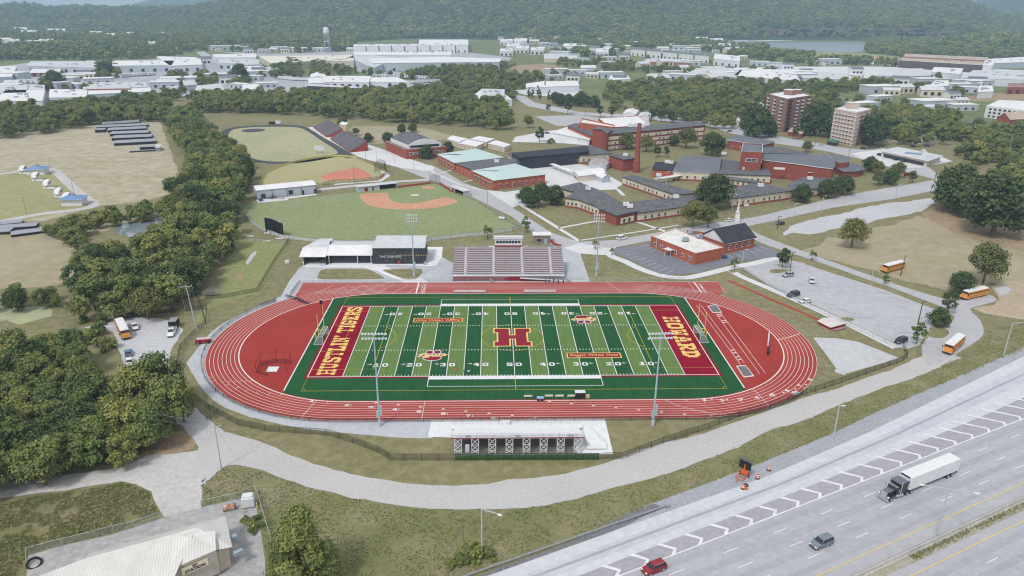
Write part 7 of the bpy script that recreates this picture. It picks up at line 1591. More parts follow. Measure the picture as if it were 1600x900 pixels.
def far_stand():
 y0, D, H0, H = 49.8, 13.2, 2.0, 7.6; n = 15; x0, x1 = g(704, 440)[0]+.8, g(884, 440)[0]-.4; W2_ = (x1-x0)/2; t = thing('grandstand', 'main grandstand with aluminium rows, maroon base and a press box above', 'grandstand', ((x0+x1)/2, y0, 0))
 AL = mat('aluminium_seats', 'd5d4d8', 'c8c7cc', .7, .45); RS = mat('riser_pink_grey', '9a888c', '8e7b80', .6, .7)  # risers and decks have a maroon-tinged grey of their own
 cuts = [-W2_, -W2_*.78, -W2_*.27, W2_*.25, W2_*.77, W2_]; 
 for k in range(n):
  y = D*(k+.5)/n; z = H0+(H-H0)*k/(n-1); b = MB(); b.box((0, y, z-.05), (2*W2_, D/n*.98, .06), RS); b.box((0, y+D/n/2, z), (2*W2_, .04, .36), RS); b.build('deck_row', t)
  b = MB()
  for i in range(5): a, c = cuts[i]+(.6 if i else .1), cuts[i+1]-(.6 if i < 4 else .1); b.box(((a+c)/2, y-.05, z+.4), (c-a, .34, .06), AL)
  b.build('bench', t)
 for i in range(1, 5):
  b = MB()
  for k in range(n): y = D*(k+.5)/n; z = H0+(H-H0)*k/(n-1); b.box((cuts[i], y, z+.02), (1.0, D/n*.95, .25), AL)
  b.tube((cuts[i], .5, H0+1), (cuts[i], D, H+1), .04, MTW, 4); b.build('aisle', t)
 b = MB(); b.box((0, -.1, H0+.1), (2*W2_, .1, .05), AL); b.box((0, -1.0, H0-.2), (2*W2_, 1.8, .12), AL); b.build('front_walkway', t)
 b = MB(); b.box((-W2_*.65, -1.85, 0), (W2_*.7, .1, 1.65), MRN); b.box((-W2_*.05, -1.85, 0), (W2_*.5, .1, 1.65), MRN); b.prism([(W2_*.2, -2.2), (W2_*.98, -2.2), (W2_*.98, -2.1), (W2_*.2, -2.1)], 0, [1.2, .2, .2, 1.2], MRN); b.build('base_panel', t)
 b = MB(); b.add([(W2_*.2, -2.9, 1.3), (W2_*1.02, -2.9, .2), (W2_*1.02, -1.6, .2), (W2_*.2, -1.6, 1.3)], [(0, 1, 2, 3)], AL); b.build('access_ramp', t)
 for sx_ in (-W2_*.33, W2_*1.04): b = MB(); [b.box((sx_+k*.3, -3, 0), (.3, 1.2, 1.4-k*.25), MTL) for k in range(5)]; b.build('stairs', t)
 b = MB()
 for z in (.4, .8, 1.1):
  b.box((0, -1.9, H0+z), (2*W2_, .04, .04), MTL); b.box((-W2_*.64, D+.1, H+z), (W2_*.72, .04, .04), MTL); b.box((W2_*.64, D+.1, H+z), (W2_*.72, .04, .04), MTL)
  for s in (-1, 1): b.tube((s*W2_, 0, H0+z), (s*W2_, D, H+z), .03, MTL, 4)
 for k in range(24): b.box((-W2_+k*2*W2_/23, -1.9, H0), (.05, .05, 1.1), MTL); b.box((-W2_+k*2*W2_/23, D+.1, H), (.05, .05, 1.1), MTL) if abs(-W2_+k*2*W2_/23) > 6 else None
 b.build('railing', t)
 b = MB()
 for k in range(9): b.box((-W2_+k*W2_/4, D-.3, 0), (.25, .25, H), MTL); b.tube((-W2_+k*W2_/4, D, H), (-W2_+k*W2_/4, .6, H0), .1, MTL, 4)
 b.build('truss', t)
 # press box
 px0, px1 = -W2_*.245, W2_*.26; pb = MB(); pb.box(((px0+px1)/2, D+1.6, H+.6), (px1-px0, 3.4, 3.0), MTW); o = pb.build('press_box', t); cx = (px0+px1)/2
 b = MB()
 for k in range(8): b.box((px0+1.0+k*(px1-px0-2)/7, D-.14, H+1.9), (.95, .08, .9), GLS)
 b.build('window', o); b = MB(); b.box((cx, D-.2, H+.5), (px1-px0, .12, .55), MRN); b.build('front_band', o)
 b = MB(); b.box((cx, D+1.6, H+3.6), (px1-px0+1, 4.2, .15), RFW); b.box((cx, D-.3, H+3.5), (px1-px0+.8, .15, .9), MTW); b.build('roof', o)
 b = MB()
 for k in range(9):
  for yy in (D-.4, D+3.6): b.box((px0-.4+k*(px1-px0+.8)/8, yy, H+3.7), (.05, .05, 1.2), MTL)
 for z in (.6, 1.2): b.box((cx, D-.4, H+3.7+z), (px1-px0+.8, .04, .04), MTL); b.box((cx, D+3.6, H+3.7+z), (px1-px0+.8, .04, .04), MTL)
 b.build('roof_railing', o); b = MB(); b.box((cx, D+1.6, 0), (px1-px0, 3.0, H+.6), MTG); b.build('tower', t)
 b = MB(); b.box((px0-1.2, D+1.5, H-.4), (2.2, 3, .2), MTW); b.box((px1+1.2, D+1.5, H-.4), (2.2, 3, .2), MTW)
 for x in (px0-2.2, px1+2.2): [b.box((x, D+.2+k*1.3, H-.3), (.05, .05, 1.2), MTL) for k in range(3)]
 b.build('landing', t)
far_stand()
# benches beside the field
def bench(label, px, L=4.6, m=None, group=None):
 t = thing('team_bench', label, 'bench', (*g(*px), .16)); b = MB(); b.box((0, 0, .45), (L, .35, .06), m or MTW); b.build('seat', t); b = MB(); b.box((0, .25 if t.location.y > 0 else -.25, .7), (L, .06, .35), m or MTW); b.build('backrest', t)
 for s in (-1, 1): b = MB(); b.box((s*L*.42, 0, 0), (.08, .4, .7), MTL); b.build('leg', t)
 return t
for (px, lb) in (((721.5, 458.5), 'white team bench beyond the far sideline, leftmost'), ((746, 458.5), 'white team bench beyond the far sideline, second from left'), ((831, 458), 'white team bench beyond the far sideline, third from left'), ((856, 458), 'white team bench beyond the far sideline, rightmost')): bench(lb, px, 5.6)
for (px, lb) in (((825, 623), 'pale bench by the near sideline, leftmost'), ((857.5, 622.5), 'pale bench by the near sideline, second'), ((874, 622.5), 'pale bench by the near sideline, third'), ((893, 622.5), 'pale bench by the near sideline beside the stacked gear')): bench(lb, px, 2.1, mat('bench_cream', 'e2dccb', 'd8d1bf', 1, .6))
t = thing('equipment_cart', 'white topped equipment cart at the end of the near benches', 'cart', (*g(906, 622), .16)); b = MB(); b.box((0, 0, 0), (2.6, 1.2, 1.0), BLK); b.build('body', t); b = MB(); b.box((0, .1, 1.6), (2.6, 1.4, .1), MTW); b.box((1.2, 0, 1), (.06, .06, .6), BLK); b.box((-1.2, 0, 1), (.06, .06, .6), BLK); b.build('top', t)
tag(add_box(None, 'equipment_box', *g(916, 622), .16, (1.6, .8, .7), mat('tan_box', 'c9b596', 'bba888', 1, .7)), 'tan box beside the white topped cart', 'box')
t = thing('utility_cart', 'small blue topped cart on the kerb beside the benches', 'cart', (*g(844, 627), .16)); b = MB(); b.box((0, 0, .7), (1.7, .8, .35), mat('pale_blue', '9fb4d6', '91a7ca', 1, .5)); b.build('tray', t)
for s in (-1, 1): b = MB(); b.tube((s*.5, -.4, .3), (s*.5, .4, .3), .28, TYR, 8); b.build('wheel', t)
# goal posts with soccer goals
def goals(s, lb1, lb2):
 x = s*56.2; t = thing('goal_post', lb1, 'goal post', (x+s*1.6, -1.0, .14)); Y = mat('goal_yellow', 'dccb7d', 'cfbe70', 1, .5); b = MB()
 P = [(0, 0, 0)]+[(0+s*.4-s*2.0*(k/6)**1.6, 0, 2.0+1.05*math.sin(PI/2*k/6)) for k in range(7)]; P[1] = (0, 0, 1.8); b.path([(0, 0, 0), (0, 0, 2.3), (-s*.4, 0, 2.9), (-s*1.1, 0, 3.05), (-s*1.8, 0, 3.05)], .12, Y, 7); b.build('support', t)
 b = MB(); b.tube((-s*1.8, -3.6, 3.05), (-s*1.8, 3.6, 3.05), .09, Y, 6); b.build('crossbar', t)
 for q in (-3.6, 3.6): b = MB(); b.tube((-s*1.8, q, 3.05), (-s*1.8, q, 9.6), .09, Y, 6); b.build('upright', t)
 t = thing('soccer_goal', lb2, 'soccer goal', (s*55.6, -.8, .14)); b = MB(); w_ = 3.66
 for q in (-w_, w_): b.tube((-s*.6, q, 0), (-s*.6, q, 2.44), .07, MTW, 6)
 b.tube((-s*.6, -w_, 2.44), (-s*.6, w_, 2.44), .07, MTW, 6); b.build('frame', t)
 b = MB()
 for q in (-w_, w_): b.tube((-s*.6, q, 0), (s*2.2, q, 0), .06, MTW, 5); b.tube((-s*.6, q, 2.44), (s*.6, q, 2.44), .05, MTW, 5); b.tube((s*.6, q, 2.44), (s*2.2, q, 0), .05, MTW, 5)
 b.tube((s*2.2, -w_, 0), (s*2.2, w_, 0), .06, MTW, 5); b.build('base_frame', t)
 b = MB(); nt = mesh_mat('goal_net', 'd9dde0', .24); b.face([(s*.6, -w_, 2.44), (s*.6, w_, 2.44), (s*2.2, w_, 0), (s*2.2, -w_, 0)], nt); b.face([(-s*.6, -w_, 2.44), (-s*.6, w_, 2.44), (s*.6, w_, 2.44), (s*.6, -w_, 2.44)], nt)
 for q in (-w_, w_): b.face([(-s*.6, q, 0), (-s*.6, q, 2.44), (s*.6, q, 2.44), (s*2.2, q, 0)], nt)
 b.build('net', t)
goals(-1, 'yellow goal post behind the left end zone', 'white soccer goal before the left goal post'); goals(1, 'yellow goal post behind the right end zone', 'white soccer goal before the right goal post')
# throwing cage
c_ = g(427, 579); t = thing('throwing_cage', 'dark netted throwing cage with bent posts in the left end of the infield', 'throwing cage', (*c_, .13)); q = [(-3.9, -1.6), (-4.2, 2.6), (-.2, 4.4), (4.0, 3.6), (4.2, -1.6), (-.6, -3.2)]
for i, p in enumerate(q): b = MB(); b.path([(p[0], p[1], 0), (p[0]-.15, p[1], 2.3), (p[0]*.9+.1, p[1]*.92, 4.2)], .06, BLK, 5); b.build('post', t)
b = MB(); nt = mesh_mat('cage_net', '3d1c1c', .38)
for a, c in zip(q[:4], q[1:4]): b.face([(*a, 0), (*c, 0), (*lerp2(c, (0, 0), .06), 1.5), (*lerp2(a, (0, 0), .06), 1.5)], nt)
b.face([(*q[0], 0), (*q[5], 0), (*q[5], .7), (*q[0], .7)], nt); b.build('net', t)
tag(add_box(None, 'throwing_pad', *g(426, 577.5), .128, (2.9, 2.9, .04), M['white']), 'square white throwing pad inside the cage', 'throwing pad')
# pile of hurdles at the north west corner
rr = random.Random(8); 
b = MB()
for k in range(26):
 f = k/25; p = lerp2(g(449, 464), g(483, 476), f); x, y = p[0]+rr.uniform(-.5, .5), p[1]+rr.uniform(-.5, .5); a = rr.uniform(-.4, .4)
 b.box((x, y, .13+rr.uniform(.3, .8)), (1.3, .1, .14), DRK, a); b.box((x-.5, y+.3, .13), (.06, .7, .08), DRK, a); b.box((x+.5, y+.3, .13), (.06, .7, .08), DRK, a); b.box((x-.5, y, .13), (.05, .05, .6), DRK, a)
tag(b.build('hurdle_stack'), 'heap of dark stacked hurdles lying across the track corner', 'hurdles')
b = MB(); c_ = g(503, 487)
t = thing('play_clock', 'dark play clock on a short post behind the left end zone', 'play clock', (*c_, .14)); b.box((0, 0, 0), (.18, .18, 2.6), DRK); b.build('post', t); b = MB(); b.box((0, 0, 2.6), (.9, .25, 1.3), BLK); b.box((0, 0, 3.9), (.9, .3, .12), MTW); b.build('display', t)
# pole vault pit, landing mats, red blower on the D-zone
c_ = g(1300, 509); P = gs([(1276, 505), (1297, 515.5), (1321, 509), (1300, 500), (1285, 500)]); t = thing('landing_mat', 'maroon landing mat with a pale cover at the end of the red runway', 'landing mat', c_)
b = MB(); b.prism(rel(P, c_), .05, .75, MRN, mat('mat_cover', 'd2cdc9', 'c6c1bd', .5, .7)); b.build('mat', t); b = MB(); b.prism(rel(gs([(1300, 516), (1318, 512), (1322, 514), (1305, 518)]), c_), .05, .3, MRN, mat('pink_mat', 'a0788a', '946c7e', .5, .7)); b.build('front_pad', t)
t = thing('pole_rack', 'rack of red and white poles and pads at the east edge of the infield', 'equipment rack', (*g(1201, 540), .14), head((1199, 562), (1203, 516))); b = MB(); b.box((0, 0, .1), (14, .5, .5), mat('rack_red', 'b0282c', 'a02226', 1, .6)); b.box((3, .3, .1), (8, .2, 1.0), MTW); b.box((-5, 0, .1), (4, .6, .8), BLK); b.build('rack', t); b = MB(); b.tube((2, 0, .5), (7.5, .2, 1.6), .08, MTW); b.tube((-2, .2, .6), (3, .1, 1.2), .07, MTW); b.build('bar', t)
t = thing('lawn_equipment', 'maroon covered machine beside the west fence of the track', 'machine', (*g(318, 536), .05), .15); b = MB(); b.box((0, 0, .3), (4.2, 1.5, 1.1), MRN, 0, .9); b.build('body', t); b = MB(); b.box((.2, 0, 1.4), (4.0, 1.4, .12), mat('pale_cover', 'c6b4b6', 'b9a7a9', 1, .6), 0, .9); b.build('cover', t)
for sx_ in (-1.3, 1.3): wheel(t, sx_, .7, .3, .2); wheel(t, sx_, -.7, .3, .2)
t = thing('gate_box', 'white low box at the track gate on the east curve', 'box', (*g(1243, 616), .1)); b = MB(); b.box((0, 0, 0), (1.8, .8, .5), MTW); b.build('body', t)
t = thing('inflatable_arch', 'small red tube arch lying by the street gate', 'arch', g(870, 384)); b = MB(); b.path([(-2.4, .6, 2.4), (-2.0, .2, 1.5), (-.8, -.2, .8), (.6, -.4, .4), (1.8, -.5, .35)], .5, mat('arch_red', 'a5222a', '951d25', 1, .5), 9); b.build('tube', t)
t = thing('roller', 'white roller lying at the outfield fence beside the street', 'roller', (*g(785, 343), .1), -.6); b = MB(); b.tube((-1.6, 0, .6), (1.6, 0, .6), .6, MTW, 10); b.build('drum', t); b = MB(); b.tube((1.6, 0, .6), (1.75, 0, .6), .62, BLK, 10); b.build('cap', t)
# ---- people on the field
def person(label, px, shirt, legs, ang, lean=0.0, arm=0.0):
 t = thing('person', label, 'person', (*g(*px), .2), ang); SK = mat('skin', '8a5f49', '7f5642', 1, .7); me = bpy.data.meshes.new('body')
 V = [(0, 0, .95), (lean*.15, 0, 1.2), (lean*.28, 0, 1.45), (lean*.33, 0, 1.58), (lean*.4, 0, 1.7), (0, .1, .9), (.12, .13, .5), (-.02, .14, .08), (.14, .14, .05), (0, -.1, .9), (-.05, -.13, .5), (-.2, -.14, .08), (-.05, -.14, .05), (lean*.27, .2, 1.4), (.12+lean*.2, .28, 1.15), (.3+arm, .24, 1.05+arm), (lean*.27, -.2, 1.4), (.02+lean*.2, -.28, 1.12), (.2, -.26, .92)]
 E = [(0, 1), (1, 2), (2, 3), (3, 4), (0, 5), (5, 6), (6, 7), (7, 8), (0, 9), (9, 10), (10, 11), (11, 12), (2, 13), (13, 14), (14, 15), (2, 16), (16, 17), (17, 18)]
 me.from_pydata(V, E, []); o = bpy.data.objects.new('body', me); C.objects.link(o)
 bm = bmesh.new(); bm.from_mesh(me); L_ = bm.verts.layers.skin.verify(); rad = [.15, .16, .17, .065, .115, .1, .07, .05, .045, .1, .07, .05, .045, .07, .05, .035, .07, .05, .035]
 for v, r_ in zip(bm.verts, rad): v[L_].radius = (r_, r_)
 bm.verts.ensure_lookup_table(); bm.verts[0][L_].use_root = True; bm.to_mesh(me); bm.free()
 o.modifiers.new('s', 'SKIN'); s_ = o.modifiers.new('d', 'SUBSURF'); s_.levels = s_.render_levels = 1; bpy.context.view_layer.update()
 m2 = bpy.data.meshes.new_from_object(o.evaluated_get(bpy.context.evaluated_depsgraph_get())); bpy.data.objects.remove(o)
 for m in (SK, shirt, legs, BLK): m2.materials.append(m)
 for p in m2.polygons:
  z = p.center.z; y = abs(p.center.y)
  p.material_index = 3 if z < .12 else (2 if z < .98 and y < .24 else (1 if z < 1.5 and (z > 1.15 or y < .22) else (0 if z < 1.72 else 3)))
 p_ = bpy.data.objects.new('body', m2); C.objects.link(p_); p_.parent = t
 return t
person('person in an orange shirt bending beside the near sideline numbers', (711.5, 584), mat('shirt_orange', 'd8592e', 'c85027', 1, .8), mat('trousers_grey', '9a9da3', '8c8f95', 1, .8), 2.4, .9)
person('person in a pale blue shirt standing left of the one in white', (724.5, 587), mat('shirt_blue', '5f9fd4', '5592c6', 1, .8), mat('trousers_pale', 'b9c3cf', 'adb7c3', 1, .8), .3, .1)
person('person in white standing rightmost of the three near the sideline', (732, 587), mat('shirt_white', 'e3e4e6', 'd8d9dc', 1, .8), mat('trousers_dark', '35383f', '2e3137', 1, .8), -1, .3, .15)
for px, lb in (((852, 443.5), 'person in dark clothes walking on the far straight, leftmost'), ((858, 444), 'person in dark clothes standing on the far straight, second'), ((865, 443), 'person in dark clothes on the far straight, middle of the group'), ((872, 445), 'person in dark clothes on the far straight, fourth'), ((880, 444.5), 'person in black at the right end of the group on the far straight')):
 person(lb, px, BLK, BLK, R.uniform(0, 6), .4)
person('person in dark clothes under the clubhouse pavilion roof', (502, 416), BLK, mat('trousers_grey', '9a9da3', '8c8f95', 1, .8), 1, .3)
# ================= ball fields and old stadium
sheet('ball_field', gs([(372, 325), (397, 318), (480, 309), (560, 300), (620, 291), (672, 287), (700, 291), (728, 306), (812, 357), (717, 370), (600, 379), (487, 377), (440, 371), (405, 358), (385, 342)]), 8, M['ball_grass'])
sheet('infield_clay', smooth_line(gs([(562.5, 305), (572, 302.5), (605, 301.5), (606, 305), (607.5, 309), (612.5, 314), (625, 317.3), (650, 317.5), (675, 312.8), (695, 309), (707, 311), (715, 315.5), (700, 321), (675, 325.5), (637, 327.5), (600, 326), (575, 320), (564, 311), (562.5, 305)]), 3)[:-1], 9, M['clay'])
c_ = g(648, 305); sheet('pitching_mound', [(c_[0]+2.4*math.cos(k*.4), c_[1]+2.4*math.sin(k*.4)) for k in range(16)], 10, ground_mat('pale_sand', ['cdc7b4', 'c2bba6', 'd8d3c3'], .3, 1))
c_ = g(669, 293.3); sheet('home_plate_clay', [(c_[0]+3.6*math.cos(k*.4), c_[1]+3.6*math.sin(k*.4)) for k in range(16)], 10, M['clay'])
sheet('small_ball_field', smooth_line(gs([(411, 289), (409, 281), (415, 273), (425, 267), (450, 257), (482, 250), (520, 245), (556, 247), (600, 268), (607, 273), (600, 281), (560, 285), (520, 287), (470, 287), (411, 289)]), 2)[:-1], 8, ground_mat('ball_grass_dry', ['a8a37b', '99996c', 'b4a98a'], .04, .4, fine=.15))
sheet('infield_clay', smooth_line(gs([(500, 277), (517, 270), (540, 265), (560, 262.5), (580, 275), (575, 278), (560, 279.5), (520, 282), (507, 280.5), (500, 277)]), 3)[:-1], 9, M['clay2'])
b = MB(); b.band(gs([(522, 288.5), (560, 285.5), (594, 283), (606, 275), (598, 268)]), 3, .13, M['concrete']); b.band(gs([(495, 297), (560, 290), (622, 284), (670, 281)]), 5, .13, M['gravel']); o = b.build('service_path'); o['kind'] = 'structure'
b = MB(); b.band(gs([(553, 284.5), (594, 279.5), (601, 272)]), 1.3, .16, mat('red_warning_track', 'a5655a', '99594f', 1, .9)); o = b.build('warning_track'); o['kind'] = 'structure'
cind = ground_mat('cinder_track', ['4d5058', '585b63', '43464d'], .08, .6, fine=.2)
outer = smooth_line(gs([(360, 244), (350, 230), (343, 215), (345, 207), (357.5, 200.5), (386, 196.8), (432.5, 195.5), (470, 196.5), (489, 205.5), (507.5, 217.5), (532, 230.6), (553, 244), (545, 247), (526, 245.5), (489, 252), (451, 256), (414, 255), (389, 250), (360, 244)]), 4)[:-1]
inr = smooth_line(gs([(368, 238), (361, 226), (357, 214), (358, 208), (367, 202), (395, 199), (432, 198.2), (464, 199.2), (480, 205), (500, 218.5), (524, 234), (527, 240), (517, 242.5), (479, 250), (432, 252.8), (404, 250), (388, 245), (368, 238)]), 4)[:-1]
sheet('cinder_track', outer, 8, cind); sheet('old_field', inr, 9, ground_mat('old_field_grass', ['a6a582', '969970', 'b3ae92'], .03, .3, fine=.15))
c_ = g(396, 204); sheet('throwing_circle', [(c_[0]+9*math.cos(k*.4), c_[1]+9*math.sin(k*.4)) for k in range(16)], 10, cind)
b = MB(); b.band(gs([(486, 199), (514, 216), (566, 245)]), 5, .12, M['concrete']); o = b.build('stand_walk'); o['kind'] = 'structure'
# old grandstand, two sections
OSD = mat('old_seat_planks', '757078', '6a656d', 1.5, .8); ORD = mat('old_stand_red', '9c4237', '8e3a30', .5, .8)
def oldstand(label, f0, f1, b0, b1, H=7.0, n=11):
 A, B_ = g(*f0), g(*f1); D0, D1 = g(*b0, H), g(*b1, H); o_ = A; t = thing('grandstand', label, 'grandstand', o_); q = lambda p: (p[0]-o_[0], p[1]-o_[1])
 for k in range(n):
  f = k/n; f2 = (k+1)/n; z = .8+(H-.8)*f2; b = MB(); a, c, d, e = q(lerp2(A, D0, f)), q(lerp2(B_, D1, f)), q(lerp2(B_, D1, f2)), q(lerp2(A, D0, f2)); b.prism([a, c, d, e], z-.7, z, ORD if k == 0 else OSD, OSD); b.build('seat_row', t)
 b = MB(); a, c, d, e = q(A), q(B_), q(D1), q(D0); b.prism([e, d, lerp2(d, c, .04), lerp2(e, a, .04)], 0, H, ORD); b.add([(*c, 0), (*d, 0), (*d, H-.3), (*c, .8)], [(0, 1, 2, 3)], ORD); b.build('end_wall', t)
 for f in (.33, .66): 
  b = MB(); p0, p1 = q(lerp2(A, B_, f)), q(lerp2(D0, D1, f)); aa = math.atan2(p1[1]-p0[1], p1[0]-p0[0]); b.add([(p0[0]-.5, p0[1], .9), (p0[0]+.5, p0[1], .9), (p1[0]+.5, p1[1], H+.1), (p1[0]-.5, p1[1], H+.1)], [(0, 1, 2, 3)], mat('aisle_grey', '9b989c', '908d91', 1, .8)); b.build('aisle', t)
oldstand('old maroon grandstand of the cinder track, upper left section', (489, 200), (509, 214.5), (512, 187.5), (535, 200.5)); oldstand('old maroon grandstand of the cinder track, lower right section', (516, 218.5), (547, 238.5), (536, 203.5), (574, 219.5))
house('press_hut', 'small cream press hut on top of the old grandstand', 'hut', [g(532, 210), g(541, 212), g(545, 208), g(536, 206)], 7.5, mat('cream_yellow', 'dcd0a4', 'd0c498', 1, .7), RFW, 'flat')
t = thing('scoreboard', 'small white backed scoreboard on two posts beside the cinder track', 'scoreboard', g(499.5, 240), -.1); b = MB(); b.box((0, 0, 2.2), (6.4, .3, 3), MTW); b.build('panel', t)
for s in (-1.7, 1.7): b = MB(); b.box((s, 0, 0), (.2, .25, 4.8), DRK); b.build('post', t)
t = thing('soccer_goal', 'white football practice frame on the old field', 'soccer goal', (*g(457, 240), .1), .05); b = MB()
for s in (-3.6, 3.6): b.tube((s, 0, 0), (s, 0, 2.4), .09, MTW, 5)
b.tube((-3.6, 0, 2.4), (3.6, 0, 2.4), .09, MTW, 5); b.tube((-3.6, 2.4, 0), (3.6, 2.4, 0), .07, MTW, 5); b.build('frame', t)
t = thing('track_shed', 'small pale trailer with a dark cab at the wood edge behind the cinder track', 'trailer', g(430, 194.5)); b = MB(); b.box((2.8, 0, .5), (4, 2.4, 2.4), MTW); b.build('box', t); b = MB(); b.box((-2.4, 0, .4), (4.5, 2, 1.8), BLK); b.build('cab', t)
# storage building
Q = [g(402.5, 311.5), g(494.5, 302), None, None]; dx, dy = Q[1][0]-Q[0][0], Q[1][1]-Q[0][1]; L = math.hypot(dx, dy); n_ = (-dy/L, dx/L); Q[2] = (Q[1][0]+n_[0]*11, Q[1][1]+n_[1]*11); Q[3] = (Q[0][0]+n_[0]*11, Q[0][1]+n_[1]*11)
t, P = house('practice_building', 'long pale metal building with a white roof at the left of the ball field', 'building', Q, 4.6, MTG, RFW, 'gable', 1.1, .3)
i = side(P, *rel([lerp2(Q[0], Q[1], .5)], t.location)[0]); p, q = P[i], P[(i+1) % 4]; aa = math.atan2(dy, dx)
for f, w_, h_, z in ((.1, 2.2, 2.2, .3), (.56, 2.2, 2.2, .8), (.77, 1.0, 2.2, .1), (.98, 1.0, 2.2, .1)): c_ = lerp2(p, q, f); add_box(t, 'door', c_[0]+.1*math.sin(aa), c_[1]-.1*math.cos(aa), z, (w_, .16, h_), GLS, aa)
for k in range(1, 5): c_ = lerp2(p, q, k/4.01); add_box(t, 'downpipe', c_[0]+.12*math.sin(aa), c_[1]-.12*math.cos(aa), 0, (.14, .12, 4.6), DRK, aa)
sheet('practice_slab', [g(400, 313), g(494, 303), g(495, 305), g(450, 311), g(450, 313), g(404, 317)], 9, M['concrete'])
tag(add_box(None, 'waste_bin', *g(408, 314.5), .1, (1.6, 1.3, 1.4), BLUE), 'blue waste bin at the near corner of the long metal building', 'waste bin')
rr = random.Random(4); b = MB()
for k in range(30): x, y = g(420+rr.random()*22, 309+rr.random()*3); b.tube((x, y, .1), (x+rr.uniform(-3, 3), y+rr.uniform(-1, 1), rr.uniform(.4, 2.2)), .07, DRK, 4)
tag(b.build('netting_heap'), 'heap of dark collapsed netting frames before the metal building', 'netting heap')
# dugouts
def dugout(label, A, B_, dpt, opn):
 A, B_ = g(*A), g(*B_); a = math.atan2(B_[1]-A[1], B_[0]-A[0]); L = dist(A, B_); t = thing('dugout', label, 'dugout', A, a); b = MB(); b.box((L/2, dpt, 0), (L, .2, 2.6), MTG); b.box((0, dpt/2, 0), (.2, dpt, 2.6), MTG); b.box((L, dpt/2, 0), (.2, dpt, 2.6), MTG); b.box((L*(1-opn)/2, .05, 0), (L*(1-opn), .2, 2.6), MTG); b.build('wall', t)
 b = MB(); b.add([(-.4, -.5, 2.9), (L+.4, -.5, 2.9), (L+.4, dpt+.5, 2.7), (-.4, dpt+.5, 2.7), (-.4, -.5, 2.7), (L+.4, -.5, 2.7), (L+.4, dpt+.5, 2.5), (-.4, dpt+.5, 2.5)], [(0, 1, 2, 3), (7, 6, 5, 4), (0, 4, 5, 1), (1, 5, 6, 2), (2, 6, 7, 3), (3, 7, 4, 0)], RFL); b.build('roof', t)
 for f in (.2, .38): add_box(t, 'door', L*f, -.08, 0, (1.8 if f < .3 else .9, .1, 2.1), MRN)
 b = MB(); b.box((L*(1-opn/2), dpt*.6, .45), (L*opn*.9, .4, .1), MRN); b.box((L*(1-opn/2), dpt*.85, .0), (L*opn*.95, .1, 2.5), BLK); b.build('bench', t)
dugout('left dugout of the big ball field with maroon doors and a pale roof', (560, 300.5), (620, 294), 4, .45)
A = g(706, 301)
dugout('right dugout of the big ball field beside the street', (704, 299), (724, 307), 4, .6)
b = MB(); b.prism(gs([(622, 294), (670, 288), (672, 287.2), (622, 293)]), .1, 1.1, BR); tag(b.build('brick_wall'), 'low brick wall behind home plate, left part', 'wall'); b = MB(); b.prism(gs([(686, 288.5), (705, 300), (706, 299), (688, 287.6)]), .1, 1.1, BR); tag(b.build('brick_wall'), 'low brick wall behind home plate, right part', 'wall')
fence('dark netted backstop behind home plate', [(672, 288), (679, 286), (688, 288)], 5, 3, MB_D, DRK, name='backstop', cat='backstop')
# big scoreboard
A, B_ = g(416, 363), g(443, 371); a = math.atan2(B_[1]-A[1], B_[0]-A[0]); L = dist(A, B_); t = thing('scoreboard', 'large black scoreboard with an arched top, seen from behind at the outfield fence', 'scoreboard', A, a); b = MB(); n = 10
V = [(L*k/n, 0, 6.2+.9*math.sin(PI*(.15+.75*k/n))-.4*k/n*1.5) for k in range(n+1)]; F = []
VV = [(x, y, z) for x, _, z in V for y in (0, .3)]; b.prism([(0, 0), (L, 0), (L, .3), (0, .3)], 1.2, 6.1, BLK)
for k in range(n): b.prism([(V[k][0], 0), (V[k+1][0], 0), (V[k+1][0], .3), (V[k][0], .3)], 6.0, [V[k][2], V[k+1][2], V[k+1][2], V[k][2]], BLK)
b.build('panel', t); b = MB()
for k in range(n): b.tube((V[k][0], .15, V[k][2]+.05), (V[k+1][0], .15, V[k+1][2]+.05), .12, MTL, 5)
b.build('top_trim', t)
for k in range(5): b = MB(); b.box((L*(k+.1)/4.2, -.15, 0), (.3, .3, 6.6), DRK); b.build('post', t)
for k, (x, y) in enumerate(((418, 364.5), (430, 366), (447, 372), (417, 377), (436, 373), (391, 369.5))): tag(add_box(None, 'concrete_block', *g(x, y), 0, (2.8, 1.0, .25), CONCW, .1), ['pale slab at the foot of the big scoreboard, left', 'pale slab at the foot of the big scoreboard, middle', 'pale slab at the foot of the big scoreboard, right', 'pale slab before the fence below the scoreboard', 'pale slab right of the fence below the scoreboard', 'pale slab farther left of the scoreboard'][k], 'slab')
sheet('creek_path', gs([(383, 410), (392, 397), (400, 392), (402, 394), (395, 404), (386, 414)]), 3, M['gravel2'], .4, 2); sheet('bare_earth', gs([(368, 440), (372, 430), (380, 428), (382, 442)]), 3, M['mulch'], .5, 2)
sheet('creek_lawn', gs([(330, 470), (300, 500), (322, 506), (330, 480), (402, 458), (452, 384), (448, 376), (390, 372), (372, 345), (360, 390), (345, 440)]), 2, ground_mat('creek_grass', ['8a9060', '77844f', 'a19a76'], .06, .5, fine=.35), .8, 4)
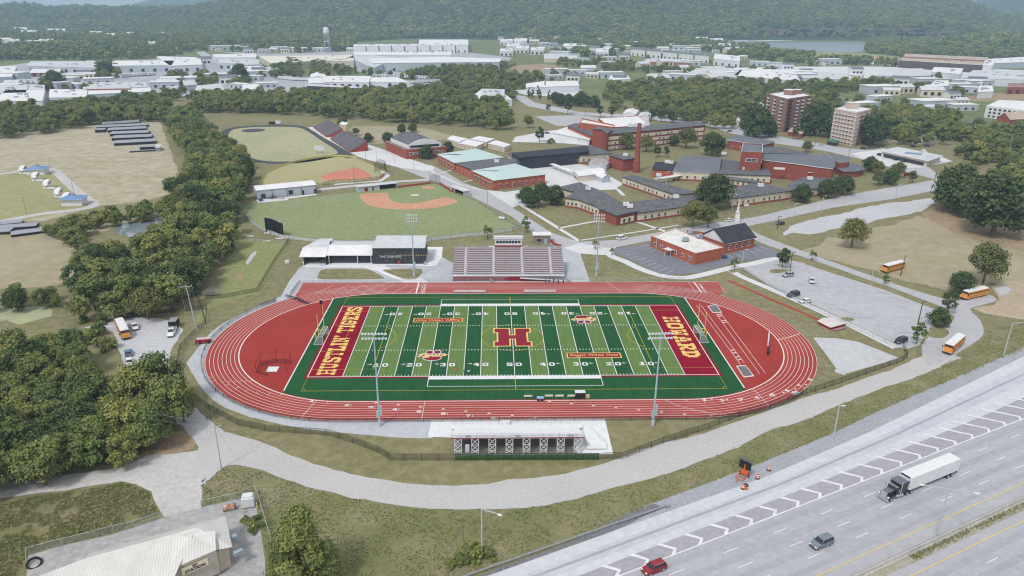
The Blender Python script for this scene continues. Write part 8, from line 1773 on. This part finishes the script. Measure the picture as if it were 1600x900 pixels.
# dead tree on the creek side
t = thing('dead_tree', 'fallen grey leafless tree at the edge of the creek wood', 'tree', (*g(330, 462), .2)); b = MB(); rr = random.Random(12); gb = mat('dead_wood', '9d9a92', '8d8a82', 1, .9)
for k in range(46):
 a = rr.uniform(-.5, .9); L = rr.uniform(2, 7); p = Vector((-3+rr.random()*2, rr.uniform(-.5, .5), rr.uniform(.2, 1))); q = p+Vector((L*math.cos(a), L*math.sin(a)*.7, rr.uniform(.2, 2.2))); b.tube(p, q, .07, gb, 4, .02); b.tube(p.lerp(q, .5), p.lerp(q, .5)+Vector((rr.uniform(-1, 1.5), rr.uniform(-1, 1), rr.uniform(0, 1))), .03, gb, 3, .01)
b.build('branches', t)
# ================= west fields: shells, huts, stacked pipes
def shell(px, lb):
 t = thing('curved_shell', lb, 'shell structure', g(*px), .2, 'white shells in the mown field'); b = MB(); b.box((-1.2, 0, 0), (3.2, 3.6, 1.0), CONCW, 0, .8); b.box((1.6, -2.4, 0), (4.0, 1.6, .7), CONCW, 0, .85); b.build('plinth', t); b = MB(); V = []
 for j in range(9):
  ph = math.radians(-10+125*j/8)
  for k in range(7): th = PI*k/6; V.append((-.2-3*math.cos(ph)*math.sin(th), 2.8*math.cos(th), 1.6+3*math.sin(ph)*math.sin(th)))
 F = [(j*7+k, j*7+k+1, (j+1)*7+k+1, (j+1)*7+k) for j in range(8) for k in range(6)]; b.add(V, F, CONCW); o = b.build('hood', t, smooth=True); m = o.modifiers.new('thick', 'SOLIDIFY'); m.thickness = .35
 b = MB(); b.box((-2.6, 0, .9), (.5, 2.4, 1.6), CONCW); b.build('stem', t)
for px, lb in (((40, 270), 'white curved shell beside the far blue roofed hut'), ((60, 281), 'white curved shell, second from the far hut'), ((78, 293), 'white curved shell, middle of the row'), ((96, 306.5), 'white curved shell next to the near hut'), ((109, 314), 'white curved shell half hidden behind the near blue roofed hut')): shell(px, lb)
RB = ground_mat('blue_metal_roof', ['6f8fb8', '6585b0', '7b99bf'], .3, 1, fine=.05)
for px, lb in (((60, 272), 'small hut with a blue roof, the far one in the mown field'), ((117, 320), 'small hut with a blue roof, the near one by the track bend')):
 c_ = g(*px); Q = [(c_[0]-4.6, c_[1]-3.2), (c_[0]+4.6, c_[1]-3.2+1), (c_[0]+4.0, c_[1]+3.6+1), (c_[0]-5.0, c_[1]+3.6)]; t, P = house('blue_roofed_hut', lb, 'hut', Q, 3.4, CONCW, RB, 'hip', 1.5, 1.0); b = MB(); b.box((0, .5, 4.4), (1.2, 1.0, .9), RB, 0, .7); b.build('vent', t)
PT = bpy.data.materials.new('pipe_tops'); nt = NT(PT); cc = nt.n('ShaderNodeTexCoord').outputs['Object']; wv = nt.n('ShaderNodeTexWave', {'Vector': cc, 'Scale': .42, 'Distortion': .6}, bands_direction='X').outputs[1]; nt.out(nt.n('ShaderNodeBsdfPrincipled', {'Base Color': nt.ramp(wv, [(.3, '7d828d'), (.7, 'a6aab3')]), 'Roughness': .5}).outputs[0])
def stack(lb, A, B_, d, h):
 A, B_ = g(*A, h), g(*B_, h); a = math.atan2(B_[1]-A[1], B_[0]-A[0]); L = dist(A, B_); t = thing('pipe_stack', lb, 'pipe stack', A, a); b = MB(); b.box((L/2, d/2, 0), (L, d*.94, h-.05), BLK); b.build('pipes', t); b = MB(); b.box((L/2, d/2, h-.05), (L, d, .2), PT); b.build('top_layer', t)
rows = (((160, 194), (218, 190.5)), ((150, 199), (230, 195.5)), ((168, 203.5), (228, 200.5)), ((171, 209.5), (232, 207)), ((174, 216), (236, 213.5)), ((178, 224), (243, 220.5)))
nm_ = ('farthest', 'second farthest', 'third', 'fourth', 'fifth', 'nearest long')
for (A, B_), n__ in zip(rows, nm_): stack('long stack of dark pipes in the dry field, %s row' % n__, A, B_, 12, 1.9)
stack('short stack of dark pipes at the near right corner of the rows', (218, 230), (243, 229), 7, 2.4); stack('low stack of dark pipes at the far left of the rows', (148, 203), (163, 202.5), 8, 2.2); stack('single pale layer of pipes before the short stack', (202, 236.5), (243, 234), 1.6, .9)
house('field_box', 'small pale box at the near right corner of the pipe stacks', 'box', [g(244, 237), g(251, 236), g(252, 232), g(245, 232)], 2.4, MTG, RFL, 'flat')
for A, B_, lb in (((-10, 352), (34, 347.5), 'far row of dark pipes by the gravel track'), ((-10, 358), (56, 353), 'middle row of dark pipes by the gravel track'), ((-10, 363.5), (14, 362), 'near left row of dark pipes by the gravel track'), ((17, 367.5), (70, 360.5), 'near right row of dark pipes by the gravel track')): stack(lb, A, B_, 6, 1.1)
# ================= bottom left: metal roofed building
Z = 4.6
RM = bpy.data.materials.new('standing_seam_roof'); nt = NT(RM); cc = nt.n('ShaderNodeTexCoord').outputs['Object']; mp = nt.n('ShaderNodeMapping', {'Vector': cc, 'Rotation': (0, 0, math.radians(-15))}).outputs[0]; wv = nt.n('ShaderNodeTexWave', {'Vector': mp, 'Scale': .7, 'Distortion': .15, 'Detail': 1}, bands_direction='X', wave_profile='SAW').outputs[1]
nz = nt.noise(cc, .3, 4); bc = nt.mix(nt.ramp(nz, [(.35, 0.0), (.7, 1.0)]), 'dddbd8', 'cdcac6'); bc = nt.mix(nt.ramp(wv, [(.84, 0.0), (.92, 1.0)]), bc, 'c0bab4'); bm_ = nt.n('ShaderNodeBump', {'Strength': .6, 'Distance': .08, 'Height': nt.ramp(wv, [(.8, 0.0), (.92, 1.0)])}).outputs[0]; nt.out(nt.n('ShaderNodeBsdfPrincipled', {'Base Color': bc, 'Roughness': .45, 'Normal': bm_, 'Metallic': .1}).outputs[0])
E1, E2, E3 = g(352, 806, Z), g(363, 856, Z), g(175, 855, Z)      # far right eave corner, near right, far left step
ux, uy = (E1[0]-E3[0]), (E1[1]-E3[1]); L = math.hypot(ux, uy); ux, uy = ux/L, uy/L; vx, vy = uy, -ux
def lp(a, d): return (E1[0]+ux*a+vx*d, E1[1]+uy*a+vy*d)       # a along the eave (negative to the left), d towards the camera
t = thing('station_building', 'low building with a pale ribbed hip roof and a lettered sign at the bottom left', 'building', lp(-12, 8)); cl_ = lambda p, z: (p[0]-t.location.x, p[1]-t.location.y, z)
FOOT.append([lp(1, -2), lp(1, 20), lp(-50, 20), lp(-50, -2)])
b = MB(); H2 = Z+2.6
e = [lp(0, 0), lp(0, 8.2), lp(-27, 8.2), lp(-27, 0)]
r1, r2 = lp(-5, 4.6), lp(-40, 4.6+2)
b.face([cl_(lp(-22, 0), Z), cl_(lp(0, 0), Z), cl_(r1, H2), cl_(lp(-22, 4.6), H2)], RM); b.face([cl_(lp(0, 0), Z), cl_(lp(0, 9.2), Z), cl_(r1, H2)], RM)
b.face([cl_(lp(-40, 5.5), Z), cl_(lp(-22, 1.2), Z), cl_(lp(-22, 4.6), H2), cl_(lp(-40, 8), H2)][::1], RM); b.face([cl_(lp(-22, 0), Z), cl_(lp(-22, 4.6), H2), cl_(lp(-22, 1.2), Z)], RM)
b.face([cl_(r1, H2), cl_(lp(0, 9.2), Z), cl_(lp(-3, 9.2), Z+.3), cl_(lp(-7, 6), H2)], RM)
b.face([cl_(lp(-40, 8), H2), cl_(lp(-22, 4.6), H2), cl_(r1, H2), cl_(lp(-11.2, 17), Z), cl_(lp(-44, 20), Z)], RM)
b.build('main_roof', t)
b = MB(); c1 = lp(-8.6, 4.9); f1, f2 = lp(-10.4, 11.6), lp(-2.6, 9.9); ap = lp(-6.3, 7.2)   # projecting entrance gable with a hip
b.face([cl_(f1, Z+.9), cl_(f2, Z+.9), cl_(ap, H2+.35)], RM); b.face([cl_(c1, H2+.1), cl_(f1, Z+.9), cl_(ap, H2+.35)], RM); b.face([cl_(f2, Z+.9), cl_(lp(-2.2, 6.2), H2-.6), cl_(c1, H2+.1), cl_(ap, H2+.35)], RM)
b.build('entrance_roof', t)
b = MB(); W3_ = mat('cream_siding', 'cfc2ae', 'c2b5a0', 1, .8); b.face([cl_(f1, .6), cl_(f2, .6), cl_(f2, Z+.9), cl_(f1, Z+.9)], mat('mansard_panels', 'c4bcb3', 'b5ada4', 1.2, .6)); 
P4 = [lp(-.6, .7), lp(-.6, 8.4), lp(-3, 9.4), lp(-10.4, 11.2), lp(-44, 19), lp(-44, 7), lp(-22.5, 1.8), lp(-22, .7)]
b.prism([cl_(p, 0)[:2] for p in P4], 0, Z-.1, W3_); b.build('wall', t)
b = MB(); m1, m2 = lp(-8.3, 11.6), lp(-4.1, 10.68); b.face([cl_(m1, 3.6), cl_(m2, 3.6), cl_(m2, 5.1), cl_(m1, 5.1)], mat('sign_board', 'efe2c8', 'e4d7bd', 1, .7)); o = b.build('sign_board', t)
aa = math.atan2(m2[1]-m1[1], m2[0]-m1[0]); cxy = lerp2(m1, m2, .5); nx_, ny_ = math.sin(aa), -math.cos(aa)
text_obj('sign_lettering', 'MY', .55, BLK, t, cl_((cxy[0]+nx_*.06, cxy[1]+ny_*.06), 4.75), (PI/2, 0, aa), off=.03); text_obj('sign_lettering', 'STATION', .78, BLK, t, cl_((cxy[0]+nx_*.06, cxy[1]+ny_*.06), 4.08), (PI/2, 0, aa), off=.03)
q_ = lp(.9, 11.5); 
for k, (a_, d_, z_, s_) in enumerate(((.6, 5.5, 3.2, (1.0, .8, .8)), (.8, 9.0, 2.6, (1.5, .8, .7)))): add_box(t, 'wall_unit', *cl_(lp(a_, d_), 0)[:2], z_, s_, mat('unit_blue_grey', '9fb0bf', '92a3b2', 1, .5), aa)
t2 = thing('air_conditioner', 'outdoor air conditioner with a round fan beside the metal roofed building', 'air conditioner', lp(-1.2, 15.5)); b = MB(); b.box((0, 0, 0), (1.3, 1.3, 1.2), DRK); b.box((0, 0, 1.2), (1.35, 1.35, .06), MTL); b.build('housing', t2); b = MB(); b.lathe([(.5, 1.27), (.5, 1.32), (.12, 1.32), (.12, 1.27)], BLK, 12); b.build('fan', t2)
t2 = thing('rusty_tank', 'rusty brown cylindrical tank lying by the driveway gate', 'tank', (*g(359, 797), .06), .3); b = MB(); b.tube((-1.2, 0, .65), (1.0, 0, .65), .62, mat('rust', '9a5e48', 'c7b8ac', 1.2, .7), 12); b.build('shell', t2); b = MB(); b.tube((1.0, 0, .65), (1.15, 0, .65), .63, mat('rust_dark', '5f3a2e', '523127', 1, .8), 12); b.build('end_cap', t2)
t2 = thing('generator_box', 'tall white cabinet with a stepped lid inside the yard fence', 'cabinet', (*g(389, 791), .06), .2); b = MB(); b.box((0, 0, .3), (2.3, 1.8, 1.9), MTW); b.build('cabinet', t2); b = MB(); b.box((0, .1, 2.2), (2.1, 1.5, .4), MTW, 0, .9); b.build('lid', t2)
YP = mat('bollard_yellow', 'dcc878', 'cfbb6c', 1, .6); t3 = None
for px, lb in (((381, 802), 'yellow bollard at the left of the white cabinet'), ((402, 795), 'yellow bollard at the right of the white cabinet'), ((397, 830), 'yellow bollard in the weeds below the white cabinet')):
 t2 = thing('bollard', lb, 'bollard', (*g(*px), .05)); b = MB(); b.tube((0, 0, 0), (0, 0, 1.3), .13, YP, 8); b.tube((0, 0, 1.3), (0, 0, 1.36), .1, YP, 8); b.build('post', t2)
t2 = thing('tyre', 'black tyre leaning in the yard corner at the bottom left', 'tyre', (*g(54, 882), .1), .3); b = MB(); b.lathe([(.95, 0), (1.25, .02), (1.3, .2), (1.25, .38), (.95, .4), (.95, 0)], TYR, 20); o = b.build('ring', t2); o.rotation_euler = (.35, .1, 0)
for k, px in enumerate(((385, 815), (392, 822), (400, 815), (405, 825), (393, 833))): tree('shrub', px, .45, 'scrubby weeds shrub in the yard below the white cabinet', 'shrub', 'scrub below the white cabinet', cat='shrub')
# ---- signs
t = thing('school_sign', 'maroon sign on the lawn by the street corner right of the curved foyer', 'sign', g(1416, 277)); b = MB(); b.box((0, 0, .8), (3.2, .4, 1.8), MRN); b.build('panel', t)
for s in (-1.2, 1.2): b = MB(); b.box((s, 0, 0), (.3, .4, 2.9), MRN); b.build('post', t)
t = thing('lawn_sign', 'small white sign on the lawn behind the steeple', 'sign', g(1166, 324)); b = MB(); b.box((0, 0, .5), (2.2, .2, 1.3), MTW); b.build('panel', t); b = MB(); b.box((0, 0, 0), (.2, .15, .5), DRK); b.build('post', t)
t = thing('brick_wall', 'low red brick wall by the street beyond the curved foyer', 'wall', g(1338, 263), -.1); b = MB(); b.box((0, 0, 0), (6, .5, 1.5), BR); b.build('wall', t)
# rough weeds on the banks and plots: tufts, one object each
def tufts(name, label, poly, n, seed, hgt=(.07, .24), cols=('7d8a4d', '92955c', 'a59d76'), dens=-.3, k=.22):
 r = random.Random(seed); b = MB(); ms = [mat('tuft_'+c, c, c, 1, .9) for c in cols]; xs = [p[0] for p in poly]; ys = [p[1] for p in poly]; c_ = 0; it = 0
 while c_ < n and it < n*12:
  it += 1; p = (r.uniform(min(xs), max(xs)), r.uniform(min(ys), max(ys)))
  nz = noise.noise(Vector((p[0]*k, p[1]*k, seed)))+.5*noise.noise(Vector((p[0]*k*3, p[1]*k*3, seed)))
  if nz < dens or not inside(p, poly): continue
  m = ms[0] if nz > dens+.25 else ms[r.randrange(len(ms))]; h = r.uniform(*hgt); s = h*r.uniform(.6, 1.1)
  for q in range(3): a = r.uniform(0, PI); cx_, sx2 = math.cos(a)*s, math.sin(a)*s; b.face([(p[0]-cx_, p[1]-sx2, .05), (p[0]+cx_, p[1]+sx2, .05), (p[0]+cx_*r.uniform(-.2, .6), p[1]+sx2*r.uniform(-.2, .6), .05+h)], m)
  c_ += 1
 o = b.build(name); o['kind'] = 'stuff'; o['label'] = label
bank = gs([(316, 792), (314, 760), (345, 733), (400, 734), (480, 762), (540, 778), (600, 789), (660, 797), (800, 798), (900, 781), (960, 768), (1080, 728), (1200, 677), (1325, 630), (1450, 583), (1530, 540), (1545, 518), (1640, 485), (1640, 530), (1500, 590), (1380, 640), (1300, 680), (1200, 720), (1025, 788), (870, 848), (700, 912), (425, 912), (412, 850), (402, 775)])
tufts('bank_weeds', 'tufts of weeds and dry grass on the bank above the highway', bank, 13000, 1, cols=('828a55', '999467', 'aaa080'))
tufts('plot_weeds', 'tufts of weeds on the plot left of the driveway', gs([(-40, 800), (50, 777), (160, 762), (192, 754), (232, 768), (250, 803), (175, 833), (45, 864), (20, 912), (-40, 912)]), 8000, 2, (.08, .28), ('858b55', '9d986b', 'a99e7f'))
tufts('wood_edge_weeds', 'low green weeds along the near edge of the lower left wood', gs([(-20, 752), (60, 744), (130, 734), (190, 722), (230, 705), (220, 695), (150, 705), (60, 725), (-20, 740)]), 2500, 3, (.2, .5), ('6b7d42', '7f8c4c', '8c8d58'), -.6)
# ================= woods beyond, thinned round buildings and roads
def clear(p):
 for q in FOOTB:
  if q[0] < p[0] < q[2] and q[1] < p[1] < q[3] and inside(p, q[4]): return False
 return True
FOOTB = [(min(p[0] for p in f), min(p[1] for p in f), max(p[0] for p in f), max(p[1] for p in f), f) for f in FOOT]
def wpts(poly, gap, seed, z, dens=1.0, cl=True, lo=-1):
 r = random.Random(seed+5); out = []
 for p in scatter(poly, gap, seed):
  if r.random() > dens or (cl and not clear(p)): continue
  if lo > -1 and noise.noise(Vector((p[0]*.006, p[1]*.006, seed))) < lo: continue
  out.append((p[0], p[1], z))
 return out
def h_in(px): return [g(a, b_, 5) for a, b_ in px]
fp = []
fp += wpts(h_in([(-80, 205), (0, 208), (80, 198), (140, 188), (200, 182), (262, 182), (266, 165), (260, 152), (200, 156), (120, 160), (60, 166), (-80, 172)]), 8.5, 201, 1.2)
fp += wpts(h_in([(300, 168), (430, 170), (600, 182), (800, 196), (800, 175), (780, 158), (700, 148), (600, 145), (400, 145), (300, 152)]), 8.5, 202, 2.0)
fp += wpts(h_in([(560, 145), (700, 150), (790, 160), (810, 150), (800, 142), (740, 135), (640, 138), (560, 142)]), 11, 209, 1.2, .9)
fp += wpts(h_in([(690, 128), (740, 136), (800, 143), (830, 126), (950, 118), (960, 128), (1010, 125), (1060, 120), (1150, 122), (1250, 128), (1345, 126), (1400, 122), (1510, 124), (1520, 140), (1500, 150), (1640, 150), (1640, 130), (1540, 128), (1380, 110), (1240, 106), (1060, 108), (1060, 95), (960, 88), (880, 92), (870, 100), (790, 100), (740, 112), (690, 118)]), 12, 203, 1.2, .75, lo=-.12)
fp += wpts(h_in([(985, 150), (1000, 175), (1030, 180), (1100, 192), (1180, 192), (1190, 178), (1260, 178), (1290, 190), (1370, 205), (1420, 212), (1500, 205), (1500, 160), (1520, 145), (1480, 128), (1400, 124), (1345, 128), (1250, 130), (1150, 124), (1060, 122), (1000, 128), (950, 130), (950, 145)]), 11, 204, 1.4, .86, lo=-.2)
fp += wpts(h_in([(1370, 200), (1430, 222), (1490, 214), (1500, 175), (1400, 172), (1370, 185)]), 10, 205, 1.4, .8)
fp += wpts(h_in([(1480, 232), (1520, 225), (1560, 215), (1660, 205), (1660, 292), (1590, 270), (1540, 250)]), 9, 206, .6, .95)
fp += wpts(h_in([(1530, 262), (1600, 290), (1680, 330), (1680, 290), (1600, 262)]), 9, 207, .4, .7)
fp += wpts(h_in([(1440, 205), (1540, 222), (1640, 205), (1640, 192), (1545, 196), (1500, 200)]), 11, 208, .8, .7)
fp += wpts(h_in([(160, 140), (300, 140), (300, 150), (160, 153)]), 11, 215, 1.0, .6)
fp += wpts(h_in([(400, 118), (470, 118), (470, 100), (520, 112), (700, 122), (790, 110), (800, 100), (690, 106), (600, 112), (560, 108), (470, 98), (400, 108)]), 12, 216, 1.0, .35, cl=False)
fp += wpts(h_in([(940, 140), (1005, 178), (960, 165)]), 10, 218, 1.0, .7)
for q in ([(148, 118), (187, 118), (185, 97), (155, 97)], [(66, 138), (106, 138), (100, 118), (70, 118)], [(262, 128), (292, 128), (290, 112), (262, 112)], [(300, 128), (330, 132), (345, 120), (310, 114)], [(360, 132), (390, 130), (385, 106), (365, 108)], [(445, 116), (470, 116), (468, 94), (450, 94)], [(482, 116), (512, 116), (512, 98), (486, 96)], [(130, 140), (150, 142), (150, 134), (132, 132)], [(630, 118), (780, 108), (790, 98), (660, 108)]): fp += wpts(h_in(q), 10, 400+q[0][0], 1.0, .75, cl=False)
mass('woodland', 'broad green woods covering the land between the school and the warehouses', fp, midsrc, .5, 1.4, 5)
# flat country behind the town, then the slopes
fq = []
for px, dn, gp, lo in (([(-150, 100), (45, 94), (160, 95), (300, 88), (310, 80), (420, 84), (552, 82), (556, 66), (660, 60), (740, 58), (860, 72), (860, 92), (960, 88), (985, 74), (1110, 82), (1230, 98), (1400, 104), (1240, 86), (1215, 78), (1090, 66), (1230, 57), (1500, 60), (1500, 44), (-150, 42)], .9, 15, -.28),
                       ([(1080, 66), (1210, 80), (1215, 100), (1160, 92), (1000, 72), (960, 60), (1000, 56)], .6, 18, -.1),
                       ([(1338, 82), (1420, 90), (1560, 92), (1640, 92), (1750, 92), (1750, 60), (1500, 56), (1380, 62), (1345, 72)], .95, 13, -1),
                       ([(1215, 96), (1290, 108), (1400, 112), (1400, 104), (1290, 98), (1220, 88)], .5, 12, -.2)):
 for p in wpts(gs(px), gp, 301+len(fq), 0, dn, lo=lo):
  if 1200 < 800+1100*(p[0]-CAM.x)/(p[1]-CAM.y) < 1345 and 1430 < p[1] < 1960: continue
  fq.append((p[0], p[1], hz(p[0], p[1])+.5))
mass('plain_woodland', 'hazy green woods on the plain behind the warehouses', fq, farsrc, .7, 1.7, 6)
fr = []; r = random.Random(77)
def seen(x, y, z):
 a, b_ = pix(x, y, z); return -60 < a < 1660 and b_ > -30
y = 1500.0
while y < 5600:
 gp = 14+(y-1500)*.0075
 x = -(y+300)*.86
 while x < (y+300)*.86:
  qx, qy = x+r.uniform(-.5, .5)*gp, y+r.uniform(-.5, .5)*gp; z = hz(qx, qy)
  if z > 2 and seen(qx, qy, z) and not (2195 < qy < 2245 and z < 60 and False) and clear((qx, qy)): fr.append((qx, qy, z+.3))
  x += gp
 y += gp
mass('mountain_forest', 'hazy blue green forest covering the mountain slopes', fr, farsrc, 1.1, 2.6, 7)
print('MASS', len(fp), len(fq), len(fr))
